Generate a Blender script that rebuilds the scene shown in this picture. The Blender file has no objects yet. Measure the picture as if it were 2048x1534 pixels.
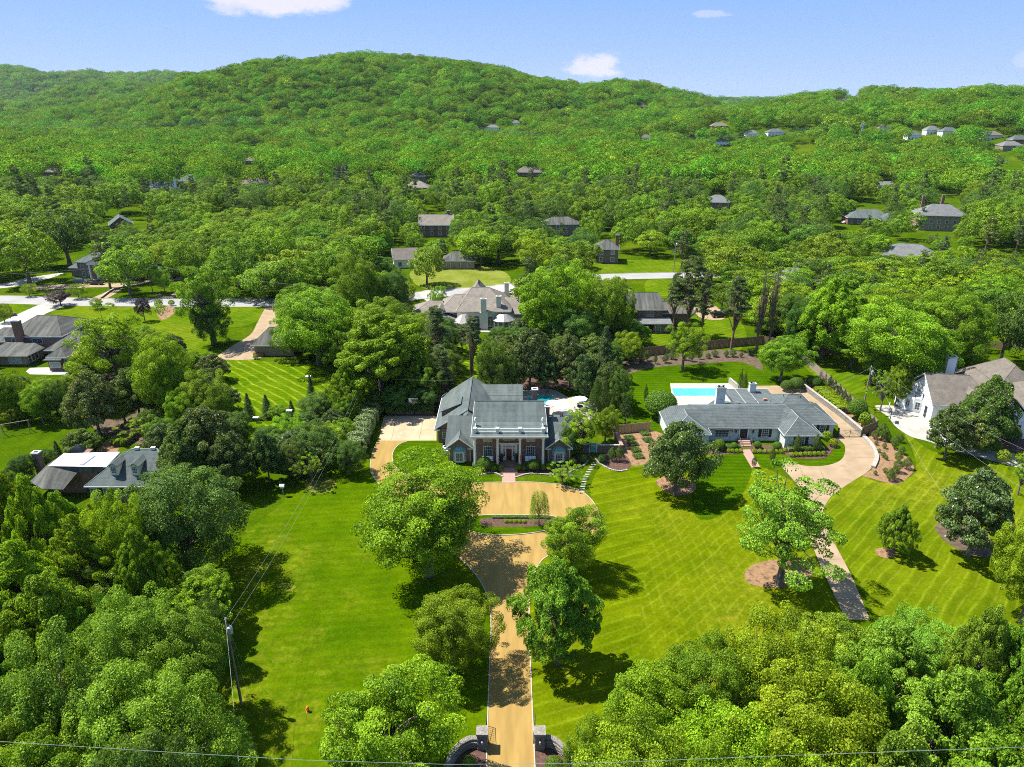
import bpy, bmesh, math, random
import numpy as np
from mathutils import Vector, Matrix
R = math.radians
HAZE = 2.2e-5
S = bpy.context.scene
COL = S.collection
# ------------------------------------------------------------------ camera, sky, sun, exposure
F = 1400.; CX = 1024.; CY = 767.; HOR = 207.; EYE = 60.
PITCH = math.atan((CY-HOR)/F)
cd = bpy.data.cameras.new('camera'); cam = bpy.data.objects.new('camera', cd); COL.objects.link(cam)
cam.location = (0, 0, EYE); cam.rotation_euler = (R(90)-PITCH, 0, 0)
cd.sensor_width = 36; cd.lens = 36*F/2048; cd.clip_start = .5; cd.clip_end = 60000
S.camera = cam
SUN_DIR = Vector((-.485, .172, .857)).normalized()          # towards the sun: from the left, a little behind the houses
sd = bpy.data.lights.new('sun', 'SUN'); sd.energy = 4.8; sd.angle = R(.55); sd.color = (1, .955, .87)
sun = bpy.data.objects.new('sun', sd); COL.objects.link(sun)
sun.rotation_euler = SUN_DIR.to_track_quat('Z', 'Y').to_euler(); sun.location = (-60, 20, 120)
S.view_settings.view_transform = 'Standard'; S.view_settings.look = 'None'
S.view_settings.gamma = 1; S.view_settings.use_curve_mapping = False; S.view_settings.exposure = 1.3
S.cycles.use_denoising = False; S.cycles.max_bounces = 6; S.cycles.diffuse_bounces = 3; S.cycles.sample_clamp_indirect = 3; S.cycles.sample_clamp_direct = 2.6; S.cycles.volume_bounces = 0
S.cycles.filter_width = 1.0

def ray(px, py):
    a = (px-CX)/F; b = (CY-py)/F; c, s = math.cos(PITCH), math.sin(PITCH)
    return Vector((a, c+b*s, -s+b*c))
def G(px, py, z=0.):                                        # where the line of sight through a spot of the photo meets height z
    r = ray(px, py); t = (z-EYE)/r.z
    return Vector((r.x*t, r.y*t, z))
def ZAT(px, py, y):                                         # height where it meets the upright plane at depth y
    r = ray(px, py); return EYE+r.z*y/r.y
def XAT(px, py, y):
    r = ray(px, py); return r.x*y/r.y
def PROJ(x, y, z):
    c, s = math.cos(PITCH), math.sin(PITCH); d = y*c-(z-EYE)*s; u = y*s+(z-EYE)*c
    return (CX+F*x/d, CY-F*u/d, d)

def nn(nt, t, **kw):
    n = nt.nodes.new(t)
    for k, v in kw.items():
        if k.startswith('i_'):
            k = k[2:]; n.inputs[int(k) if k.isdigit() else k].default_value = v
        else: setattr(n, k, v)
    return n
def build_world():
    w = bpy.data.worlds.new('World'); S.world = w; w.use_nodes = True; nt = w.node_tree; nt.nodes.clear()
    L = nt.links.new
    out = nn(nt, 'ShaderNodeOutputWorld'); bg = nn(nt, 'ShaderNodeBackground')
    sky = nn(nt, 'ShaderNodeTexSky'); sky.sky_type = 'NISHITA'; sky.sun_disc = False
    sky.sun_elevation = math.asin(SUN_DIR.z); sky.sun_rotation = math.atan2(SUN_DIR.x, SUN_DIR.y)
    sky.altitude = 200; sky.air_density = 1.25; sky.dust_density = .35; sky.ozone_density = 3.5
    bg.inputs['Strength'].default_value = .09
    hs = nn(nt, 'ShaderNodeHueSaturation'); hs.inputs['Saturation'].default_value = 1.0
    L(sky.outputs[0], hs.inputs['Color'])
    tc = nn(nt, 'ShaderNodeTexCoord')
    # paler, bluer air low over the land, as the photo shows it
    sx = nn(nt, 'ShaderNodeSeparateXYZ'); L(tc.outputs['Generated'], sx.inputs[0])
    g1 = nn(nt, 'ShaderNodeMapRange'); L(sx.outputs[2], g1.inputs[0]); g1.inputs[1].default_value = 0; g1.inputs[2].default_value = .16
    lo = nn(nt, 'ShaderNodeMix', data_type='RGBA'); L(g1.outputs[0], lo.inputs['Factor']); lo.inputs['A'].default_value = (1.95, 2.78, 4.3, 1); lo.inputs['B'].default_value = (.98, 2.0, 4.35, 1)
    g2 = nn(nt, 'ShaderNodeMapRange', interpolation_type='SMOOTHSTEP'); L(sx.outputs[2], g2.inputs[0]); g2.inputs[1].default_value = .12; g2.inputs[2].default_value = .75; g2.inputs[3].default_value = .93; g2.inputs[4].default_value = 0
    m0 = nn(nt, 'ShaderNodeMix', data_type='RGBA'); L(g2.outputs[0], m0.inputs['Factor']); L(hs.outputs[0], m0.inputs['A']); L(lo.outputs['Result'], m0.inputs['B'])
    last = m0.outputs['Result']
    for (px, py, wx, wy, amt, sc, seed) in ((1186, 132, 72, 26, .85, 9, 3), (560, -8, 128, 34, .9, 7, 11), (455, 0, 55, 22, .6, 12, 5),
                                      (1425, 28, 34, 7, .35, 16, 8), (2046, 112, 14, 18, .25, 14, 2), (478, 134, 18, 8, .3, 14, 6)):
        d = ray(px, py).normalized(); rt = d.cross(Vector((0, 0, 1))).normalized(); up = rt.cross(d)
        nz = nn(nt, 'ShaderNodeTexNoise'); nz.inputs['Scale'].default_value = sc*2; nz.inputs['Detail'].default_value = 7; nz.inputs['Roughness'].default_value = .62
        mp = nn(nt, 'ShaderNodeMapping'); mp.inputs['Location'].default_value = (seed, seed*.7, seed*1.3); mp.inputs['Scale'].default_value = (1, 1, 2.2)
        L(tc.outputs['Generated'], mp.inputs[0]); L(mp.outputs[0], nz.inputs['Vector'])
        parts = []
        for ax, wd in ((rt, wx/F), (up, wy/F)):
            dp = nn(nt, 'ShaderNodeVectorMath', operation='DOT_PRODUCT'); dp.inputs[1].default_value = ax; L(tc.outputs['Generated'], dp.inputs[0])
            sb = nn(nt, 'ShaderNodeMath', operation='DIVIDE'); L(dp.outputs['Value'], sb.inputs[0]); sb.inputs[1].default_value = wd
            sq = nn(nt, 'ShaderNodeMath', operation='MULTIPLY'); L(sb.outputs[0], sq.inputs[0]); L(sb.outputs[0], sq.inputs[1]); parts.append(sq)
        ad = nn(nt, 'ShaderNodeMath', operation='ADD'); L(parts[0].outputs[0], ad.inputs[0]); L(parts[1].outputs[0], ad.inputs[1])
        m1 = nn(nt, 'ShaderNodeMath', operation='MULTIPLY_ADD'); L(nz.outputs[0], m1.inputs[0]); m1.inputs[1].default_value = -4.2; L(ad.outputs[0], m1.inputs[2])
        mr = nn(nt, 'ShaderNodeMapRange', interpolation_type='SMOOTHSTEP'); L(m1.outputs[0], mr.inputs['Value'])
        mr.inputs['From Min'].default_value = -1.0; mr.inputs['From Max'].default_value = -1.9; mr.inputs['To Max'].default_value = amt
        fr = nn(nt, 'ShaderNodeVectorMath', operation='DOT_PRODUCT'); fr.inputs[1].default_value = d; L(tc.outputs['Generated'], fr.inputs[0])
        gt = nn(nt, 'ShaderNodeMath', operation='GREATER_THAN'); L(fr.outputs['Value'], gt.inputs[0]); gt.inputs[1].default_value = .5
        cm = nn(nt, 'ShaderNodeMath', operation='MULTIPLY'); L(mr.outputs[0], cm.inputs[0]); L(gt.outputs[0], cm.inputs[1])
        mx = nn(nt, 'ShaderNodeMix', data_type='RGBA'); L(cm.outputs[0], mx.inputs['Factor']); L(last, mx.inputs['A']); mx.inputs['B'].default_value = (4.2, 4.05, 4.5, 1)
        last = mx.outputs['Result']
    L(last, bg.inputs['Color']); L(bg.outputs[0], out.inputs[0])
build_world()

# ------------------------------------------------------------------ materials
MT = {}
def material(name, c1, c2=None, scale=1., rough=.85, bump=0., bscale=None, detail=4, metal=0., spec=.3, coord='Object', c3=None, s3=None, thr=(.35, .65), stretch=None, bdist=.02):
    m = bpy.data.materials.new(name); m.use_nodes = True; nt = m.node_tree; L = nt.links.new
    b = nt.nodes['Principled BSDF']; b.inputs['Roughness'].default_value = rough; b.inputs['Metallic'].default_value = metal
    b.inputs['Specular IOR Level'].default_value = spec; b.inputs['Base Color'].default_value = (*c1, 1)
    tc = nn(nt, 'ShaderNodeTexCoord'); co = tc.outputs[coord]
    if stretch:
        mp = nn(nt, 'ShaderNodeMapping'); mp.inputs['Scale'].default_value = stretch; L(co, mp.inputs[0]); co = mp.outputs[0]
    def noise(sc, det=detail):
        n = nn(nt, 'ShaderNodeTexNoise'); n.inputs['Scale'].default_value = sc; n.inputs['Detail'].default_value = det; L(co, n.inputs['Vector']); return n
    last = None
    if c2:
        n = noise(scale); mr = nn(nt, 'ShaderNodeMapRange'); L(n.outputs[0], mr.inputs[0]); mr.inputs[1].default_value = thr[0]; mr.inputs[2].default_value = thr[1]
        mx = nn(nt, 'ShaderNodeMix', data_type='RGBA'); L(mr.outputs[0], mx.inputs['Factor']); mx.inputs['A'].default_value = (*c1, 1); mx.inputs['B'].default_value = (*c2, 1); last = mx.outputs['Result']
    if c3:
        n = noise(s3, 3); mr = nn(nt, 'ShaderNodeMapRange'); L(n.outputs[0], mr.inputs[0]); mr.inputs[1].default_value = .52; mr.inputs[2].default_value = .68
        mx = nn(nt, 'ShaderNodeMix', data_type='RGBA'); L(mr.outputs[0], mx.inputs['Factor']); L(last, mx.inputs['A']); mx.inputs['B'].default_value = (*c3, 1); last = mx.outputs['Result']
    if last: L(last, b.inputs['Base Color'])
    if bump:
        n = noise(bscale or scale*4, 5); bp = nn(nt, 'ShaderNodeBump'); bp.inputs['Strength'].default_value = bump; bp.inputs['Distance'].default_value = bdist; L(n.outputs[0], bp.inputs['Height']); L(bp.outputs[0], b.inputs['Normal'])
    MT[name] = m; return m

def grass(name, c1=(.068, .135, .006), c2=(.115, .185, .008), stripes=(), dry=(.21, .19, .015), dryamt=.5, weave=0.):
    """mown grass; each stripe set: (pixel a, pixel b, spacing m, contrast, line or band)"""
    m = bpy.data.materials.new(name); m.use_nodes = True; nt = m.node_tree; L = nt.links.new
    b = nt.nodes['Principled BSDF']; b.inputs['Roughness'].default_value = .9; b.inputs['Specular IOR Level'].default_value = 0
    geo = nn(nt, 'ShaderNodeNewGeometry'); P = geo.outputs['Position']
    def noise(sc, det=4, rg=.5):
        n = nn(nt, 'ShaderNodeTexNoise'); n.inputs['Scale'].default_value = sc; n.inputs['Detail'].default_value = det; n.inputs['Roughness'].default_value = rg; L(P, n.inputs['Vector']); return n.outputs[0]
    def mrange(s, a, bb, lo=0., hi=1.):
        r = nn(nt, 'ShaderNodeMapRange'); L(s, r.inputs[0]); r.inputs[1].default_value = a; r.inputs[2].default_value = bb; r.inputs[3].default_value = lo; r.inputs[4].default_value = hi; return r.outputs[0]
    def mix(f, a, bb):
        x = nn(nt, 'ShaderNodeMix', data_type='RGBA'); L(f, x.inputs['Factor'])
        for s, v in (('A', a), ('B', bb)):
            if isinstance(v, tuple): x.inputs[s].default_value = (*v, 1)
            else: L(v, x.inputs[s])
        return x.outputs['Result']
    def math2(op, a, bb):
        x = nn(nt, 'ShaderNodeMath', operation=op)
        for i, v in enumerate((a, bb)):
            if isinstance(v, (int, float)): x.inputs[i].default_value = v
            else: L(v, x.inputs[i])
        return x.outputs[0]
    base = mix(mrange(noise(.12, 5, .6), .35, .65), c1, c2)
    fine = math2('MULTIPLY', mrange(noise(2.6, 6, .75), .25, .75, .62, 1.38), mrange(noise(.5, 4, .6), .3, .7, .86, 1.14))
    pd = math2('MULTIPLY', mrange(noise(.045, 6, .65), .50, .72), mrange(noise(.9, 5, .7), .40, .62))
    base = mix(math2('MULTIPLY', pd, dryamt), base, dry)
    for (pa, pb, sp, amt, mode) in stripes:
        A = G(*pa); B = G(*pb); d = (B-A).normalized(); nrm = Vector((-d.y, d.x, 0))
        dp = nn(nt, 'ShaderNodeVectorMath', operation='DOT_PRODUCT'); dp.inputs[1].default_value = nrm; L(P, dp.inputs[0])
        wob = math2('MULTIPLY', math2('SUBTRACT', noise(.09, 3), .5), 2.4)
        v = math2('MULTIPLY', math2('ADD', dp.outputs['Value'], wob), 2*math.pi/sp)
        s = math2('SINE', v, 0.)
        if mode == 'line': f = math2('MULTIPLY', mrange(s, .55, 1.0), mrange(noise(.35, 4, .7), .3, .6)); base = mix(math2('MULTIPLY', f, amt), base, (.24, .26, .02))
        else: f = mrange(s, -.5, .5); br = mrange(f, 0, 1, 1-amt*.5, 1+amt*.5); sc = nn(nt, 'ShaderNodeVectorMath', operation='SCALE'); L(base, sc.inputs[0]); L(br, sc.inputs['Scale']); base = sc.outputs[0]
    sc = nn(nt, 'ShaderNodeVectorMath', operation='SCALE'); L(base, sc.inputs[0]); L(fine, sc.inputs['Scale'])
    L(sc.outputs[0], b.inputs['Base Color'])
    bp = nn(nt, 'ShaderNodeBump'); bp.inputs['Strength'].default_value = .7; bp.inputs['Distance'].default_value = .08; L(noise(5, 5, .7), bp.inputs['Height']); L(bp.outputs[0], b.inputs['Normal'])
    MT[name] = m; return m

def leafmat(name, dark, light, trans=.3, rough=.5, vary=.12, spec=.25, flower=None):
    m = bpy.data.materials.new(name); m.use_nodes = True; nt = m.node_tree; L = nt.links.new
    b = nt.nodes['Principled BSDF']; b.inputs['Roughness'].default_value = rough; b.inputs['Specular IOR Level'].default_value = spec
    at = nn(nt, 'ShaderNodeAttribute'); at.attribute_name = 'tint'
    oi = nn(nt, 'ShaderNodeObjectInfo')
    mx = nn(nt, 'ShaderNodeMix', data_type='RGBA'); L(at.outputs['Fac'], mx.inputs['Factor']); mx.inputs['A'].default_value = (*dark, 1); mx.inputs['B'].default_value = (*light, 1)
    c = mx.outputs['Result']
    if flower:
        g = nn(nt, 'ShaderNodeMath', operation='GREATER_THAN'); L(at.outputs['Fac'], g.inputs[0]); g.inputs[1].default_value = .985
        m2 = nn(nt, 'ShaderNodeMix', data_type='RGBA'); L(g.outputs[0], m2.inputs['Factor']); L(c, m2.inputs['A']); m2.inputs['B'].default_value = (*flower, 1); c = m2.outputs['Result']
    mu = nn(nt, 'ShaderNodeMix', data_type='RGBA', blend_type='MULTIPLY'); mu.inputs['Factor'].default_value = 1; L(c, mu.inputs['A']); L(oi.outputs['Color'], mu.inputs['B'])
    h = nn(nt, 'ShaderNodeHueSaturation'); L(mu.outputs['Result'], h.inputs['Color'])
    r1 = nn(nt, 'ShaderNodeMapRange'); L(oi.outputs['Random'], r1.inputs[0]); r1.inputs[3].default_value = .5-vary*.10; r1.inputs[4].default_value = .5+vary*.10; L(r1.outputs[0], h.inputs['Hue'])
    fr = nn(nt, 'ShaderNodeMath', operation='MULTIPLY'); L(oi.outputs['Random'], fr.inputs[0]); fr.inputs[1].default_value = 7.31
    fc = nn(nt, 'ShaderNodeMath', operation='FRACT'); L(fr.outputs[0], fc.inputs[0])
    r2 = nn(nt, 'ShaderNodeMapRange'); L(fc.outputs[0], r2.inputs[0]); r2.inputs[3].default_value = 1-vary*1.1; r2.inputs[4].default_value = 1+vary*1.5; L(r2.outputs[0], h.inputs['Value'])
    L(h.outputs[0], b.inputs['Base Color'])
    t = nn(nt, 'ShaderNodeBsdfTranslucent'); hb = nn(nt, 'ShaderNodeMix', data_type='RGBA', blend_type='MULTIPLY'); hb.inputs['Factor'].default_value = 1; L(h.outputs[0], hb.inputs['A']); hb.inputs['B'].default_value = (1.25, 1.15, .45, 1); L(hb.outputs['Result'], t.inputs[0])
    ms = nn(nt, 'ShaderNodeMixShader'); ms.inputs[0].default_value = trans; L(b.outputs[0], ms.inputs[1]); L(t.outputs[0], ms.inputs[2])
    L(ms.outputs[0], nt.nodes['Material Output'].inputs[0]); MT[name] = m; return m

# ------------------------------------------------------------------ mesh helpers
def tag(o, label=None, cat=None, group=None, kind=None):
    if label: o['label'] = label
    if cat: o['category'] = cat
    if group: o['group'] = group
    if kind: o['kind'] = kind
    return o
def link(name, me, parent=None, mat=None):
    o = bpy.data.objects.new(name, me); COL.objects.link(o)
    if parent is not None: o.parent = parent
    if mat is not None:
        o.data.materials.clear(); o.data.materials.append(MT[mat] if isinstance(mat, str) else mat)
    return o
def empty(name, loc, rz=0., label=None, cat=None, group=None):
    o = bpy.data.objects.new(name, None); COL.objects.link(o); o.location = loc; o.rotation_euler = (0, 0, rz); o.empty_display_size = .5
    return tag(o, label, cat, group)
def npmesh(name, V, Fc, tint=None, mat=None, smooth=False):
    """V (n,3), Fc (m,k) all faces the same size"""
    me = bpy.data.meshes.new(name); V = np.asarray(V, np.float32); Fc = np.asarray(Fc, np.int32); m, k = Fc.shape
    me.vertices.add(len(V)); me.vertices.foreach_set('co', V.ravel()); me.loops.add(m*k); me.loops.foreach_set('vertex_index', Fc.ravel())
    me.polygons.add(m); me.polygons.foreach_set('loop_start', np.arange(m, dtype=np.int32)*k)
    try: me.polygons.foreach_set('loop_total', np.full(m, k, np.int32))
    except Exception: pass
    if smooth: me.polygons.foreach_set('use_smooth', np.ones(m, bool))
    me.update(calc_edges=True)
    if tint is not None:
        a = me.attributes.new('tint', 'FLOAT', 'FACE'); a.data.foreach_set('value', np.asarray(tint, np.float32))
    if mat: me.materials.append(MT[mat])
    return me
class MB:
    """collects boxes, tubes and polygons into one mesh"""
    def __init__(s): s.v = []; s.f = []
    def add(s, vs, fs):
        n = len(s.v); s.v += [tuple(v) for v in vs]; s.f += [tuple(i+n for i in f) for f in fs]; return s
    def box(s, x0, x1, y0, y1, z0, z1):
        return s.add([(x0, y0, z0), (x1, y0, z0), (x1, y1, z0), (x0, y1, z0), (x0, y0, z1), (x1, y0, z1), (x1, y1, z1), (x0, y1, z1)],
                     [(0, 3, 2, 1), (4, 5, 6, 7), (0, 1, 5, 4), (1, 2, 6, 5), (2, 3, 7, 6), (3, 0, 4, 7)])
    def obox(s, M, sx, sy, sz):                              # box centred at M
        n = [M @ Vector((x*sx/2, y*sy/2, z*sz/2)) for z in (-1, 1) for x, y in ((-1, -1), (1, -1), (1, 1), (-1, 1))]
        return s.add(n, [(0, 3, 2, 1), (4, 5, 6, 7), (0, 1, 5, 4), (1, 2, 6, 5), (2, 3, 7, 6), (3, 0, 4, 7)])
    def tube(s, pts, rad, n=6, caps=True):
        pts = [Vector(p) for p in pts]; rad = rad if hasattr(rad, '__len__') else [rad]*len(pts); vs = []; fs = []
        for i, p in enumerate(pts):
            d = (pts[min(i+1, len(pts)-1)]-pts[max(i-1, 0)]).normalized(); a = d.orthogonal().normalized() if abs(d.z) < .9 else Vector((1, 0, 0)); a = (a-d*a.dot(d)).normalized(); b = d.cross(a)
            for k in range(n):
                t = 2*math.pi*k/n; vs.append(p+(a*math.cos(t)+b*math.sin(t))*rad[i])
        for i in range(len(pts)-1):
            for k in range(n): fs.append((i*n+k, i*n+(k+1) % n, (i+1)*n+(k+1) % n, (i+1)*n+k))
        if caps: fs += [tuple(range(n))[::-1], tuple(range((len(pts)-1)*n, len(pts)*n))]
        return s.add(vs, fs)
    def lathe(s, prof, n=12, c=(0, 0, 0)):                   # profile of (radius, z)
        vs = []; fs = []
        for r, z in prof:
            for k in range(n): vs.append((c[0]+r*math.cos(2*math.pi*k/n), c[1]+r*math.sin(2*math.pi*k/n), c[2]+z))
        for i in range(len(prof)-1):
            for k in range(n): fs.append((i*n+k, i*n+(k+1) % n, (i+1)*n+(k+1) % n, (i+1)*n+k))
        fs += [tuple(range(n))[::-1], tuple(range((len(prof)-1)*n, len(prof)*n))]
        return s.add(vs, fs)
    def prism(s, poly, z0, z1):                              # upright prism on a flat outline
        n = len(poly); vs = [(p[0], p[1], z0) for p in poly]+[(p[0], p[1], z1) for p in poly]
        a = sum(poly[i][0]*poly[(i+1) % n][1]-poly[(i+1) % n][0]*poly[i][1] for i in range(n))
        if a < 0: vs = vs[:n][::-1]+vs[n:][::-1]
        return s.add(vs, [tuple(range(n))[::-1], tuple(range(n, 2*n))]+[(i, (i+1) % n, n+(i+1) % n, n+i) for i in range(n)])
    def mesh(s, name, mat=None):
        me = bpy.data.meshes.new(name); me.from_pydata(s.v, [], s.f); me.update()
        if mat: me.materials.append(MT[mat] if isinstance(mat, str) else mat)
        return me
    def build(s, name, mat, parent=None, loc=None):
        o = link(name, s.mesh(name, mat), parent)
        if loc is not None: o.location = loc
        return o
def spline(pts, n=6, closed=True):
    """Catmull-Rom through the points; a point written (x, y, 1) stays a corner"""
    out = []; N = len(pts); rng_ = range(N if closed else N-1)
    for i in rng_:
        p1 = pts[i]; p2 = pts[(i+1) % N]; p0 = pts[(i-1) % N] if closed or i > 0 else p1; p3 = pts[(i+2) % N] if closed or i+2 < N else p2
        if len(p1) > 2: p0 = p1
        if len(p2) > 2: p3 = p2
        for k in range(n):
            t = k/n; q = []
            for c in (0, 1):
                a, b, cc, d = p0[c], p1[c], p2[c], p3[c]
                q.append(.5*((2*b)+(-a+cc)*t+(2*a-5*b+4*cc-d)*t*t+(-a+3*b-3*cc+d)*t*t*t))
            out.append(tuple(q))
    if not closed: out.append(pts[-1][:2])
    return out
def outline(px, smooth=True, n=5, z=0.):
    w = [tuple(G(p[0], p[1], z)[:2])+tuple(p[2:3]) for p in px]
    return spline(w, n) if smooth else [p[:2] for p in w]
def sheet(name, px, mat, z=.02, smooth=True, thick=0., label=None, kind='structure', cat=None, parent=None, n=5, world=None):
    poly = world if world else outline(px, smooth, n)
    vs = [(p[0], p[1], z) for p in poly]; bm = bmesh.new(); vv = [bm.verts.new(v) for v in vs]
    es = [bm.edges.new((vv[i], vv[(i+1) % len(vv)])) for i in range(len(vv))]
    r = bmesh.ops.triangle_fill(bm, edges=es, use_beauty=True)
    bmesh.ops.recalc_face_normals(bm, faces=bm.faces)
    for f in bm.faces:
        if f.normal.z < 0: f.normal_flip()
    if thick:
        r = bmesh.ops.extrude_face_region(bm, geom=list(bm.faces)); 
        for e in r['geom']:
            if isinstance(e, bmesh.types.BMVert): e.co.z += thick
        bmesh.ops.recalc_face_normals(bm, faces=bm.faces)
    me = bpy.data.meshes.new(name); bm.to_mesh(me); bm.free(); o = link(name, me, parent, mat)
    return tag(o, label, cat, None, kind)
def strip(mb, pts, w, z0, z1):
    """a wall or kerb of width w following ground points"""
    P = [Vector((p[0], p[1], 0)) for p in pts]; vs = []; fs = []
    for i, p in enumerate(P):
        d = (P[min(i+1, len(P)-1)]-P[max(i-1, 0)]).normalized(); nrm = Vector((-d.y, d.x, 0))*w/2
        for q, z in ((p-nrm, z0), (p+nrm, z0), (p+nrm, z1), (p-nrm, z1)): vs.append((q.x, q.y, z))
    for i in range(len(P)-1):
        a = i*4; b = a+4
        for k in range(4): fs.append((a+k, b+k, b+(k+1) % 4, a+(k+1) % 4))
    fs += [(0, 1, 2, 3), tuple(len(vs)-4+k for k in (3, 2, 1, 0))]
    return mb.add(vs, fs)

# ------------------------------------------------------------------ the lie of the land
def smooth01(t): t = np.clip(t, 0, 1); return t*t*(3-2*t)
def lat_noise(x, y, s, seed):
    r = np.random.RandomState(seed); v = 0
    for k in range(6):
        a = r.uniform(0, 6.28); f = r.uniform(.6, 1.5)/s; v = v+np.sin((x*math.cos(a)+y*math.sin(a))*f*6.28+r.uniform(0, 6.28))
    return v/6
RIDGES = [  # (skyline as photo points, depth of the crest, width of the rise, depth at which the rise starts)
    ([(-700, 262), (-200, 250), (0, 252), (100, 240), (250, 217), (330, 191), (380, 167), (480, 157), (560, 149), (620, 138), (700, 124), (760, 124), (800, 128), (900, 136), (1000, 155), (1100, 178), (1160, 185), (1220, 181), (1280, 181), (1340, 197), (1400, 213), (1460, 236), (1560, 256), (1800, 265), (2700, 262)], 1650, 800),
    ([(-700, 270), (0, 268), (1000, 262), (1300, 252), (1400, 242), (1460, 233), (1500, 226), (1560, 219), (1600, 208), (1650, 203), (1750, 196), (1850, 203), (1950, 200), (2048, 205), (2300, 201), (2700, 220)], 1350, 850),
    ([(-900, 151), (-200, 143), (0, 144), (60, 147), (110, 160), (200, 155), (270, 161), (330, 156), (390, 160), (460, 185), (700, 210), (2700, 210)], 3900, 1200),
    ([(-900, 230), (60, 219), (110, 195), (160, 183), (260, 177), (330, 183), (420, 205), (600, 220), (2700, 230)], 2500, 700),
    ([(-900, 217), (1000, 214), (1380, 210), (1450, 203.5), (1530, 204.5), (1620, 211), (2900, 212)], 9000, 5000),
]
def land(x, y):
    """height of the ground; flat round the houses, rising into wooded hills"""
    x = np.asarray(x, float); y = np.maximum(np.asarray(y, float), 1.); c, s = math.cos(PITCH), math.sin(PITCH)
    d = np.hypot(x, y)
    px = CX+F*(x/y)/c; h = np.zeros_like(d)
    for sk, r0, w in RIDGES:
        ys = np.interp(px, [p[0] for p in sk], [p[1] for p in sk]); b = (CY-ys)/F
        slope = (-s+b*c)/(c+b*s); top = EYE+slope*r0
        t = (y-(r0-w))/w
        up = smooth01(t)*.75+np.clip(t, 0, 1)*.25
        back = 1-.55*smooth01((y-r0)/(r0*.6))
        k = np.where(y < r0, up, back)
        rough = lat_noise(x, y, 560, int(r0))*38*np.sin(np.clip(t, 0, 1)*math.pi)+lat_noise(x, y, 210, int(r0)+1)*13*np.sin(np.clip(t, 0, 1)*math.pi)
        h = np.maximum(h, np.maximum(top, 0)*k+rough*(t > 0)*(top > 25))
    return h*smooth01((d-420)/260)
def build_ground():
    ys = np.concatenate([np.linspace(-60, 420, 9), np.linspace(440, 1000, 29)[0:], np.linspace(1020, 3400, 100), np.linspace(3500, 6200, 30), np.linspace(6400, 15000, 26)])
    xs = np.concatenate([np.linspace(-14, -1.6, 30), np.linspace(-1.55, 1.55, 170), np.linspace(1.6, 14, 30)])
    X = []; 
    for yy in ys:
        k = max(yy, 260)*.72; X.append(np.stack([xs*k, np.full_like(xs, yy)], 1))
    A = np.array(X); Z = land(A[..., 0], A[..., 1]); V = np.concatenate([A, Z[..., None]], 2).reshape(-1, 3)
    n, m = len(ys), len(xs); i = np.arange(n-1)[:, None]*m+np.arange(m-1)[None, :]; i = i.ravel()
    me = npmesh('ground', V, np.stack([i, i+1, i+m+1, i+m], 1), smooth=True)
    o = link('ground', me, None, 'field'); tag(o, kind='structure'); return o

# ------------------------------------------------------------------ trees
def leaves(C, N, ls, T, rng, asp=.62, jit=.75):
    """leaf shaped quads at C facing about N"""
    n = len(C); nv = N+rng.normal(size=(n, 3))*jit; nv /= np.linalg.norm(nv, axis=1)[:, None]+1e-9
    t = np.cross(nv, rng.normal(size=(n, 3))); t /= np.linalg.norm(t, axis=1)[:, None]+1e-9; b = np.cross(nv, t)
    s = (ls*rng.uniform(.65, 1.35, n))[:, None]; sa = s*asp
    V = np.stack([C-t*s, C-b*sa+nv*s*.12, C+t*s, C+b*sa+nv*s*.12], 1).reshape(-1, 3)
    return V, np.arange(n*4).reshape(-1, 4), T
def lobes(rng, n, amp):
    D = rng.normal(size=(n, 3)); D /= np.linalg.norm(D, axis=1)[:, None]; A = rng.uniform(-amp, amp, n)
    def f(d): return 1+((np.clip(d@D.T, 0, 1)**3)*A).sum(1)
    return f
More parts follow.
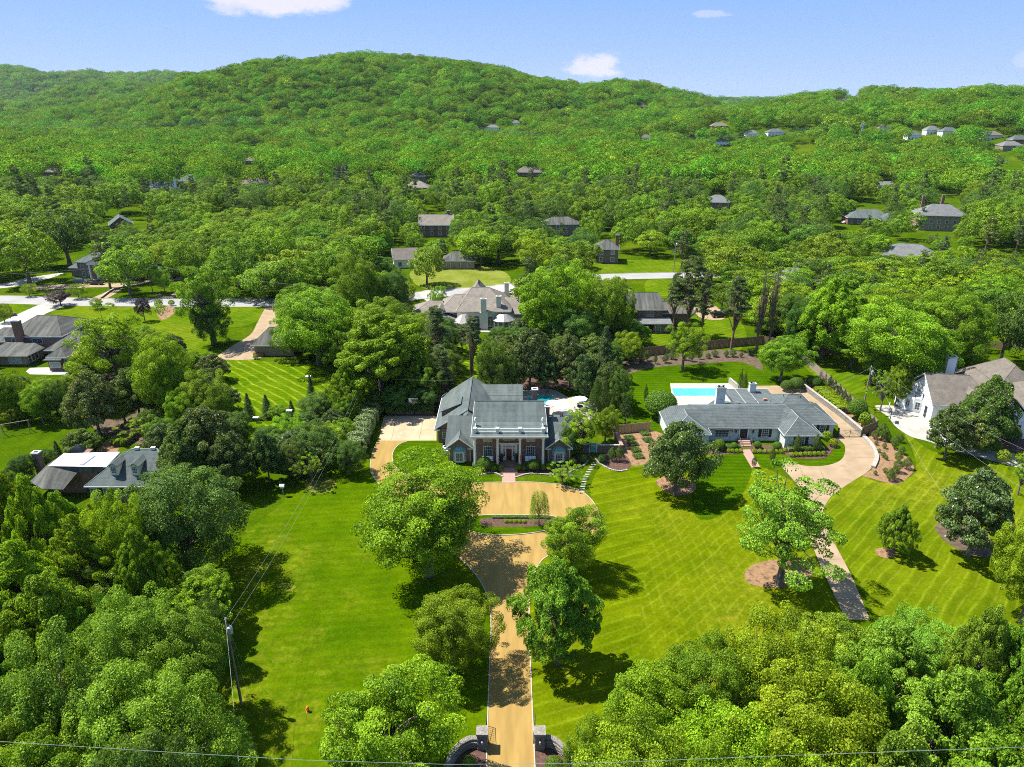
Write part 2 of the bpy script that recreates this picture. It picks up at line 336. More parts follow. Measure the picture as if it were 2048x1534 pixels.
def puff_tree(seed, npuff, nleaf, ls, shape='round', rx=1., rz=.8, pr=(.17, .3), lob=.35, zlow=-.45, flat=.75, asp=.62, jit=.75, fill=.25, tintsp=.35, updir=.5, skirt=0.):
    """crown of leafy puffs within the unit ellipsoid, centre at 0; returns leaf arrays and puff centres"""
    rng = np.random.RandomState(seed); f = lobes(rng, 9, lob)
    k = np.arange(npuff)+.5; z = 1-k/npuff*(1-zlow); ph = k*2.39996+rng.uniform(0, 6)
    q = np.sqrt(np.maximum(0, 1-z*z)); D = np.stack([q*np.cos(ph), q*np.sin(ph), z], 1)+rng.normal(size=(npuff, 3))*.13; D /= np.linalg.norm(D, axis=1)[:, None]
    rr = f(D)*rng.uniform(.68, .95, npuff); nin = int(npuff*fill); rr[rng.choice(npuff, nin, replace=False)] *= rng.uniform(.4, .8, nin)
    PC = D*rr[:, None]; PR = rng.uniform(pr[0], pr[1], npuff)
    if shape == 'cone': w = np.clip(1.02-(PC[:, 2]+1)/2, .03, 1); PC[:, 0] *= w*1.25; PC[:, 1] *= w*1.25; PR *= (.45+.6*w)
    if shape == 'egg': w = np.clip(1.0-.55*np.clip(PC[:, 2], 0, 1), .3, 1); PC[:, 0] *= w; PC[:, 1] *= w
    if skirt: w = 1+skirt*(1/np.sqrt(np.clip(1-np.minimum(D[:, 2], 0)**2, .12, 1))-1); PC[:, 0] *= w; PC[:, 1] *= w
    PC *= np.array([rx, rx, rz])
    cnt = PR**2; cnt = np.maximum(4, (cnt/cnt.sum()*nleaf)).astype(int); idx = np.repeat(np.arange(npuff), cnt); n = len(idx)
    out = PC[idx]/(np.linalg.norm(PC[idx], axis=1)[:, None]+1e-6); d = rng.normal(size=(n, 3))+out*.55+np.array([0, 0, updir]); d /= np.linalg.norm(d, axis=1)[:, None]
    sub = lobes(rng, 14, .45); rad = PR[idx]*sub(d)*(1-.45*rng.uniform(0, 1, n)**2.2)
    C = PC[idx]+d*rad[:, None]*np.array([1, 1, flat])
    pt = rng.normal(size=npuff)*tintsp*.5; T = np.clip(.45+pt[idx]*.8+rng.normal(size=n)*.21, 0, .98); T[rng.uniform(size=n) > .985] = 1.
    V, Fc, T = leaves(C, d*.9+out*.3+np.array([0, 0, .35]), ls, T, rng, asp, jit)
    return V, Fc, T, PC
PROTO = {}
def trunk_mesh(name, H, r0, base_z, PC, nl, mat, rng, bend=.03, split=.35):
    mb = MB(); top = base_z*.9; pts = [(0, 0, -.3)]; rad = [r0*1.5]
    for k in range(1, 6): t = k/5; pts.append((rng.uniform(-bend, bend)*H*t, rng.uniform(-bend, bend)*H*t, top*t)); rad.append(r0*(1.15-.6*t))
    mb.tube(pts, rad, 8)
    if len(PC):
        sel = rng.choice(len(PC), min(nl, len(PC)), replace=False)
        for i in sel:
            p = Vector(PC[i]); a = Vector(pts[rng.randint(2, 5)]); mid = a.lerp(p, .5)+Vector((rng.uniform(-.06, .06)*H, rng.uniform(-.06, .06)*H, .05*H*rng.uniform(-.2, 1)))
            q = p.lerp(mid, .12); mb.tube([a, a.lerp(mid, .5)+Vector((0, 0, .02*H)), mid, q], [r0*.5, r0*.36, r0*.24, r0*.07], 5)
            for _ in range(2):
                e = Vector(PC[rng.randint(len(PC))]);
                if (e-mid).length < .35*H: mb.tube([mid, mid.lerp(e, .5), e], [r0*.16, r0*.11, r0*.04], 4)
    return mb.mesh(name, mat)
def proto(key, crown, W, H, clear, r0, lmat, bmat='bark', nl=14, **kw):
    """W crown radius m, H whole height m, clear = height of clear trunk"""
    seed = abs(hash(key)) % 9999 if False else sum(ord(c)*(i+7) for i, c in enumerate(key)); rng = np.random.RandomState(seed)
    V, Fc, T, PC = crown(seed); hz = (H-clear)/2; s = np.array([W, W, hz]); off = np.array([0, 0, clear+hz])
    V = V*s+off
    me = npmesh('crown_'+key, V, Fc, T, lmat); PCw = PC*s+off
    tm = trunk_mesh('trunk_'+key, H, r0, clear+hz*1.1, PCw, nl, bmat, rng, **kw)
    PROTO[key] = (me, tm, W, H)
# ------------------------------------------------------------------ materials of the place
material('bark', (.10, .075, .055), (.19, .16, .13), 3, .95, .6, 6, stretch=(1, 1, .25))
material('bark_pine', (.13, .075, .05), (.2, .13, .09), 3, .95, .6, 6, stretch=(1, 1, .3))
leafmat('leaf_oak', (.034, .090, .002), (.300, .470, .030), trans=.38, spec=.12)
leafmat('leaf_dark', (.030, .078, .010), (.165, .285, .045), trans=.4, spec=.14)
leafmat('leaf_magnolia', (.026, .062, .006), (.205, .290, .075), trans=.35, rough=.45, spec=.15, flower=(.6, .54, .42), vary=.1)
leafmat('leaf_pine', (.055, .100, .018), (.190, .250, .070), trans=.2, vary=.08)
leafmat('leaf_spruce', (.030, .070, .008), (.120, .190, .035), trans=.15)
leafmat('leaf_purple', (.035, .018, .022), (.085, .05, .05), trans=.2)
leafmat('leaf_box', (.085, .160, .008), (.24, .35, .02), trans=.3, vary=.05, spec=.05)
leafmat('leaf_hedge', (.09, .15, .03), (.19, .26, .07), trans=.25)
leafmat('leaf_far', (.030, .090, .006), (.235, .430, .035), vary=.26, trans=.36, spec=.0)
leafmat('leaf_far_dark', (.022, .068, .009), (.130, .265, .036), vary=.22, trans=.32, spec=0)
grass('field', (.028, .062, .001), (.048, .084, .001))

def rc(**kw): return lambda seed: puff_tree(seed, **kw)
def big(name, n, k, **kw):
    for i in range(k):
        yield i
for i in range(3):
    proto('oak%d' % i, rc(npuff=230, nleaf=84000, ls=.0145, lob=.55, pr=(.075, .18), fill=.3, zlow=-.85), 6.5, 14, 1.2, .38, 'leaf_oak', nl=30)
for i in range(2):
    proto('maple%d' % i, rc(npuff=250, nleaf=84000, ls=.0165, lob=.45, pr=(.075, .155), fill=.25, shape='egg', zlow=-.95, skirt=.45), 5.5, 14, .7, .30, 'leaf_oak', nl=24)
proto('airy0', rc(npuff=85, nleaf=30000, ls=.016, lob=.6, pr=(.10, .19), fill=.45, flat=.6, zlow=-.9), 6.5, 14, 1.2, .34, 'leaf_oak', nl=44)
proto('airy1', rc(npuff=70, nleaf=22000, ls=.016, lob=.6, pr=(.10, .18), fill=.5, flat=.6, zlow=-.8), 5.5, 14, 2.5, .28, 'leaf_oak', nl=44)
proto('willow0', rc(npuff=170, nleaf=52000, ls=.017, lob=.5, pr=(.09, .18), fill=.3, zlow=-.9), 6., 14, .9, .34, 'leaf_dark', nl=26)
for i in range(2):
    proto('magnolia%d' % i, rc(npuff=150, nleaf=26000, ls=.026, lob=.3, pr=(.10, .18), fill=.25, shape='egg', zlow=-.97, jit=1., skirt=.8), 4.2, 10, .1, .2, 'leaf_magnolia', nl=22)
proto('cypress0', rc(npuff=120, nleaf=14000, ls=.022, lob=.15, pr=(.13, .2), fill=.1, shape='cone', zlow=-.98), 1.6, 7, .2, .1, 'leaf_spruce', nl=4)
proto('cypress1', rc(npuff=120, nleaf=14000, ls=.024, lob=.12, pr=(.15, .22), fill=.1, shape='egg', zlow=-.98), 1.5, 6, .1, .1, 'leaf_spruce', nl=4)
# mid distance versions
for i in range(4):
    proto('mid%d' % i, rc(npuff=52, nleaf=10500, ls=.032, lob=.35, pr=(.17, .32), fill=.15, zlow=-.85), 6.5, 14, 1.2, .36, 'leaf_oak', nl=7)
for i in range(2):
    proto('middark%d' % i, rc(npuff=60, nleaf=10500, ls=.030, lob=.35, pr=(.16, .30), fill=.15, zlow=-.85), 6.2, 14, 1., .36, 'leaf_dark', nl=7)
proto('midmag0', rc(npuff=80, nleaf=6000, ls=.045, lob=.3, pr=(.12, .2), fill=.25, shape='egg', zlow=-.95, jit=1., skirt=.8), 4.2, 10, .1, .2, 'leaf_magnolia', nl=8)
def pine_crown(nt, nleaf, ls=.03, low=-.55, wr=.62):
    def f(seed):
        rng = np.random.RandomState(seed); PCs = []; PRs = []
        for k in range(nt):
            z = rng.uniform(low, 1)**1; w = (.35+.75*(1-((z-low)/(1-low))**1.5))*wr; a = rng.uniform(0, 6.28); r = w*rng.uniform(.2, 1); PCs.append((r*math.cos(a), r*math.sin(a), z)); PRs.append(rng.uniform(.10, .22))
        PC = np.array(PCs); PR = np.array(PRs); idx = rng.randint(0, nt, nleaf); d = rng.normal(size=(nleaf, 3)); d /= np.linalg.norm(d, axis=1)[:, None]
        C = PC[idx]+d*(PR[idx]*rng.uniform(.3, 1, nleaf))[:, None]*np.array([1.15, 1.15, .22]); T = np.clip(.5+rng.normal(size=nt)[idx]*.15+rng.normal(size=nleaf)*.2, 0, .98)
        V, Fc, T = leaves(C, d*.4+np.array([0, 0, .6]), ls, T, rng, .28, 1.); return V, Fc, T, PC
    return f
proto('pine0', pine_crown(110, 26000, wr=.8), 4.5, 20, 4.5, .26, 'leaf_pine', 'bark_pine', nl=46)
proto('pine1', pine_crown(90, 22000, low=-.35, wr=.8), 4.2, 21, 6, .26, 'leaf_pine', 'bark_pine', nl=40)
proto('midpine0', pine_crown(60, 6500, .05, wr=.8), 4.5, 20, 4.5, .26, 'leaf_pine', 'bark_pine', nl=18)
proto('snag0', pine_crown(46, 1800, .03, -.7, .5), 3.2, 20, 3., .28, 'leaf_pine', 'bark_pine', nl=46)
def spruce_crown(seed, layers=26, nleaf=16000):
    rng = np.random.RandomState(seed); C = []; N = []; PC = []
    for k in range(layers):
        z = -1+2*(k+.5)/layers; w = (1-(z+1)/2)**.85*.95+.03; nb = max(5, int(15*w)+4)
        for b in range(nb):
            a = rng.uniform(0, 6.28); ln = w*rng.uniform(.7, 1.1); m = max(4, int(nleaf/layers/nb*1.2*(.4+w))); t = rng.uniform(.1, 1, m)**.6
            p = np.stack([np.cos(a)*ln*t, np.sin(a)*ln*t, z-.10*t*t+np.zeros(m)], 1)+rng.normal(size=(m, 3))*np.array([.05, .05, .014]); C.append(p); N.append(np.tile([math.cos(a)*.4, math.sin(a)*.4, .9], (m, 1))); PC.append((math.cos(a)*ln*.9, math.sin(a)*ln*.9, z-.08))
    C = np.concatenate(C); N = np.concatenate(N); T = np.clip(.5+rng.normal(size=len(C))*.22, 0, .98)
    V, Fc, T = leaves(C, N, .03, T, rng, .4, .6); return V, Fc, T, np.array(PC)
proto('spruce0', spruce_crown, 3.4, 13, .6, .2, 'leaf_spruce', 'bark_pine', nl=12)
# far versions, used on the hills
for i in range(5):
    proto('far%d' % i, rc(npuff=20, nleaf=1700, ls=.058, lob=.35, pr=(.30, .52), fill=.0, zlow=-.5, tintsp=.3), 6.8, 13, 1., .3, 'leaf_far' if i < 3 else 'leaf_far_dark', nl=2)

TREES = []                                                  # (object, category words...) for the labels, written at the end
def fits(kind, dist):
    if dist < 200 or kind[:-1] in ('spruce', 'cypress', 'snag'): return kind
    b = kind[:-1]; return {'oak': 'mid', 'maple': 'mid', 'airy': 'mid', 'willow': 'middark', 'magnolia': 'midmag', 'pine': 'midpine'}.get(b, b)+{'oak': kind[-1], 'maple': '3', 'airy': '2', 'willow': '1'}.get(b, '0')
TNAME = {'oak': 'oak_tree', 'maple': 'maple_tree', 'airy': 'honey_locust_tree', 'willow': 'willow_oak_tree', 'magnolia': 'magnolia_tree', 'cypress': 'cypress_tree', 'pine': 'pine_tree', 'snag': 'bare_pine_tree', 'spruce': 'spruce_tree', 'purple': 'purple_plum_tree'}
TINT = {'y': (1.14, 1.08, .8), 'Y': (1.20, 1.14, .7), 'g': (1, 1, 1), 'd': (.75, .85, .9), 'D': (.55, .62, .8), 'b': (.98, .90, 1.25), 'o': (1.08, .94, 1.1), 'l': (1.06, 1.06, 1.5), 'p': (1, 1, 1)}
def put_tree(kind, loc, H, W, tint='g', rz=None, src=None):
    base = kind.rstrip('0123456789'); d = math.hypot(loc[0], loc[1]); key = fits(kind if base != 'purple' else 'oak1', d)
    me, tm, W0, H0 = PROTO[key]; rr = random.Random(int(loc[0]*97+loc[1]*31)); rz = rr.uniform(0, 6.28) if rz is None else rz
    e = empty(TNAME[base], loc, rz); e.scale = (W/W0, W/W0*rr.uniform(.94, 1.06), H/H0)
    c = link('crown', me, e); t = link('trunk', tm, e)
    col = TINT[tint]; j = [rr.uniform(.93, 1.07) for _ in range(3)]; c.color = (col[0]*j[0], col[1]*j[1], col[2]*j[2], 1)
    if base == 'purple': c.material_slots[0].link = 'OBJECT'; c.material_slots[0].material = MT['leaf_purple']
    e['category'] = 'tree'; TREES.append((e, base, tint, H, W, src)); return e
def T(cx, ytop, ybase, hw, kind, tint='g', hs=1.):
    """a tree read off the photo: crown middle column, top row, foot row, half width"""
    g = G(cx, ybase); _, _, d = PROJ(g.x, g.y, 0); W = hw*d/F
    z1 = ZAT(cx, ytop, g.y); dep = math.atan2(EYE-z1*.8, g.y); H = max(1.2, z1-W*math.tan(dep)*(.30 if kind[:3] in ('oak', 'wil') else .05))*hs
    return put_tree(kind, (g.x, g.y, 0), H, W, tint, src=(cx, (ytop+ybase)/2))

# ------------------------------------------------------------------ ground surfaces
grass('lawn_left', (.036, .076, .0004), (.060, .102, .0006), [((560, 1130), (900, 1110), 1.5, .10, 'band')], dryamt=.8)
grass('lawn_right', (.056, .090, .0004), (.092, .122, .001), [((1215, 1240), (1400, 1192), 1.45, .2, 'line'), ((1215, 1240), (1400, 1192), 2.9, .16, 'band')], dryamt=.6)
grass('lawn_cross', (.056, .088, .0004), (.092, .120, .001), [((1350, 1170), (1460, 1080), 1.25, .2, 'line'), ((1330, 1040), (1420, 1240), 1.6, .13, 'line')], dryamt=.7)
grass('lawn_east', (.056, .090, .001), (.090, .120, .002), [((1700, 1070), (1800, 960), 1.3, .25, 'line'), ((1700, 1070), (1800, 960), 2.6, .18, 'band')], dryamt=.9)
grass('lawn_back', (.042, .092, .0006), (.066, .118, .001), [((455, 730), (600, 810), 2.2, .62, 'line'), ((440, 775), (720, 775), 1.3, .14, 'band')], dryamt=.3)
grass('lawn_lush', (.026, .064, .0004), (.042, .086, .0006), [((1300, 760), (1500, 760), 1.2, .25, 'band')], dryamt=.15)
grass('lawn_far', (.044, .090, .001), (.085, .125, .004), [((30, 625), (80, 618), 1.6, .2, 'band')], dryamt=.5)
grass('meadow', (.10, .13, .012), (.15, .165, .03), dryamt=.5)
material('gravel', (.220, .140, .038), (.28, .183, .052), .45, .95, .35, 14, 6, stretch=(2.2, .35, 1), coord='Object', bdist=.02)
material('drive_tan', (.235, .172, .102), (.29, .213, .133), .3, .9, .15, 20, 6, c3=(.225, .16, .095), s3=.5)
material('concrete', (.31, .228, .135), (.37, .285, .185), .35, .9, .1, 20, 6, c3=(.36, .28, .19), s3=.8)
material('concrete_pale', (.27, .255, .225), (.32, .31, .28), .3, .9, .1, 20, 6, c3=(.36, .34, .30), s3=.6)
material('asphalt', (.215, .21, .20), (.26, .255, .245), .15, .9, .1, 10, 6, c3=(.25, .24, .23), s3=.3)
material('kerb', (.27, .25, .20), (.36, .33, .27), 4, .85, .2, 12)
material('mulch_dark', (.060, .030, .022), (.10, .055, .04), 3, .95, .8, 12, 6, bdist=.06)
material('mulch_orange', (.17, .095, .045), (.24, .145, .075), 2.5, .95, .8, 12, 6, c3=(.10, .06, .035), s3=1.2, bdist=.06)
material('soil', (.055, .038, .022), (.11, .078, .048), 1.2, .95, .5, 10, 6, bdist=.03)
material('brick_path', (.25, .15, .12), (.33, .21, .17), 5, .9, .2, 12)
material('pool_deck', (.30, .28, .235), (.36, .335, .285), .8, .85, .1, 15)
material('stone', (.13, .12, .10), (.25, .23, .20), 3, .9, .8, 8, 6, c3=(.13, .12, .10), s3=5, bdist=.05)
material('stone_pale', (.26, .24, .205), (.34, .32, .28), 2, .9, .5, 8, 6, c3=(.20, .19, .165), s3=4, bdist=.04)

sheet('lawn', [(395, 1150), (560, 1010), (640, 925), (720, 900), (748, 945), (800, 1020), (880, 1095), (930, 1130), (968, 1170), (984, 1250), (976, 1400), (968, 1640), (300, 1640), (380, 1350)], 'lawn_left', .012)
sheet('lawn', [(1180, 985), (1205, 930), (1260, 925), (1330, 905), (1400, 905), (1470, 890), (1320, 1080), (1300, 1320), (1350, 1640), (1074, 1640), (1060, 1350), (1056, 1200), (1080, 1120), (1170, 1095), (1205, 1040)], 'lawn_right', .012)
sheet('lawn', [(1420, 900, 1), (1485, 900), (1530, 935), (1580, 960), (1605, 1000), (1620, 1080), (1660, 1180), (1700, 1280), (1700, 1640), (1325, 1640), (1280, 1320), (1296, 1100), (1325, 1000)], 'lawn_cross', .016)
sheet('lawn', [(1690, 940), (1760, 965), (1830, 945), (1815, 880), (1770, 830), (1800, 850), (1860, 900), (1960, 920), (2120, 960), (2300, 1100), (2200, 1640), (1760, 1640), (1745, 1225), (1640, 1040)], 'lawn_east', .012)
sheet('lawn', [(425, 700), (520, 722), (620, 728), (740, 735), (760, 800), (700, 850), (470, 850), (410, 760)], 'lawn_back', .012)
sheet('lawn', [(900, 700), (960, 690), (985, 740), (940, 800), (900, 770)], 'lawn_back', .016)
sheet('lawn', [(520, 840), (620, 838), (620, 880), (560, 900), (500, 880)], 'lawn_back', .016)
sheet('lawn', [(1228, 750), (1300, 735), (1400, 728), (1480, 722), (1560, 740), (1600, 762), (1560, 778), (1500, 790), (1340, 810), (1310, 860), (1232, 862), (1215, 820)], 'lawn_lush', .012)
sheet('lawn', [(1418, 915), (1480, 908), (1505, 935), (1470, 1010), (1400, 1040), (1385, 980)], 'lawn_lush', .03)
sheet('lawn', [(1505, 905), (1560, 905), (1600, 918), (1660, 915), (1676, 888), (1688, 880), (1693, 898), (1682, 920), (1655, 930), (1612, 931.5), (1580, 924), (1566, 932), (1530, 936)], 'lawn_lush', .03)
sheet('lawn', [(787, 884), (812, 882, 1), (872, 881, 1), (874, 920), (900, 950), (985, 952, 1), (985, 966, 1), (900, 966), (845, 960), (806, 944), (788, 926), (784, 905)], 'lawn_lush', .03)
sheet('lawn', [(-200, 605), (95, 606), (60, 628), (-200, 660)], 'lawn_far', .02)
sheet('lawn', [(100, 622), (150, 612), (340, 615), (390, 640), (420, 700), (300, 720), (170, 660)], 'lawn_far', .02)
sheet('lawn', [(430, 612), (545, 614), (520, 640), (470, 655), (425, 640)], 'lawn_far', .02)
sheet('lawn', [(1190, 523), (1345, 522), (1350, 543), (1190, 545)], 'lawn_far', .02)
sheet('lawn', [(1295, 560), (1345, 562), (1345, 590), (1295, 588)], 'lawn_far', .02)
sheet('lawn', [(1290, 650), (1460, 628), (1480, 700), (1290, 705)], 'lawn_far', .02)
sheet('lawn', [(1600, 712), (1720, 700), (1770, 760), (1690, 790), (1640, 760)], 'lawn_far', .02)
sheet('meadow', [(820, 545), (880, 525), (1000, 540), (1010, 572), (860, 580)], 'meadow', .02)

# roads, drives and paths
RC = [(-420, 592), (0, 599), (190, 604.5), (545, 606), (690, 603), (790, 597), (850, 590), (930, 583), (1010, 576), (1100, 564), (1190, 555), (1345, 551), (1500, 549), (1900, 545)]
def road(name, px, w, mat, z=.03, kerb=True):
    p = spline([tuple(G(*q)[:2]) for q in px], 6, False); mb = MB(); strip(mb, p, w, z-.03, z); tag(mb.build(name, mat), kind='structure')
    if kerb:
        P = [Vector((a[0], a[1], 0)) for a in p]; off = {1: [], -1: []}
        for i, q in enumerate(P):
            d = (P[min(i+1, len(P)-1)]-P[max(i-1, 0)]).normalized(); nrm = Vector((-d.y, d.x, 0))
            for s in off: off[s].append(tuple((q+nrm*s*(w/2+.1))[:2]))
        for s in off: mb = MB(); strip(mb, off[s], .2, 0, .12); tag(mb.build('kerb', 'kerb'), kind='structure')
road('street', RC, 9.4, 'asphalt')
sheet('driveway', [(-200, 700), (-60, 670), (0, 645), (50, 622), (92, 606), (140, 606), (126, 614), (95, 626), (72, 640), (20, 668), (-60, 715)], 'concrete_pale', .045)
sheet('driveway', [(-100, 572), (0, 568), (55, 556), (128, 546), (70, 565), (0, 577), (-100, 582)], 'concrete_pale', .045)
sheet('driveway', [(180, 599), (215, 583), (232, 575), (180, 575), (120, 578), (60, 580), (60, 572), (150, 568), (250, 566), (310, 558), (322, 548), (330, 556), (300, 566), (250, 575), (232, 587), (205, 600)], 'drive_tan', .045)
sheet('driveway', [(534, 614), (558, 614), (575, 640), (560, 690), (525, 702), (517, 718), (438, 718), (452, 700), (500, 670), (515, 645)], 'drive_tan', .045)
sheet('driveway', [(838, 585), (882, 580), (868, 600), (905, 618), (880, 640), (830, 625), (860, 612)], 'concrete_pale', .045)
sheet('driveway', [(985, 572), (1030, 572), (1040, 600), (1010, 620), (985, 605)], 'concrete_pale', .045)
sheet('parking_court', [(338, 545), (365, 535), (362, 560), (335, 562)], 'concrete_pale', .045, smooth=False)
DR = [(970, 1640, 1), (975, 1450), (979, 1330), (982, 1250), (975, 1195), (955, 1155), (925, 1122), (888, 1092), (840, 1060), (790, 1010), (757, 968), (741, 940), (745, 905), (757, 880, 1), (872, 881.5, 1), (815, 882.5), (796, 891), (785, 908), (788, 928), (806, 946), (848, 961), (915, 966), (985, 965), (1060, 964.5), (1120, 969), (1163, 983), (1189, 1008), (1200, 1040), (1191, 1072), (1155, 1095), (1105, 1108), (1077, 1130), (1062, 1180), (1058, 1250), (1062, 1350), (1066, 1450), (1075, 1640, 1)]
sheet('driveway', DR, 'gravel', .04)
sheet('parking_court', [(768, 832), (873, 832), (873, 881.5), (757, 881.5)], 'concrete', .05, smooth=False)
for xx in (793, 848):
    a = G(xx, 834); b = G(xx-10, 880); mb = MB(); strip(mb, [a[:2], b[:2]], .05, .049, .056); tag(mb.build('paving_joint', 'soil'), kind='structure')
ISL = [(925, 1047), (948, 1034), (984, 1031), (1060, 1031), (1105, 1033), (1122, 1045), (1100, 1059), (1063, 1067), (1010, 1071), (963, 1068.5), (935, 1060)]
sheet('driveway_island', ISL, 'lawn_lush', .045, thick=.07)
sheet('mulch_bed', [(962, 1040), (1000, 1036), (1080, 1035), (1110, 1040), (1085, 1053), (1000, 1055), (965, 1052)], 'mulch_dark', .125)
def kerbline(px, w=.12, z1=.09, mat='kerb', name='kerb', closed=False, n=5):
    p = spline([tuple(G(q[0], q[1])[:2]) for q in px], n, closed)
    if closed: p.append(p[0])
    mb = MB(); strip(mb, p, w, 0, z1); return tag(mb.build(name, mat), kind='structure')
kerbline(DR[0:14]); kerbline(DR[15:25], ); kerbline(DR[24:37]); kerbline(ISL, closed=True, z1=.15)
# drive of the white brick house
RD = [(1740, 1240, 1), (1702, 1150), (1668, 1085), (1645, 1035), (1655, 1003), (1672, 985), (1700, 966), (1724, 951), (1744, 935), (1753, 916), (1747, 896), (1726, 872), (1700, 846), (1660, 812), (1612, 781), (1590, 772), (1500, 772, 1), (1500, 800, 1), (1604, 800), (1640, 815), (1676, 852), (1676, 875), (1690, 893), (1684, 918), (1655, 930.5), (1612, 932), (1580, 925), (1565, 934), (1585, 958), (1606, 985), (1616, 1020), (1620, 1075), (1645, 1140), (1692, 1240, 1)]
sheet('driveway', RD, 'drive_tan', .04)
def joint(a, b):
    mb = MB(); strip(mb, [G(*a)[:2], G(*b)[:2]], .04, .038, .046); tag(mb.build('paving_joint', 'soil'), kind='structure')
for a, b in (((1655, 1160), (1705, 1158)), ((1640, 1120), (1690, 1118)), ((1672, 1200), (1728, 1199)), ((1700, 890), (1740, 888)), ((1705, 915), (1752, 915)), ((1640, 940), (1660, 985)), ((1600, 935), (1618, 985))): joint(a, b)
sheet('mulch_bed', [(1740, 862), (1764, 874), (1791, 896), (1813, 914), (1825, 928), (1828, 940), (1819, 952), (1805, 963), (1791, 969), (1763, 963), (1740, 956), (1725, 951), (1746, 936), (1755, 916), (1748, 895), (1727, 871)], 'mulch_orange', .03)
sheet('driveway', [(1750, 812), (1800, 812), (1900, 815), (1935, 850), (1905, 882), (1960, 893), (2030, 908), (2200, 945), (2200, 975), (2008, 928), (1953, 913), (1900, 898), (1860, 884), (1826, 875), (1809, 866), (1790, 852), (1775, 833)], 'concrete_pale', .04)
sheet('garden_path', [(1003.5, 966), (1006.5, 942), (1030, 942), (1031, 966)], 'brick_path', .06, smooth=False)
sheet('garden_path', [(1482, 900), (1500, 899), (1520, 934), (1503, 936)], 'brick_path', .06, smooth=False)
sheet('mulch_bed', [(955, 925), (1000, 922), (1006, 925, 1), (1006, 952, 1), (985, 946), (962, 952), (952, 940)], 'mulch_dark', .05)
sheet('mulch_bed', [(1031, 925, 1), (1100, 925), (1150, 912), (1178, 908), (1178, 922), (1165, 932), (1150, 938), (1138, 945), (1110, 949), (1060, 948), (1031, 954, 1)], 'mulch_dark', .05)
sheet('mulch_bed', [(1192, 912), (1240, 905), (1262, 925), (1256, 938), (1238, 943), (1215, 936), (1198, 924)], 'mulch_dark', .05)
sheet('mulch_bed', [(1240, 868), (1300, 860), (1345, 880), (1350, 900), (1310, 922), (1264, 931), (1245, 905)], 'mulch_orange', .03)
sheet('mulch_bed', [(1415, 892, 1), (1483, 890, 1), (1484, 905), (1420, 910)], 'mulch_dark', .05)
sheet('mulch_bed', [(1500, 890, 1), (1570, 893, 1), (1572, 907), (1503, 905)], 'mulch_dark', .05)
sheet('mulch_bed', [(1566, 900, 1), (1640, 896), (1662, 888), (1673, 872), (1678, 888), (1665, 900), (1648, 917), (1590, 917), (1572, 910)], 'mulch_dark', .055)
sheet('mulch_bed', [(1312, 962), (1330, 982), (1356, 992), (1385, 985), (1390, 970), (1350, 950)], 'mulch_orange', .04)
sheet('mulch_bed', [(1490, 1145), (1520, 1125), (1590, 1118), (1625, 1135), (1610, 1165), (1550, 1176), (1500, 1168)], 'mulch_orange', .04)
sheet('mulch_bed', [(1750, 1100), (1765, 1096), (1785, 1100), (1794, 1110), (1778, 1117), (1758, 1112)], 'mulch_orange', .04)
sheet('mulch_bed', [(1870, 1055), (1900, 1090), (1960, 1115), (1990, 1100), (1960, 1060), (1900, 1040)], 'soil', .04)
sheet('mulch_bed', [(895, 1560), (920, 1500), (945, 1490), (972, 1500, 1), (969, 1640, 1), (880, 1640)], 'mulch_dark', .03)
sheet('mulch_bed', [(1070, 1500, 1), (1095, 1492), (1118, 1500), (1140, 1560), (1150, 1640), (1075, 1640, 1)], 'mulch_dark', .03)
sheet('mulch_bed', [(1245, 722), (1300, 712), (1400, 700), (1500, 706), (1525, 740), (1480, 724), (1400, 728), (1300, 736), (1240, 752)], 'soil', .03)
sheet('mulch_bed', [(1600, 770), (1630, 762), (1690, 815), (1735, 862), (1726, 868), (1660, 808)], 'mulch_orange', .03)
sheet('mulch_bed', [(960, 770), (1100, 750), (1200, 765), (1215, 800), (1150, 778), (1050, 778)], 'mulch_dark', .03)
sheet('mulch_bed', [(308, 612), (345, 612), (350, 625), (325, 640), (312, 625)], 'mulch_orange', .035)
sheet('mulch_bed', [(1905, 880), (1960, 850), (2060, 850), (2200, 900), (2200, 930), (2040, 905), (1930, 885)], 'mulch_dark', .03)
sheet('mulch_bed', [(190, 905), (230, 870), (240, 880), (230, 910)], 'mulch_orange', .03)
sheet('bare_earth', [(150, 740), (260, 760), (330, 800), (420, 850), (470, 960), (420, 1010), (300, 900), (180, 850)], 'soil', .02)
sheet('bare_earth', [(770, 790), (830, 760), (900, 760), (870, 825), (775, 828)], 'soil', .025)
for px in ([(608, 963), (640, 950), (672, 965), (660, 985), (625, 985)], [(552, 1172), (575, 1165), (592, 1174), (575, 1183)], [(480, 1520), (500, 1480), (515, 1500), (500, 1534)]):
    sheet('worn_grass', px, 'meadow', .018)
def edging(px):                                             # pale stone blocks edging a bed, each one a stone
    root = empty('stone_edging', G(px[0][0], px[0][1]), 0, None, None); root['kind'] = 'structure'
    p = spline([tuple(G(q[0], q[1])[:2]) for q in px], 5, False); me = None; rr = random.Random(3)
    mb = MB().box(-.16, .16, -.11, .11, 0, .16); me = mb.mesh('edging_stone', 'stone_pale'); acc = 0
    for i in range(len(p)-1):
        a = Vector(p[i]); b = Vector(p[i+1]); L = (b-a).length
        while acc < L:
            q = a.lerp(b, acc/L); o = link('edging_stone', me, root); o.location = (q.x-root.location.x, q.y-root.location.y, 0); o.rotation_euler[2] = math.atan2(b.y-a.y, b.x-a.x)+rr.uniform(-.12, .12); o.scale = (1, rr.uniform(.9, 1.3), rr.uniform(.8, 1.3)); acc += .36
        acc -= L
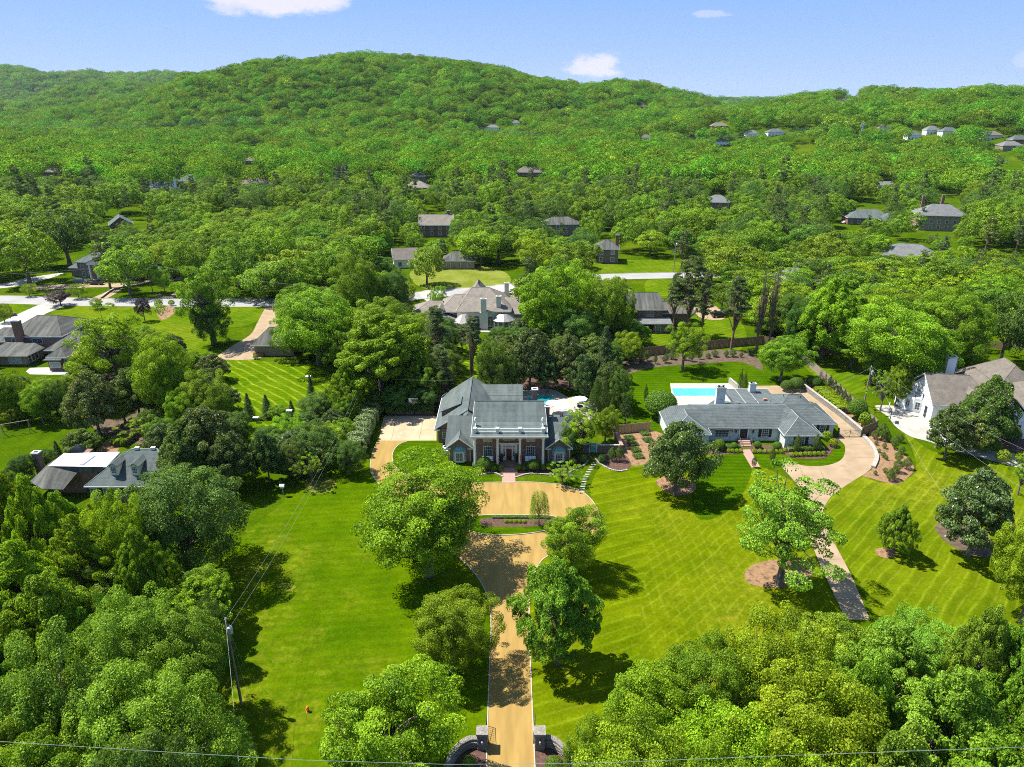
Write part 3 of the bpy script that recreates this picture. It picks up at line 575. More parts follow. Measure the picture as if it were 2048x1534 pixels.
edging([(958, 951), (985, 946), (1005, 953)]); edging([(1031, 955), (1060, 948), (1105, 950), (1135, 945)]); edging([(1140, 944), (1152, 938), (1168, 931), (1176, 922)])
edging([(1190, 917), (1198, 926), (1216, 937), (1238, 943), (1256, 939)])
st = empty('stepping_stone_path', G(1185, 935), 0); st['kind'] = 'structure'
for i in range(13):
    t = i/12; g = G(1191-26*t-6*math.sin(t*3), 925+58*t); mb = MB().box(-.42, .42, -.17, .17, 0, .07)
    o = mb.build('paving_slab', 'stone_pale', st); o.location = (g.x-st.location.x, g.y-st.location.y, 0); o.rotation_euler[2] = random.Random(i).uniform(-.15, .1)

# ------------------------------------------------------------------ buildings
def brickmat(name, c1, c2, mortar, scale=1., bw=.42, rh=.16, rough=.9, patch=None, patchthr=.6, bumpd=.01, ms=.02, stain=None):
    """bricks or shingles: courses follow the height, columns run along the wall"""
    m = bpy.data.materials.new(name); m.use_nodes = True; nt = m.node_tree; L = nt.links.new
    b = nt.nodes['Principled BSDF']; b.inputs['Roughness'].default_value = rough; b.inputs['Specular IOR Level'].default_value = .2
    tc = nn(nt, 'ShaderNodeTexCoord'); sp = nn(nt, 'ShaderNodeSeparateXYZ'); L(tc.outputs['Object'], sp.inputs[0])
    ad = nn(nt, 'ShaderNodeMath', operation='ADD'); L(sp.outputs[0], ad.inputs[0]); L(sp.outputs[1], ad.inputs[1])
    cb = nn(nt, 'ShaderNodeCombineXYZ'); L(ad.outputs[0], cb.inputs[0]); L(sp.outputs[2], cb.inputs[1])
    bt = nn(nt, 'ShaderNodeTexBrick'); L(cb.outputs[0], bt.inputs['Vector']); bt.inputs['Color1'].default_value = (*c1, 1); bt.inputs['Color2'].default_value = (*c2, 1); bt.inputs['Mortar'].default_value = (*mortar, 1)
    bt.inputs['Scale'].default_value = scale; bt.inputs['Brick Width'].default_value = bw; bt.inputs['Row Height'].default_value = rh; bt.inputs['Mortar Size'].default_value = ms; bt.inputs['Bias'].default_value = 0
    last = bt.outputs['Color']
    n = nn(nt, 'ShaderNodeTexNoise'); n.inputs['Scale'].default_value = .55; n.inputs['Detail'].default_value = 7; n.inputs['Roughness'].default_value = .65; L(tc.outputs['Object'], n.inputs['Vector'])
    mr = nn(nt, 'ShaderNodeMapRange'); L(n.outputs[0], mr.inputs[0]); mr.inputs[1].default_value = .3; mr.inputs[2].default_value = .7; mr.inputs[3].default_value = .80; mr.inputs[4].default_value = 1.18
    sc = nn(nt, 'ShaderNodeVectorMath', operation='SCALE'); L(last, sc.inputs[0]); L(mr.outputs[0], sc.inputs['Scale']); last = sc.outputs[0]
    if patch:
        n2 = nn(nt, 'ShaderNodeTexNoise'); n2.inputs['Scale'].default_value = 2.4; n2.inputs['Detail'].default_value = 6; n2.inputs['Roughness'].default_value = .7; mp = nn(nt, 'ShaderNodeMapping'); mp.inputs['Scale'].default_value = (1, 1, 2.2); L(tc.outputs['Object'], mp.inputs[0]); L(mp.outputs[0], n2.inputs['Vector'])
        g = nn(nt, 'ShaderNodeMapRange'); L(n2.outputs[0], g.inputs[0]); g.inputs[1].default_value = patchthr; g.inputs[2].default_value = patchthr+.03
        mx = nn(nt, 'ShaderNodeMix', data_type='RGBA'); L(g.outputs[0], mx.inputs['Factor']); L(last, mx.inputs['A']); mx.inputs['B'].default_value = (*patch, 1); last = mx.outputs['Result']
    if stain:
        n3 = nn(nt, 'ShaderNodeTexNoise'); n3.inputs['Scale'].default_value = .5; n3.inputs['Detail'].default_value = 5; mp = nn(nt, 'ShaderNodeMapping'); mp.inputs['Scale'].default_value = (2.2, .25, .25); L(tc.outputs['Object'], mp.inputs[0]); L(mp.outputs[0], n3.inputs['Vector'])
        g = nn(nt, 'ShaderNodeMapRange'); L(n3.outputs[0], g.inputs[0]); g.inputs[1].default_value = .4; g.inputs[2].default_value = .7; g.inputs[4].default_value = .75
        mx = nn(nt, 'ShaderNodeMix', data_type='RGBA'); L(g.outputs[0], mx.inputs['Factor']); L(last, mx.inputs['A']); mx.inputs['B'].default_value = (*stain, 1); last = mx.outputs['Result']
    L(last, b.inputs['Base Color']); bp = nn(nt, 'ShaderNodeBump'); bp.inputs['Strength'].default_value = .6; bp.inputs['Distance'].default_value = bumpd; bp.invert = True; L(bt.outputs['Fac'], bp.inputs['Height']); L(bp.outputs[0], b.inputs['Normal'])
    MT[name] = m; return m
brickmat('brick', (.20, .112, .082), (.14, .08, .062), (.24, .20, .17))
brickmat('brick_red', (.21, .085, .055), (.15, .065, .045), (.20, .16, .13))
brickmat('brick_tan', (.30, .20, .13), (.23, .145, .10), (.32, .28, .22))
brickmat('brick_white', (.58, .62, .60), (.50, .54, .52), (.45, .47, .45), patch=(.13, .11, .09), patchthr=.585)
brickmat('shingle_slate', (.088, .108, .104), (.066, .082, .079), (.044, .055, .053), bw=.3, rh=.14, ms=.012, stain=(.105, .125, .118))
brickmat('shingle_ranch', (.098, .116, .114), (.074, .088, .088), (.050, .060, .060), bw=.34, rh=.17, ms=.018)
brickmat('shingle_dark', (.070, .072, .066), (.050, .052, .047), (.040, .040, .038), bw=.3, rh=.14, ms=.012, stain=(.13, .13, .11))
brickmat('shingle_tan', (.22, .195, .16), (.165, .145, .12), (.11, .095, .08), bw=.34, rh=.17, ms=.015)
brickmat('shingle_brown', (.155, .135, .11), (.115, .10, .085), (.10, .09, .075), bw=.3, rh=.15, ms=.012)
brickmat('shingle_grey', (.15, .155, .15), (.115, .12, .12), (.10, .10, .10), bw=.3, rh=.15, ms=.012)
material('white_paint', (.62, .63, .61), (.56, .57, .55), 2, .5, coord='Object')
material('cream_paint', (.62, .57, .45), (.68, .63, .51), .8, .8)
material('white_wall', (.74, .76, .75), (.68, .70, .70), .6, .8)
material('white_membrane', (.82, .83, .84), (.74, .75, .77), .3, .6)
material('flashing', (.26, .31, .30), rough=.5)
material('teal_copper', (.10, .26, .25), (.14, .33, .30), 2, .6)
material('metal_seam', (.42, .38, .34), (.34, .30, .26), 1, .35, metal=.6)
material('black_paint', (.018, .02, .02), rough=.5)
material('iron', (.025, .025, .025), rough=.5)
material('door_wood', (.07, .022, .016), rough=.4)
material('wood_fence', (.36, .22, .11), (.46, .30, .16), 2, .9, .4, 9, stretch=(3, 3, .4))
material('wood_grey', (.20, .16, .12), (.29, .24, .18), 2, .9, .4, 9, stretch=(3, 3, .4))
material('wood_brown', (.16, .10, .06), (.24, .16, .10), 2, .9, .4, 9, stretch=(3, 3, .4))
material('pole_wood', (.16, .13, .10), (.25, .21, .17), 3, .9, .3, 9, stretch=(2, 2, .3))
material('grey_metal', (.42, .44, .45), rough=.45, metal=.3)
material('white_plastic', (.78, .80, .82), rough=.4)
material('red_cloth', (.55, .03, .035), rough=.8)
material('terracotta', (.42, .16, .09), rough=.85)
material('coping_brick', (.42, .24, .17), (.52, .33, .25), 4, .9)
m = material('window_glass', (.045, .055, .065), rough=.06, spec=.9); m = material('window_glass_curtain', (.42, .40, .34), (.30, .29, .26), 3, .2, spec=.6)
material('pool_water', (.020, .27, .30), (.03, .33, .36), 1.2, .04, .12, 3, spec=.5, bdist=.05); material('pool_water_deep', (.006, .15, .19), (.01, .19, .23), 1.2, .04, .12, 3, spec=.5)
material('pool_water_pale', (.05, .32, .50), (.09, .42, .60), 1.2, .04, .10, 3, spec=.5); material('pool_water_teal', (.08, .42, .42), (.12, .50, .48), .5, .04, .1, 3, spec=.5)

def slab(name, polys, mat, parent, t=.16, up=0.):
    """roof skin: flat polygons sharing edges, thickened downwards"""
    bm = bmesh.new(); cache = {}
    def vert(p):
        k = (round(p[0], 2), round(p[1], 2), round(p[2], 2))
        if k not in cache: cache[k] = bm.verts.new((p[0], p[1], p[2]+up))
        return cache[k]
    for poly in polys:
        vl = list(dict.fromkeys(vert(p) for p in poly))
        if len(vl) < 3: continue
        f = bm.faces.new(vl); f.normal_update()
        if f.normal.z < 0: f.normal_flip()
    geom = list(bm.faces); r = bmesh.ops.duplicate(bm, geom=geom); low = [g for g in r['geom'] if isinstance(g, bmesh.types.BMFace)]; vm = r['vert_map']
    be = [e for e in bm.edges if len(e.link_faces) == 1 and e.verts[0] in vm and e.verts[1] in vm and vm[e.verts[0]] != e.verts[0]]
    top = set(f for f in geom)
    for e in [e for e in be if any(f in top for f in e.link_faces)]:
        a, b = e.verts; bm.faces.new((a, b, vm[b], vm[a]))
    for f in low:
        f.normal_flip()
        for v in f.verts: pass
    lv = set(v for f in low for v in f.verts)
    for v in lv: v.co.z -= t
    bmesh.ops.recalc_face_normals(bm, faces=bm.faces)
    me = bpy.data.meshes.new(name); bm.to_mesh(me); bm.free(); return link(name, me, parent, mat)
class House:
    def __init__(s, name, base, rz, label, cat='house', group=None):
        s.e = empty(name, base, rz, label, cat, group); s.b = Vector(base); s.M = Matrix.Rotation(-rz, 3, 'Z')
    def L(s, p):                                            # from the place to the house's own axes
        v = s.M @ (Vector(p)-s.b); return (v.x, v.y, v.z)
    def box(s, name, x0, x1, y0, y1, z0, z1, mat, parent=None, label=None):
        o = MB().box(x0, x1, y0, y1, z0, z1).build(name, mat, parent or s.e)
        if label: o['label'] = label
        return o
    def wall(s, x0, x1, y0, y1, z1, mat, z0=0): return s.box('wall', x0, x1, y0, y1, z0, z1, mat)
    def hip(s, x0, x1, y0, y1, z0, z1, mat, ov=.4, axis='x', h0=None, h1=None, fascia='white_paint', wallmat=None, t=.14, ridge=True):
        """hipped or gabled roof; h0/h1 = run of the hip at each end of the ridge (0 = gable)"""
        X0, X1, Y0, Y1 = x0-ov, x1+ov, y0-ov, y1+ov
        if axis == 'x':
            d = (Y1-Y0)/2; h0 = d if h0 is None else h0; h1 = d if h1 is None else h1; q_ = min(1, (X1-X0)/max(h0+h1, .01)); h0 *= q_; h1 *= q_; ym = (Y0+Y1)/2; a = (X0+h0, ym, z1); b = (X1-h1, ym, z1)
            P = [[(X0, Y0, z0), (X1, Y0, z0), b, a], [(X1, Y1, z0), (X0, Y1, z0), a, b]]
            if h0: P.append([(X0, Y1, z0), (X0, Y0, z0), a])
            if h1: P.append([(X1, Y0, z0), (X1, Y1, z0), b])
            gb = [((x0, z), (x0, y0, y1)) for z in (0,) if not h0]+[((x1, z), (x1, y0, y1)) for z in (0,) if not h1]
        else:
            d = (X1-X0)/2; h0 = d if h0 is None else h0; h1 = d if h1 is None else h1; q_ = min(1, (Y1-Y0)/max(h0+h1, .01)); h0 *= q_; h1 *= q_; xm = (X0+X1)/2; a = (xm, Y0+h0, z1); b = (xm, Y1-h1, z1)
            P = [[(X0, Y1, z0), (X0, Y0, z0), a, b], [(X1, Y0, z0), (X1, Y1, z0), b, a]]
            if h0: P.append([(X0, Y0, z0), (X1, Y0, z0), a])
            if h1: P.append([(X1, Y1, z0), (X0, Y1, z0), b])
        r = slab('roof', P, mat, s.e, t)
        if fascia:
            mb = MB(); f = .05; e = .012
            mb.box(X0-f, X1+f, Y0-f, Y0-e, z0-.26, z0-.015); mb.box(X0-f, X1+f, Y1+e, Y1+f, z0-.26, z0-.015)
            mb.box(X0-f, X0-e, Y0, Y1, z0-.26, z0-.02); mb.box(X1+e, X1+f, Y0, Y1, z0-.26, z0-.02)
            if (axis == 'x' and h0 and h1) or (axis == 'y' and h0 and h1): mb.build('fascia', fascia, s.e)
            else:
                mb = MB()
                if axis == 'x':
                    mb.box(X0, X1, Y0-f, Y0-e, z0-.26, z0-.015); mb.box(X0, X1, Y1+e, Y1+f, z0-.26, z0-.015)
                    for X, hh, sg in ((X0, h0, -1), (X1, h1, 1)):
                        if not hh:
                            for ya, yb in ((Y0, ym), (Y1, ym)): mb.obox_line = None; rake(mb, (X+sg*.03, ya, z0-.08), (X+sg*.03, yb, z1-.08), .05, .24)
                        else: mb.box(min(X+sg*e, X+sg*f), max(X+sg*e, X+sg*f), Y0, Y1, z0-.26, z0-.02)
                else:
                    mb.box(X0-f, X0-e, Y0, Y1, z0-.26, z0-.015); mb.box(X1+e, X1+f, Y0, Y1, z0-.26, z0-.015)
                    for Y, hh, sg in ((Y0, h0, -1), (Y1, h1, 1)):
                        if not hh:
                            for xa, xb in ((X0, xm), (X1, xm)): rake(mb, (xa, Y+sg*.03, z0-.08), (xb, Y+sg*.03, z1-.08), .05, .24)
                        else: mb.box(X0, X1, min(Y+sg*e, Y+sg*f), max(Y+sg*e, Y+sg*f), z0-.26, z0-.02)
                mb.build('fascia', fascia, s.e)
        if wallmat:                                         # brick up into the gable
            sl = (z1-z0)/d; 
            if axis == 'x':
                for X, hh, sg in ((x0, h0, 1), (x1, h1, -1)):
                    if not hh: xa, xb = sorted((X, X+sg*.2)); MB().add([(xa, y0, z0-.3), (xa, y1, z0-.3), (xa, ym, z1-.3), (xb, y0, z0-.3), (xb, y1, z0-.3), (xb, ym, z1-.3)], [(0, 2, 1), (3, 4, 5), (0, 1, 4, 3), (1, 2, 5, 4), (2, 0, 3, 5)]).build('gable', wallmat, s.e)
            else:
                for Y, hh, sg in ((y0, h0, 1), (y1, h1, -1)):
                    if not hh: ya, yb = sorted((Y, Y+sg*.2)); MB().add([(x0, ya, z0-.3), (x1, ya, z0-.3), (xm, ya, z1-.3), (x0, yb, z0-.3), (x1, yb, z0-.3), (xm, yb, z1-.3)], [(0, 1, 2), (3, 5, 4), (0, 3, 4, 1), (1, 4, 5, 2), (2, 5, 3, 0)]).build('gable', wallmat, s.e)
        if ridge:
            mb = MB(); mb.tube([a, b], .09, 5); 
            if axis == 'x':
                if h0: mb.tube([(X0, Y0, z0), a], .06, 4); mb.tube([(X0, Y1, z0), a], .06, 4)
                if h1: mb.tube([(X1, Y0, z0), b], .06, 4); mb.tube([(X1, Y1, z0), b], .06, 4)
            else:
                if h0: mb.tube([(X0, Y0, z0), a], .06, 4); mb.tube([(X1, Y0, z0), a], .06, 4)
                if h1: mb.tube([(X0, Y1, z0), b], .06, 4); mb.tube([(X1, Y1, z0), b], .06, 4)
            mb.build('ridge_cap', mat, s.e)
        return r
    def window(s, x, y, z, w, h, face=0., nx=2, nz=3, frame='white_paint', glass='window_glass', shut=None, parent=None, name='window', fw=.09, arch=False, sill=True):
        """x, y, z: middle of the window on the wall's face; face = turn about z, 0 looks towards -y"""
        P = parent or s.e; Mx = Matrix.Translation((x, y, z)) @ Matrix.Rotation(face, 4, 'Z'); f = MB(); fd = .07
        def bx(mb, x0, x1, y0, y1, z0, z1): mb.obox(Mx @ Matrix.Translation(((x0+x1)/2, (y0+y1)/2, (z0+z1)/2)), x1-x0, y1-y0, z1-z0)
        bx(f, -w/2-fw, -w/2, -fd, .02, -h/2-fw, h/2+fw); bx(f, w/2, w/2+fw, -fd, .02, -h/2-fw, h/2+fw); bx(f, -w/2, w/2, -fd, .02, h/2, h/2+fw); bx(f, -w/2, w/2, -fd-(.05 if sill else 0), .02, -h/2-fw, -h/2)
        for i in range(1, nx): xx = -w/2+w*i/nx; bw = .035 if (nx % 2 or i != nx//2) else .05; bx(f, xx-bw/2, xx+bw/2, -fd+.015, -.012, -h/2, h/2)
        for i in range(1, nz): zz = -h/2+h*i/nz; bx(f, -w/2, w/2, -fd+.02, -.013, zz-.016, zz+.016)
        if arch:
            n = 10; vs = []
            for k in range(n+1): a = math.pi*k/n; 
            pts = [(-(w/2+fw/2)*math.cos(math.pi*k/n), -.03, h/2+fw*.5+(w/2)*math.sin(math.pi*k/n)) for k in range(n+1)]; f.tube([Mx @ Vector(p) for p in pts], .06, 4)
            f.tube([Mx @ Vector((0, -.03, h/2)), Mx @ Vector((0, -.03, h/2+w/2))], .03, 4)
        fo = f.build(name, frame, P)
        g = MB(); bx(g, -w/2, w/2, -.01, .015, -h/2, h/2)
        if arch:
            pts = [Mx @ Vector((-(w/2)*math.cos(math.pi*k/n), -.012, h/2+(w/2)*math.sin(math.pi*k/n))) for k in range(n+1)]; g.add(pts, [tuple(range(n+1))])
        g.build('pane', glass, fo)
        if shut:
            for sg in (-1, 1): q = MB(); c = sg*(w/2+fw+.02+w*.26); bx(q, c-w*.24, c+w*.24, -.05, .01, -h/2-fw, h/2+fw); q.build('shutter', shut, fo if P is s.e else P)
        return fo
    def chimney(s, x, y, z0, z1, w=.9, d=.7, mat='brick', cap='white_paint', parent=None, pots=0):
        c = s.box('chimney', x-w/2, x+w/2, y-d/2, y+d/2, z0, z1, mat, parent)
        mb = MB(); t = .1; mb.box(x-w/2-t, x+w/2+t, y-d/2-t, y-d/2+.14, z1, z1+.22); mb.box(x-w/2-t, x+w/2+t, y+d/2-.14, y+d/2+t, z1, z1+.22); mb.box(x-w/2-t, x-w/2+.14, y-d/2+.14, y+d/2-.14, z1, z1+.22); mb.box(x+w/2-.14, x+w/2+t, y-d/2+.14, y+d/2-.14, z1, z1+.22)
        mb.build('chimney_cap', cap, c); MB().box(x-w/2+.14, x+w/2-.14, y-d/2+.14, y+d/2-.14, z1-.02, z1+.06).build('flue', 'black_paint', c)
        for i in range(pots): MB().lathe([(.17, 0), (.15, .35), (.24, .38), (.24, .45)], 8, (x-w/4+i*w/2, y, z1+.1)).build('chimney_pot', 'iron', c)
        return c
    def vent(s, x, y, z, h=.5, mat='flashing'): MB().lathe([(.07, 0), (.07, h)], 6, (x, y, z-.1)).build('vent_pipe', mat, s.e)
def rake(mb, a, b, w, h):
    a = Vector(a); b = Vector(b); d = (b-a); n = Vector((0, 0, h)); s = d.cross(Vector((0, 0, 1))).normalized()*w/2
    mb.add([a-s-n/2, a+s-n/2, a+s+n/2, a-s+n/2, b-s-n/2, b+s-n/2, b+s+n/2, b-s+n/2], [(0, 1, 2, 3), (7, 6, 5, 4), (0, 4, 5, 1), (1, 5, 6, 2), (2, 6, 7, 3), (3, 7, 4, 0)])

# ---- the brick house with the white portico
def portico_house():
    bx, by = -.5, 112.; h = House('brick_house', (bx, by, 0), 0, 'red brown brick house with white columned portico and slate grey roofs')
    e = h.e; X = lambda px, y, py=900: XAT(px, py, y+by)-bx
    # walls (own axes: facade at y = 0)
    h.wall(-6.2, 6.4, 0, 10.4, 6.25, 'brick'); h.wall(-11.0, -6.2, .5, 9.2, 3.1, 'brick'); h.wall(6.4, 11.1, .3, 9.2, 3.0, 'brick')
    h.wall(-13.5, -2.2, 7.7, 23.4, 3.0, 'brick')
    # portico floor, steps
    h.box('porch_floor', -6.5, 6.6, -3.0, 0, 0, .45, 'brick')
    for k in range(3): h.box('step', -1.5, 1.45, -3.45-.42*k, -3.0-.42*k, 0, .35-.12*k, 'brick_path')
    # main roof: gentle in front over the porch, steeper behind
    zf, zb, zr, yr = 6.45, 7.0, 9.35, 6.0
    slab('roof', [[(-6.6, -2.9, zf), (6.7, -2.9, zf), (6.7, 2.1, zb), (-6.6, 2.1, zb)], [(-6.6, 2.1, zb), (6.7, 2.1, zb), (6.45, yr, zr), (-6.35, yr, zr)], [(-6.35, yr, zr), (6.45, yr, zr), (6.7, 11.0, 6.4), (-6.6, 11.0, 6.4)]], 'shingle_slate', e, .16)
    MB().tube([(-6.4, yr, zr+.02), (6.5, yr, zr+.02)], .1, 5).build('ridge_cap', 'shingle_slate', e)
    for xs, nm in ((-6.2, 1), (6.2, -1)):
        MB().add([(xs, 0, 6.2), (xs, 10.4, 6.2), (xs, yr, zr-.25), (xs, 2.1, zb-.2), (xs+nm*.2, 0, 6.2), (xs+nm*.2, 10.4, 6.2), (xs+nm*.2, yr, zr-.25), (xs+nm*.2, 2.1, zb-.2)], [(0, 1, 2, 3), (7, 6, 5, 4), (0, 4, 5, 1), (1, 5, 6, 2), (2, 6, 7, 3), (3, 7, 4, 0)]).build('gable', 'brick', e)
    mb = MB().box(-6.72, 6.82, -2.96, -2.9, 6.2, 6.44); rake(mb, (-6.63, -2.9, zf-.1), (-6.63, 2.1, zb-.1), .05, .22); rake(mb, (6.73, -2.9, zf-.1), (6.73, 2.1, zb-.1), .05, .22); rake(mb, (6.73, 2.1, zb-.1), (6.48, yr, zr-.1), .05, .22); rake(mb, (-6.63, 2.1, zb-.1), (-6.38, yr, zr-.1), .05, .22); mb.build('fascia', 'white_paint', e)
    h.box('entablature', -6.35, 6.45, -2.6, -2.05, 5.95, 6.3, 'white_paint'); h.box('entablature', -6.3, -5.8, -2.05, 0, 5.97, 6.28, 'white_paint'); h.box('entablature', 5.9, 6.4, -2.05, 0, 5.97, 6.28, 'white_paint'); h.box('porch_ceiling', -5.8, 5.9, -2.05, -.003, 6.13, 6.2, 'white_paint')
    cols = [-6.0, -2.03, 1.9, 5.95]
    for x in cols:
        c = MB().lathe([(.24, .12), (.25, .3), (.23, 2.2), (.20, 5.3)], 14, (x, -2.33, .45)).build('column', 'white_paint', e)
        MB().box(x-.34, x+.34, -2.67, -1.99, .45, .62).build('plinth', 'white_paint', c); MB().box(x-.30, x+.30, -2.63, -2.03, 5.74, 5.95).build('capital', 'white_paint', c)
    # balustrade on the porch roof
    bal = MB(); zt = 6.62
    for a, b in zip(cols[:-1], cols[1:]): bal.box(a+.25, b-.25, -1.72, -1.58, zt+.62, zt+.74); bal.box(a+.25, b-.25, -1.70, -1.60, zt+.1, zt+.2)
    bo = bal.build('balustrade_rail', 'white_paint', e)
    for x in cols: o = MB().box(x-.25, x+.25, -1.9, -1.4, zt-.1, zt+.86).build('balustrade_post', 'white_paint', e); MB().box(x-.31, x+.31, -1.96, -1.34, zt+.86, zt+.95).build('post_cap', 'white_paint', o)
    for x in (cols[0], cols[-1]):
        MB().box(x-.05, x+.05, -1.4, .6, zt+.62, zt+.74).build('balustrade_rail', 'white_paint', e); o = MB().box(x-.17, x+.17, .6, .95, zt, zt+1.25).build('balustrade_post', 'white_paint', e); MB().lathe([(.24, 0), (.24, .1), (.12, .16), (.22, .32), (.2, .45), (.05, .6)], 8, (x, .77, zt+1.25)).build('finial', 'white_paint', o)
    # windows and door
    for px in (975.5, 1061): h.window(X(px, 0), -.01, 4.75, 1.5, 1.1, nx=4, nz=2, glass='window_glass_curtain'); h.window(X(px, 0), -.01, 1.95, 1.45, 2.2, nx=4, nz=4); 
    for px in (975.5, 1061): MB().box(X(px, 0)-.12, X(px, 0)+.12, -.05, -.003, 3.22, 3.5).build('keystone', 'stone_pale', e)
    h.window(X(1018, 0), -.01, 4.85, 1.9, .8, nx=6, nz=2, glass='window_glass_curtain')
    dx = X(1018, 0); su = h.box('door_surround', dx-1.5, dx+1.5, -.22, -.003, .45, 3.65, 'white_paint')
    MB().box(dx-1.72, dx+1.72, -.36, -.225, 3.66, 3.95).build('cornice', 'white_paint', su)
    dr = MB().box(dx-.48, dx+.48, -.27, -.225, .5, 2.75).build('door', 'door_wood', e); MB().lathe([(.05, 0), (.05, .08)], 6, (dx+.38, -.3, 1.5)).build('handle', 'grey_metal', dr)
    for q in (-.85, .85): h.window(dx+q, -.225, 2.0, .32, 1.5, nx=1, nz=4, name='sidelight', fw=.05)
    for q in (-.85, 0, .85): h.window(dx+q, -.225, 3.2, .95 if q == 0 else .34, .26, nx=4 if q == 0 else 1, nz=1, name='transom_window', fw=.04)
    # left and right wings with their little front gables
    slab('roof', [[(-11.5, -.1, 3.2), (-6.25, -.1, 3.2), (-6.25, 5.0, 6.9), (-11.2, 5.0, 6.9)], [(-11.2, 5.0, 6.9), (-6.25, 5.0, 6.9), (-6.25, 9.6, 3.4), (-11.5, 9.6, 3.4)]], 'shingle_slate', e)
    slab('roof', [[(6.42, -.3, 3.1), (11.5, -.3, 3.1), (11.0, 5.0, 6.6), (6.42, 5.0, 6.6)], [(6.42, 5.0, 6.6), (11.0, 5.0, 6.6), (11.5, 9.6, 3.3), (6.42, 9.6, 3.3)]], 'shingle_slate', e)
    MB().add([(-10.99, .5, 3.0), (-10.99, 9.2, 3.0), (-10.99, 5.0, 6.6), (-10.8, .5, 3.0), (-10.8, 9.2, 3.0), (-10.8, 5.0, 6.6)], [(0, 2, 1), (3, 4, 5), (0, 1, 4, 3), (1, 2, 5, 4), (2, 0, 3, 5)]).build('gable', 'brick', e)
    MB().add([(11.09, .3, 2.9), (11.09, 9.2, 2.9), (10.9, 5.0, 6.3), (10.9, .3, 2.9), (10.9, 9.2, 2.9), (10.7, 5.0, 6.3)], [(0, 1, 2), (3, 5, 4), (0, 3, 4, 1), (1, 4, 5, 2), (2, 5, 3, 0)]).build('gable', 'brick', e)
    for xa, xb, z0, z1, yb in ((-11.3, -6.45, 3.15, 5.05, 2.7), (6.45, 11.35, 3.1, 4.95, 2.6)):
        xm = (xa+xb)/2; yf = -.75
        slab('roof', [[(xa, yf, z0), (xm, yf, z1), (xm, yb, z1), (xa, -.02, z0+.04)], [(xm, yf, z1), (xb, yf, z0), (xb, -.02, z0+.04), (xm, yb, z1)]], 'shingle_slate', e, .12, .03)
        MB().tube([(xm, yf, z1+.03), (xm, yb, z1+.03)], .06, 4).build('ridge_cap', 'shingle_slate', e)
        mb = MB(); rake(mb, (xa, yf-.04, z0-.08), (xm, yf-.04, z1-.08), .05, .22); rake(mb, (xb, yf-.04, z0-.08), (xm, yf-.04, z1-.08), .05, .22); mb.box(xa, xa+.95, yf-.06, .3, z0-.24, z0-.1); mb.box(xb-.95, xb, yf-.06, .3, z0-.24, z0-.1); mb.build('gable_trim', 'white_paint', e)
        MB().add([(xa+.35, -.25, 0), (xb-.35, -.25, 0), (xb-.35, -.25, z0-.1), (xm, -.25, z1-.28), (xa+.35, -.25, z0-.1), (xa+.35, .45, 0), (xb-.35, .45, 0), (xb-.35, .45, z0-.1), (xm, .45, z1-.28), (xa+.35, .45, z0-.1)], [(0, 1, 2, 3, 4), (9, 8, 7, 6, 5), (0, 5, 6, 1), (1, 6, 7, 2), (2, 7, 8, 3), (3, 8, 9, 4), (4, 9, 5, 0)]).build('gable', 'brick', e)
        for dp in (xa+.55, xb-.55): MB().tube([(dp, -.32, .1), (dp, -.32, z0-.2)], .05, 5).build('downpipe', 'white_paint', e)
        # bay window with a copper roof
        bay = MB().prism([(xm-1.15, -.251), (xm-.75, -.95), (xm+.75, -.95), (xm+1.15, -.251)], .35, 2.45).build('bay_window', 'white_paint', e)
        zc = 1.45
        for cx_, cy_, wd, fa in ((xm, -.955, 1.15, 0), (xm-.96, -.60, .5, -math.atan2(.7, .4)), (xm+.96, -.60, .5, math.atan2(.7, .4))): h.window(cx_, cy_, zc, wd, 1.5, face=fa, nx=2 if wd < 1 else 4, nz=3, parent=bay, fw=.05, name='bay_sash')
        vs = [(xm-1.25, -.26, 2.45), (xm-.82, -1.05, 2.45), (xm+.82, -1.05, 2.45), (xm+1.25, -.26, 2.45), (xm-.95, -.26, 3.0), (xm-.6, -.7, 3.0), (xm+.6, -.7, 3.0), (xm+.95, -.26, 3.0), (xm-.4, -.26, 3.25), (xm+.4, -.26, 3.25)]
        MB().add(vs, [(0, 1, 2, 3)[::-1], (0, 1, 5, 4), (1, 2, 6, 5), (2, 3, 7, 6), (4, 5, 8), (5, 6, 9, 8), (6, 7, 9), (0, 4, 8, 9, 7, 3)]).build('bay_roof', 'teal_copper', bay)
        sm = MB()
        for k in range(-4, 5): sm.tube([(xm+k*.19, -1.03, 2.48), (xm+k*.15, -.69, 3.03)], .025, 4)
        sm.build('roof_seam', 'teal_copper', bay)
    # tall wing at the back left, ridge running away from the camera
    xr = -7.7; slab('roof', [[(-14.1, 7.3, 3.05), (xr, 7.0, 7.25), (xr, 23.9, 7.25), (-14.1, 23.9, 3.05)], [(xr, 7.0, 7.25), (-1.9, 7.6, 3.6), (-1.9, 23.9, 3.6), (xr, 23.9, 7.25)]], 'shingle_slate', e)
    MB().tube([(xr, 7.0, 7.27), (xr, 23.9, 7.27)], .1, 5).build('ridge_cap', 'shingle_slate', e)
    MB().add([(-13.5, 7.7, 2.9), (-2.2, 7.7, 2.9), (xr, 7.7, 7.0), (-13.5, 7.9, 2.9), (-2.2, 7.9, 2.9), (xr, 7.9, 7.0)], [(0, 1, 2), (3, 5, 4), (0, 3, 4, 1), (1, 4, 5, 2), (2, 5, 3, 0)]).build('gable', 'brick', e)
    mb = MB(); rake(mb, (-14.1, 7.25, 2.95), (xr, 6.95, 7.15), .05, .22); mb.box(-14.15, -13.1, 7.1, 7.9, 2.72, 2.9); mb.box(-14.2, -14.12, 7.4, 23.9, 2.8, 3.03); mb.build('fascia', 'white_paint', e)
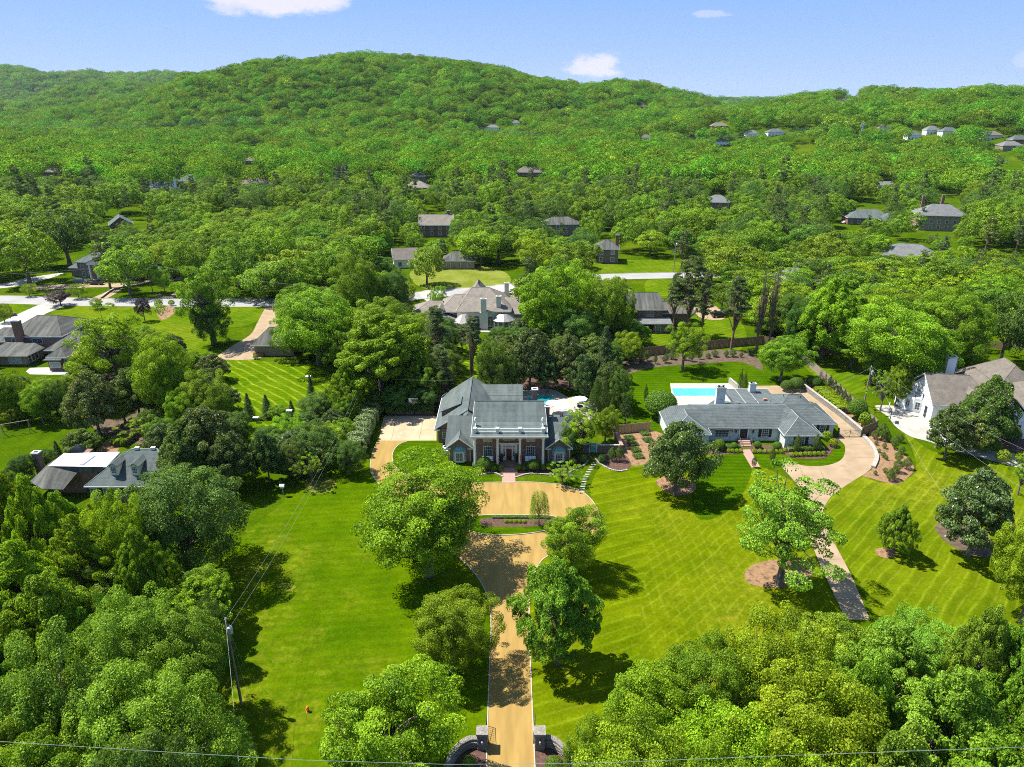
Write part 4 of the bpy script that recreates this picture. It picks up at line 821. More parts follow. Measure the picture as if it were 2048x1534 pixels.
    MB().add([(-13.5, 23.2, 2.9), (-2.2, 23.2, 2.9), (xr, 23.2, 7.0), (-13.5, 23.4, 2.9), (-2.2, 23.4, 2.9), (xr, 23.4, 7.0)], [(0, 1, 2), (3, 5, 4), (0, 3, 4, 1), (1, 4, 5, 2), (2, 5, 3, 0)]).build('gable', 'brick', e)
    # cross wing behind it: two steps of roof
    za = ZAT(972, 768.5, by+22.5)
    h.wall(-2.2, 3.0-.6, 15.5, 23.2, 3.4, 'brick')
    slab('roof', [[(-7.2, 18.9, za-.95), (2.7, 18.9, za-.95), (2.7, 22.5, za), (-7.2, 22.5, za)], [(-7.2, 22.5, za), (2.7, 22.5, za), (2.7, 24.4, za-1.8), (-7.2, 24.4, za-1.8)]], 'shingle_slate', e)
    slab('roof', [[(-7.0, 14.6, za-2.5), (2.7, 14.6, za-2.5), (2.7, 18.88, za-1.0), (-7.0, 18.88, za-1.0)]], 'shingle_slate', e, .2); MB().box(2.2, 2.4, 14.9, 24.0, 3.3, za-1.4).build('gable', 'brick', e); MB().box(2.71, 2.78, 14.6, 22.5, za-2.75, za-2.45).build('fascia', 'white_paint', e)
    # low dormer in the left slope, little boxed dormer at the ridge end
    d = MB().add([(-13.1, 11.6, 3.7), (-13.1, 15.0, 3.7), (-9.6, 15.0, 6.0), (-9.6, 11.6, 6.0), (-13.1, 11.6, 4.75), (-13.1, 15.0, 4.75), (-9.6, 15.0, 6.35), (-9.6, 11.6, 6.35)], [(0, 1, 2, 3)[::-1], (0, 4, 5, 1)[::-1], (0, 3, 7, 4)[::-1], (1, 5, 6, 2)[::-1], (3, 2, 6, 7)[::-1]]).build('dormer', 'brick', e)
    slab('dormer_roof', [[(-13.5, 11.3, 4.7), (-13.5, 15.3, 4.7), (-9.3, 15.3, 6.5), (-9.3, 11.3, 6.5)]], 'shingle_slate', d, .12, .04)
    d = h.box('dormer', xr-.65, xr+.65, 5.6, 7.4, 5.3, 6.35, 'cream_paint'); slab('dormer_roof', [[(xr-.85, 5.4, 6.35), (xr, 5.4, 6.95), (xr, 8, 6.95), (xr-.85, 8, 6.35)], [(xr, 5.4, 6.95), (xr+.85, 5.4, 6.35), (xr+.85, 8, 6.35), (xr, 8, 6.95)]], 'shingle_slate', d, .1)
    h.chimney(6.95, 5.2, 3.5, ZAT(1091, 812, by+5.2)-.1, .85, .8, 'brick'); h.chimney(X(1069.5, 13, 790), 13, 3, ZAT(1069, 779, by+13), 1.05, .9, 'brick'); h.wall(3.4, 9.5, 9.0, 13.2, 2.7, 'brick')
    slab('roof', [[(3.0, 9.6, 3.3), (6.5, 11.5, 4.2), (3.0, 13.6, 3.1)], [(3.0, 13.6, 3.1), (6.5, 11.5, 4.2), (9.9, 13.6, 3.1)], [(6.5, 11.5, 4.2), (9.9, 9.6, 3.3), (9.9, 13.6, 3.1)], [(3.0, 9.6, 3.3), (9.9, 9.6, 3.3), (6.5, 11.5, 4.2)]], 'shingle_slate', e)
    h.vent(-9.7, 6.2, 5.9, .7, 'iron'); h.window(-13.501, 12, 1.7, 2.4, 1.9, face=-math.pi/2, nx=4, nz=1, name='garage_door', glass='white_paint'); 
    for px in (0,): h.window(-12.2, 7.69, 1.6, .8, 1.2)
portico_house()
# ---- the white painted brick ranch house
def ranch_house():
    bx, by = 44., 119.4; h = House('ranch_house', (bx, by, 0), 0, 'white painted brick single storey house with dark shutters and blue grey hip roofs'); e = h.e
    sh = 'shingle_ranch'; w = 'brick_white'
    X = lambda px, y, py=880: XAT(px, py, y+by)-bx
    h.wall(-7.2, 7.8, 1.1, 12.6, 2.75, w); h.wall(-14.2, -7.2, -1.8, 10, 2.75, w); h.wall(6.9, 13.2, -2.2, 9, 2.75, w); h.wall(13.2, 18.1, 2.9, 12, 2.75, w)
    zr = 5.45
    # one joined roof: centre, two wings coming forward
    y0, yr, yb = .75, 5.9, 11.8; xl, xr_ = -7.0, 7.7; lw0, lw1, rw0, rw1 = -14.6, -6.85, 6.5, 13.6; lm, rm = (lw0+lw1)/2, (rw0+rw1)/2; yl, yrr = -2.2, -2.6
    slab('roof', [[(lw1, y0, 2.9), (rw0, y0, 2.9), (rm, 4.5, zr-.35), (rm-.6, yr, zr), (lm+1.1, yr, zr), (lm, 4.4, zr-.35)],
                  [(lw1, y0, 2.9), (lm, 4.4, zr-.35), (lm, 1.6, zr-.35), (lw1, yl, 2.9)], [(lw0, yl, 2.9), (lw1, yl, 2.9), (lm, 1.6, zr-.35)], [(lw0, yl, 2.9), (lm, 1.6, zr-.35), (lm, 4.4, zr-.35), (lm+1.1, yr, zr), (lw0, yb-1.2, 2.9)],
                  [(rw0, y0, 2.9), (rw0, yrr, 2.9), (rm, .9, zr-.35), (rm, 4.5, zr-.35)], [(rw0, yrr, 2.9), (rw1, yrr, 2.9), (rm, .9, zr-.35)], [(rw1, yrr, 2.9), (rw1, yb, 2.9), (rm-.6, yr, zr), (rm, 4.5, zr-.35), (rm, .9, zr-.35)],
                  [(lw0, yb-1.2, 2.9), (lm+1.1, yr, zr), (rm-.6, yr, zr), (rw1, yb, 2.9)]], sh, e, .15)
    mb = MB(); mb.tube([(lm+1.1, yr, zr), (rm-.6, yr, zr)], .08, 5)
    for a, b in (((lm, 1.6, zr-.35), (lw1, yl, 2.9)), ((lm, 1.6, zr-.35), (lw0, yl, 2.9)), ((rm, .9, zr-.35), (rw0, yrr, 2.9)), ((rm, .9, zr-.35), (rw1, yrr, 2.9)), ((lm, 1.6, zr-.35), (lm, 4.4, zr-.35)), ((rm, .9, zr-.35), (rm, 4.5, zr-.35))): mb.tube([a, b], .06, 4)
    mb.build('ridge_cap', 'flashing', e)
    mb = MB(); mb.box(lw1+.05, rw0-.05, y0-.05, y0-.01, 2.68, 2.88); mb.box(lw0, lw1, yl-.05, yl-.01, 2.68, 2.88); mb.box(rw0, rw1, yrr-.05, yrr-.01, 2.68, 2.88); mb.box(lw1+.01, lw1+.05, yl, y0-.05, 2.68, 2.885); mb.box(rw0-.05, rw0-.01, yrr, y0-.05, 2.68, 2.885); mb.box(lw0-.05, lw0-.01, yl, yb-1.2, 2.68, 2.88); mb.box(rw1+.01, rw1+.05, yrr, 2.4, 2.68, 2.88); mb.build('fascia', 'white_paint', e)
    # lower block on the right
    slab('roof', [[(10.0, 2.5, 2.9), (18.5, 2.5, 2.9), (15.4, 6.6, 4.75), (9.5, 6.6, 4.75)], [(18.5, 2.5, 2.9), (18.5, 12.6, 2.9), (15.4, 8.0, 4.75), (15.4, 6.6, 4.75)], [(9.5, 6.6, 4.75), (15.4, 6.6, 4.75), (15.4, 8.0, 4.75), (9.5, 8.0, 4.75)], [(9.5, 8.0, 4.75), (15.4, 8.0, 4.75), (18.5, 12.6, 2.9), (9.5, 12.6, 2.9)]], sh, e, .15); mb = MB(); mb.box(13.7, 18.5, 2.42, 2.48, 2.68, 2.88); mb.box(18.51, 18.56, 2.5, 12.6, 2.68, 2.88); mb.build('fascia', 'white_paint', e); mb = MB(); mb.tube([(12.6, 6.6, 4.76), (15.4, 6.6, 4.76), (18.5, 2.5, 2.92)], .07, 4); mb.build('ridge_cap', 'flashing', e)
    h.wall(9.5, 17.4, 12.2, 17.5, 2.6, w); h.hip(9.0, 17.2, 8.2, 17.6, 2.75, 4.7, sh, .3, 'x', 4.0, 3.6)
    # flat roofed rear room with pale seams
    h.wall(1.6, 10.2, 11.8, 18.6, 2.9, w); fr = h.box('flat_roof', 1.3, 10.5, 11.2, 19.0, 2.92, 3.35, sh)
    for x in (3.6, 6.2): MB().box(x-.06, x+.06, 11.3, 19.0, 3.352, 3.39).build('roof_seam', 'grey_metal', fr)
    mb = MB().box(1.22, 10.58, 19.0, 19.1, 3.1, 3.42); mb.build('fascia', 'white_paint', e); h.box('roof_hatch', 7.6, 8.3, 12.6, 13.2, 3.35, 3.75, 'terracotta')
    slab('roof', [[(-5, 10.6, 3.0), (0, 8.5, 4.4), (-2.2, 14, 2.9)], [(0, 8.5, 4.4), (3.5, 12.5, 3.0), (-2.2, 14, 2.9)]], sh, e, .1)
    h.chimney(X(1440, 9.8, 795), 9.8, 2.5, ZAT(1440, 776, by+9.8), 1.75, 1.0, w, 'grey_metal', pots=2); h.chimney(X(1504, 17.5, 780), 17.5, 2.5, ZAT(1503, 768, by+17.5), 1.3, 1.0, w, 'grey_metal', pots=1)
    # front: raised door, big window under an awning, shuttered window
    dx = X(1485, 1.09); o = h.box('door_surround', dx-.95, dx+.95, .97, 1.097, .55, 2.65, 'white_paint'); MB().add([(dx-1.0, .96, 2.65), (dx+1.0, .96, 2.65), (dx+.6, .96, 2.85), (dx-.6, .96, 2.85), (dx-1.0, 1.09, 2.65), (dx+1.0, 1.09, 2.65), (dx+.6, 1.09, 2.85), (dx-.6, 1.09, 2.85)], [(0, 1, 2, 3), (7, 6, 5, 4), (0, 4, 5, 1), (2, 6, 7, 3), (1, 5, 6, 2), (3, 7, 4, 0)]).build('door_arch', 'white_paint', o)
    dr = h.box('door', dx-.7, dx+.7, .93, .968, .6, 2.5, 'black_paint'); MB().lathe([(.04, 0), (.04, .07)], 6, (dx+.1, .9, 1.5)).build('handle', 'grey_metal', dr)
    h.window(X(1442, 1.09), 1.09, 1.75, 2.5, 1.75, nx=4, nz=4)
    a = X(1442, 1.09); MB().add([(a-1.6, 1.09, 2.9), (a+1.6, 1.09, 2.9), (a+1.75, .25, 2.62), (a-1.75, .25, 2.62), (a-1.6, 1.09, 2.72), (a+1.6, 1.09, 2.72), (a+1.75, .25, 2.5), (a-1.75, .25, 2.5)], [(0, 3, 2, 1), (4, 5, 6, 7), (2, 3, 7, 6), (0, 4, 7, 3), (1, 2, 6, 5), (0, 1, 5, 4)]).build('awning', 'black_paint', e)
    h.window(X(1528, 1.09), 1.09, 1.75, 1.15, 1.7, nx=3, nz=4, shut='black_paint'); h.window(X(1602, -2.21), -2.21, 1.55, 1.25, 1.7, nx=3, nz=4, shut='black_paint'); h.window(X(1641, 2.89), 2.89, 1.7, 1.1, 1.5, nx=3, nz=4, shut='black_paint'); h.window(X(1390, -1.81), -1.81, 1.6, 1.1, 1.6, nx=3, nz=4, shut='black_paint')
    for px in (1471.5, 1506):
        x = X(px, 1.0, 865); l = MB().box(x-.04, x+.04, .8, 1.09, 2.2, 2.26).build('wall_lantern', 'iron', e); MB().lathe([(.05, 0), (.14, .12), (.16, .5), (.02, .7)], 6, (x, .85, 1.75)).build('lantern_body', 'iron', l)
    # steps and iron rails
    h.box('porch_floor', dx-1.1, dx+1.1, -.3, 1.096, 0, .55, 'brick_path')
    for k in range(3): h.box('step', dx-.95, dx+.95, -.3-.38*(k+1), -.3-.38*k, 0, .42-.14*k, 'brick_path')
    for sg in (-1, 1):
        mb = MB(); mb.tube([(dx+sg*1.0, .9, 1.35), (dx+sg*1.0, -.3, 1.35), (dx+sg*1.0, -1.4, .9)], .03, 5)
        for k in range(7): yy = .8-.34*k; zb = .55 if yy > -.3 else .45-(-.3-yy)*.38; zt = 1.35 if yy > -.3 else 1.35-(-.3-yy)*.41; mb.tube([(dx+sg*1.0, yy, max(zb, .02)), (dx+sg*1.0, yy, zt)], .018, 4)
        mb.build('handrail', 'iron', e)
    for x, y, z in ((6.0, 12.4, 3.3), (8.9, 12.2, 3.3), (13.4, 12.9, 4.6), (11.5, 12.5, 4.5), (14.9, 12.3, 4.3), (17.4, 6.4, 3.6)): h.vent(x, y, z, .4, 'iron')
ranch_house()

# ---- brick house at the left edge, seen from its garden side
def left_house():
    b = (-121.5, 166., 0); h = House('brick_house', b, 0, 'dark brick house with mossy grey hip roof beside the long white drive'); e = h.e
    sh = 'shingle_dark'; w = 'brick'
    h.wall(-7.3, 7.2, 3.2, 17, 5.2, w); h.hip(-7.3, 7.2, 3.2, 17.2, 5.35, 8.7, sh, .5, 'x', 5.4, 5.0)
    h.wall(-14, -7.3, 5, 14, 3.4, w); h.hip(-14, -7.0, 4.6, 14, 3.5, 5.6, sh, .4, 'x', 3, 0)
    h.chimney(-2.9, 2.7, 0, 9.4, 1.9, 1.1, 'brick_red')
    h.window(-5.1, 3.19, 4.0, .9, 1.1, nx=1, nz=2); h.window(.9, 3.19, 4.0, 2.4, 1.1, nx=2, nz=2)
    # garden room
    h.wall(-6.4, 1.9, -3.4, 3.2, 2.5, 'brick_tan'); slab('roof', [[(-8.0, -5.0, 2.7), (3.2, -5.0, 2.7), (1.4, 1.2, 4.2), (-6.0, 1.6, 4.2)], [(-6.0, 1.6, 4.2), (1.4, 1.2, 4.2), (3.9, 1.0, 2.9), (-7.6, 3.1, 3.4)], [(3.2, -5.0, 2.7), (3.9, 1.0, 2.9), (1.4, 1.2, 4.2)]], sh, e)
    for x in (-2.3, -1.2, -.1): h.window(x, -3.41, 1.3, .75, 1.8, nx=1, nz=2, glass='window_glass_curtain')
    for y in (-2.5, -1.2, .1): h.window(1.91, y, 1.4, .95, 2.0, face=math.pi/2, nx=1, nz=2)
    slab('roof', [[(-13.6, -9.3, 2.4), (-5.2, -9.2, 2.4), (-3.4, -5.2, 2.7), (-8.8, -5.4, 2.7)]], sh, e, .12)
    for x in (-5.5, -8.5): h.box('post', x-.1, x+.1, -8.8, -8.6, 0, 2.3, 'wood_brown')
    # right hand wing with the gabled end
    h.wall(6.0, 13, 1.5, 12.5, 3.3, w); h.hip(6.2, 15.5, -1.9, 11.2, 3.4, 6.3, sh, .4, 'x', 4.6, 4.6); h.wall(10.2, 15.4, -7.0, 2, 3.3, w); h.hip(9.8, 14.0, -7.2, 4, 3.4, 5.2, sh, .4, 'y', 2.5, 0); h.wall(9.9, 13.0, -7.8, -2, 2.6, w)
    slab('roof', [[(9.0, -8.3, 2.9), (13.4, -8.3, 2.9), (13.4, -5.6, 4.1), (12.0, -5.2, 4.2)], [(9.0, -8.3, 2.9), (12.0, -5.2, 4.2), (9.4, -4.2, 3.0)]], 'shingle_slate', e, .15)
    h.window(11.5, -7.81, 1.6, 2.4, 1.3, nx=4, nz=2, glass='window_glass_curtain'); h.window(14.2, -7.01, 2.6, 1.5, 1.35, nx=4, nz=2)
    for x, y, z in ((-4.6, 6.2, 6.6), (-.6, 8, 7.6), (2, 6.4, 6.9), (9, 3, 5.3), (10.6, 1.5, 5)): h.vent(x, y, z, .5, 'white_paint')
left_house()
sheet('patio', [(52, 743), (60, 736), (95, 735), (142, 741), (150, 749), (100, 750), (60, 749)], 'concrete_pale', .05, smooth=False)

# ---- house with white flat roofs and dormers, lower left
def dormer_house():
    b = tuple(G(215, 985)); h = House('brick_house', b, 0, 'brick house with two dormers and bright white flat roofs at lower left'); e = h.e; sh = 'shingle_slate'
    def Q(zx, zy, z): p = G(60+zx/6.827, 860+zy/6.827, z); return (p.x-b[0], p.y-b[1], z)
    ze = 3.3; A = Q(735, 770, ze); B = Q(1440, 785, ze); z1 = 7.2; C = Q(1385, 258, z1); D = Q(1745, 258, z1); E_ = (D[0]+3.2, A[1]+.2, ze); yb = C[1]*2-A[1]
    slab('roof', [[A, E_, D, C], [A, C, (A[0]+.3, yb, ze)], [E_, (E_[0], yb, ze), D], [(A[0]+.3, yb, ze), C, D, (E_[0], yb, ze)]], sh, e, .16)
    mb = MB(); mb.tube([A, C], .07, 4); mb.tube([C, D], .07, 4); mb.tube([D, E_], .07, 4); mb.build('ridge_cap', 'flashing', e); mb = MB().box(A[0], E_[0], A[1]-.1, A[1]-.02, ze-.25, ze-.02); mb.build('fascia', 'white_paint', e)
    h.wall(A[0]+.6, E_[0]-.5, A[1]+.5, yb-.5, ze-.1, 'brick')
    y = A[1]+.49
    for zx in (895, 1010+60, 1200): x = Q(zx, 830, 2)[0]; h.window(x, y, 1.9, 1.0, 1.5, nx=2, nz=4, shut='black_paint')
    sl = (z1-ze)/(C[1]-A[1])
    for zx, zt in ((1115, 640), (1405, 640)):
        p = Q(zx, 700, ze+.7); x = p[0]; yd = A[1]+1.6; zz = ze+1.5*sl
        d = h.box('dormer', x-.62, x+.62, yd, yd+3.4, zz-.3, zz+1.75, 'cream_paint'); zt = zz+1.75
        slab('dormer_roof', [[(x-.85, yd-.25, zt), (x, yd-.25, zt+.6), (x, yd+4.3, zt+.6), (x-.85, yd+3.4, zt)], [(x, yd-.25, zt+.6), (x+.85, yd-.25, zt), (x+.85, yd+3.4, zt), (x, yd+4.3, zt+.6)]], sh, d, .1)
        MB().add([(x-.62, yd+.001, zt), (x+.62, yd+.001, zt), (x, yd+.001, zt+.45), (x-.62, yd+.1, zt), (x+.62, yd+.1, zt), (x, yd+.1, zt+.45)], [(0, 1, 2), (3, 5, 4), (0, 3, 4, 1), (1, 4, 5, 2), (2, 5, 3, 0)]).build('dormer_gable', 'cream_paint', d)
        h.window(x, yd-.005, zz+1.0, .72, 1.05, nx=3, nz=4, parent=d, name='dormer_window')
    # flat roofed part, slate skirt falling to the left and front
    z2 = 5.0; F1 = Q(250, 492, z2); F2 = Q(1040, 503, z2); F3 = Q(460, 322, z2); F4 = Q(1225, 300, z2)
    o = MB().prism([F1[:2], F2[:2], F4[:2], F3[:2]], z2-.2, z2+.02).build('flat_roof', 'white_membrane', e)
    pa = Q(690, 465, z2+.3); pb = Q(870, 335, z2+.3); mb = MB(); strip(mb, [pa[:2], pb[:2]], .5, z2+.021, z2+.32); mb.build('roof_kerb', 'white_membrane', o)
    G1 = Q(60, 590, ze); G2 = Q(430, 800, 2.4); Kp = Q(655, 580, 3.9); K2 = Q(600, 760, 2.6); K3 = Q(930, 580, 3.9)
    slab('roof', [[F1, (F1[0]+.4, F1[1]-3.2, 2.6), (Kp[0]-.8, F1[1]-3.4, 2.6), (Kp[0], Kp[1], 4.0), (K3[0], K3[1], 4.0), F2], [F1, F3, (G1[0]-.4, G1[1]+4.2, 2.8), (G1[0], G1[1]-1.5, 2.6), (F1[0]+.4, F1[1]-3.2, 2.6)]], 'shingle_dark', e, .12)
    h.wall(F1[0]-.2, F4[0], F1[1], F3[1], z2-.3, 'brick_red'); h.wall(Kp[0]-.6, A[0]+3.5, Kp[1]+.3, F1[1]+.5, 3.9, 'brick_red'); xw = (Kp[0]+K3[0])/2; h.window(xw-.4, Kp[1]+.29, 2.5, .8, 1.6, nx=2, nz=3)
    R1 = Q(495, 315, 4.4); R2 = Q(650, 188, 6.2); R3 = Q(770, 250, 4.6); h.wall(R1[0]+.3, R3[0], F3[1]+.5, F3[1]+4.5, 3.6, 'brick'); slab('roof', [[R1, (R3[0], R1[1], 4.4), (R3[0]+.1, R3[1], 4.6), R2]], sh, e, .12)
    h.chimney(Q(150, 300, 5)[0]-1.2, F3[1]+1, 0, 4.6, 1.1, .9, 'brick', 'white_paint')
    for zx in (1475, 1695): p = Q(zx, 245, z1); h.box('roof_vent', p[0]-.35, p[0]+.35, C[1]-.2, C[1]+.3, z1-.1, z1+.3, 'white_paint')
dormer_house()

# ---- cream stucco house with hipped tan roofs
def cream_house():
    b = (-8., 192., 0); h = House('stucco_house', b, 0, 'cream stucco house with steep tan hip roofs, arched windows and tall chimneys'); e = h.e; sh = 'shingle_tan'; w = 'cream_paint'
    h.wall(-7.6, 7.4, 0, 16, 5.2, w); h.hip(-7.4, 7.3, -.2, 16.5, 5.4, 10.2, sh, .45, 'x', 4.2, 6.5); h.hip(-5.5, 1.2, 5, 20, 5.4, 10.9, sh, .4, 'y', 6, 5)
    h.wall(-12.2, -7.0, 3, 13, 4.4, w); h.hip(-12.4, -5, 1.2, 14.5, 4.9, 8.2, sh, .45, 'x', 4.2, 1); h.wall(-21, -11.8, 4, 14, 2.9, w); h.hip(-21, -11, 3.2, 14.5, 3.1, 6.0, sh, .45, 'x', 5, 2)
    h.wall(7.4, 13.6, 5.0, 14, 3.3, w); h.hip(6.5, 14.2, 3.6, 14.8, 3.6, 7.0, sh, .45, 'x', 0, 4.6)
    # lower slate roofed rooms in front on the left
    h.wall(-15, -7.6, -8, 3, 2.5, w); h.hip(-15, -7.6, -8.2, 3.4, 2.8, 4.3, 'shingle_grey', .4, 'y', 3.4, 0)
    d = h.box('dormer', -13.2, -11.6, -.2, 4, 3.9, 5.5, w); slab('dormer_roof', [[(-13.6, -.5, 5.5), (-12.4, -.5, 6.5), (-12.4, 5, 6.5), (-13.6, 4, 5.5)], [(-12.4, -.5, 6.5), (-11.2, -.5, 5.5), (-11.2, 4, 5.5), (-12.4, 5, 6.5)]], sh, d, .1); h.window(-12.4, -.21, 4.7, 1.1, 1.3, nx=2, nz=2, parent=d, name='dormer_window', frame='white_paint')
    # bronze pyramid roof over the breakfast room
    c = (-5.6, -2.6); n = 8; vs = [(c[0]+3.1*math.cos(2*math.pi*k/n+.39), c[1]+3.1*math.sin(2*math.pi*k/n+.39), 3.1) for k in range(n)]+[(c[0]+.9*math.cos(2*math.pi*k/n+.39), c[1]+.9*math.sin(2*math.pi*k/n+.39), 5.0) for k in range(n)]
    MB().add(vs, [(k, (k+1) % n, n+(k+1) % n, n+k) for k in range(n)]+[tuple(range(n, 2*n)), tuple(range(n))[::-1]]).build('pyramid_roof', 'metal_seam', e); MB().prism([(c[0]+2.6*math.cos(2*math.pi*k/n+.39), c[1]+2.6*math.sin(2*math.pi*k/n+.39)) for k in range(n)], 0, 3.1).build('wall', w, e)
    # round bay on the right with a fluted roof
    c = (5.6, -.2); n = 12; ring = lambda r, z: [(c[0]+r*math.cos(2*math.pi*k/n), c[1]+r*math.sin(2*math.pi*k/n), z) for k in range(n)]
    by_ = MB().prism([p[:2] for p in ring(2.9, 0)], 0, 3.2).build('bay', w, e); vs = ring(3.6, 3.2)+ring(1.3, 4.7)
    MB().add(vs, [(k, (k+1) % n, n+(k+1) % n, n+k) for k in range(n)]+[tuple(range(n, 2*n)), tuple(range(n))[::-1]]).build('bay_roof', 'metal_seam', by_)
    for k in (7, 8, 9, 10): a = 2*math.pi*(k+.5)/n; h.window(c[0]+2.82*math.cos(a), c[1]+2.82*math.sin(a), 1.7, 1.0, 2.0, face=a+math.pi/2, nx=2, nz=3, parent=by_, name='bay_sash')
    h.window(1.9, -.01, 1.6, 1.7, 2.6, nx=2, nz=2, arch=True); h.window(-2.2, -.01, 1.9, 1.7, 2.4, nx=2, nz=2, arch=True)
    ch = h.chimney(0, -.5, 5.2, 8.9, 1.5, 1.0, w, w); h.box('chimney_base', -1.15, 1.15, -.95, -.003, 0, 5.2, w); h.chimney(4.2, 1.4, 4.5, 9.2, 1.3, 1.2, w, w); h.chimney(6.4, 14.5, 5, 9.8, 1.3, 1.0, w, w)
    for x, y, z in ((-6.2, 5, 8.0), (-6.8, 1.5, 6.3), (-15.4, 5.8, 4.5), (-13.2, 6.5, 4.6)): h.vent(x, y, z, .7, 'iron')
    h.box('terrace', -1.5, 3.2, -3.2, -.96, 0, .12, 'stone_pale')
cream_house()

# ---- white house on the right with the brown grey roof
def white_house():
    b = tuple(G(1975, 868)); h = House('white_house', b, R(-9), 'white painted gabled house with taupe roof and white chimney at the right edge'); e = h.e; sh = 'shingle_brown'; w = 'white_wall'
    h.wall(-9.3, 2, 3.5, 15, 4.2, w); h.hip(-9.3, 2.2, 3.5, 15.5, 4.3, 8.6, sh, .5, 'x', 0, 4, wallmat=w)
    h.wall(-1.3, 6.2, -1.2, 14, 3.6, w); h.hip(-1.3, 6.2, -1.4, 20, 3.8, 8.2, sh, .45, 'y', 0, 5, wallmat=w); h.wall(6.2, 24, 2, 14, 3.4, w); h.hip(6, 24, 1.6, 16, 3.6, 8.9, sh, .45, 'x', 5, 6); h.hip(4, 16, 10, 26, 3.6, 9.2, sh, .45, 'y', 6, 6)
    h.chimney(-2.4, 16, 4, 10.2, 1.7, 1.3, w, 'grey_metal', pots=1)
    h.window(3.2, -1.21, 1.7, 1.5, 2.0, nx=1, nz=1, arch=True, shut='black_paint'); h.window(-3.4, 3.49, 1.6, 1.1, 1.6, nx=2, nz=3, shut='black_paint'); h.window(8.0, 1.99, 1.7, 1.0, 2.2, nx=2, nz=3, shut='black_paint')
    h.window(-9.31, 6.3, 1.4, .9, 2.1, face=-math.pi/2, nx=2, nz=4, frame='black_paint'); 
    # lower, rounded end with its terrace rail above
    rb = MB().prism([(-9.301, 8.5), (-10.8, 9), (-12.2, 11), (-12.6, 14), (-11.5, 16.5), (-9.301, 17)], 0, 3.1).build('bay', w, e)
    for k, (x, y, a) in enumerate(((-10.05, 8.75, -.32), (-11.5, 10.0, -.96), (-12.42, 12.5, -1.44))): h.window(x, y-.02, 1.5, .8, 1.6, face=a, nx=2, nz=3, parent=rb, name='bay_sash')
    mb = MB(); pts = [(-9.4, 8.6), (-10.7, 9.1), (-12.1, 11.1), (-12.5, 14)]
    for z in (3.5, 3.9, 4.3): mb.tube([(p[0], p[1], z) for p in pts], .03, 4)
    for p in pts: mb.box(p[0]-.07, p[0]+.07, p[1]-.07, p[1]+.07, 3.1, 4.35)
    mb.build('railing', 'black_paint', rb)
    d = h.box('dormer', -2.6, -1.4, 1.2, 7, 4.6, 6.2, w); slab('dormer_roof', [[(-3.0, .9, 6.2), (-2, .9, 7.1), (-2, 8, 7.1), (-3.0, 7, 6.2)], [(-2, .9, 7.1), (-1, .9, 6.2), (-1, 7, 6.2), (-2, 8, 7.1)]], sh, d, .1); h.window(-2.0, 1.19, 5.5, .6, .9, nx=1, nz=2, parent=d, frame='black_paint')
    for x, y, z in ((12.6, 6.6, 7.2), (10.5, 5.2, 6.4), (14.2, 5.0, 6.3)): h.box('roof_vent', x-.25, x+.25, y-.25, y+.25, z, z+.5, 'white_plastic')
white_house()

# ---- brick house right of centre with the covered porch
def porch_house():
    b = tuple(G(1275, 664)); h = House('brick_house', b, 0, 'two storey brick house with covered back porch and tall red chimney behind the pines'); e = h.e; w = 'brick'
    h.wall(-1.5, 7.6, 3.2, 12, 5.6, w); h.hip(-6, 8.2, 2.8, 14.5, 5.8, 9.2, 'shingle_dark', .3, 'x', 0, 1.6); h.wall(-6, -1.5, 7, 14, 5.6, w)
    h.wall(7.6, 16, 6.4, 13, 3.8, w); h.hip(7.6, 17, 5.8, 13.6, 3.9, 6.9, 'shingle_brown', .3, 'x', 0, 0, wallmat='white_wall'); h.chimney(12.2, 13.5, 2, 10.2, 1.4, 1.2, 'brick_red')
    h.window(3.9, 3.19, 4.3, 1.9, 1.3, nx=2, nz=2)
    pr = slab('porch_roof', [[(-.3, -1.2, 2.9), (9.4, -1.2, 2.9), (9.4, 3.19, 3.5), (-1.2, 3.19, 3.5)]], 'shingle_grey', e, .2); MB().box(-.3, 9.4, -1.28, -1.22, 2.62, 2.9).build('fascia', 'white_paint', pr)
    for x in (.6, 4.4, 9.1): h.box('post', x-.18, x+.18, -1.05, -.7, 0, 2.62, 'brick_red')
    h.wall(4.5, 9.2, -.6, 3.19, 2.6, w); h.window(5.6, -.61, 1.2, 1.4, 2.0, nx=2, nz=3); h.window(1.9, 3.19, 1.3, 1.2, 2.1, nx=2, nz=3)
    MB().tube([(-1.3, 3.1, 5.4), (-.9, 3.1, 4.9), (-1.2, 3.1, 4.2), (-1.2, 3.1, .1)], .07, 5).build('downpipe', 'white_paint', e)
porch_house()
sheet('patio', [(1250, 660), (1272, 650), (1290, 655), (1284, 668), (1270, 677), (1252, 668)], 'brick_path', .05)
# ---- garage by the striped lawn
def garage():
    b = tuple(G(546, 712)); h = House('garage', b, 0, 'brick garage with dark hip roof above the striped back lawn', 'garage'); e = h.e
    h.wall(-4.6, 5.0, .2, 9, 2.9, 'brick_tan'); h.hip(-4.8, 5.2, 0, 9.4, 3.0, 6.3, 'shingle_dark', .45, 'x', 3.6, 3.6); h.box('foundation', -4.8, -2.2, -.6, .197, 0, .9, 'brick_red'); h.wall(4.5, 14, 5, 17, 3.0, 'brick_tan'); h.hip(4, 14, 4, 18, 3.1, 6.6, 'shingle_dark', .4, 'y', 4.5, 4.5)
    h.window(2.5, .19, 1.7, 1.0, 1.2, nx=2, nz=2)
garage()
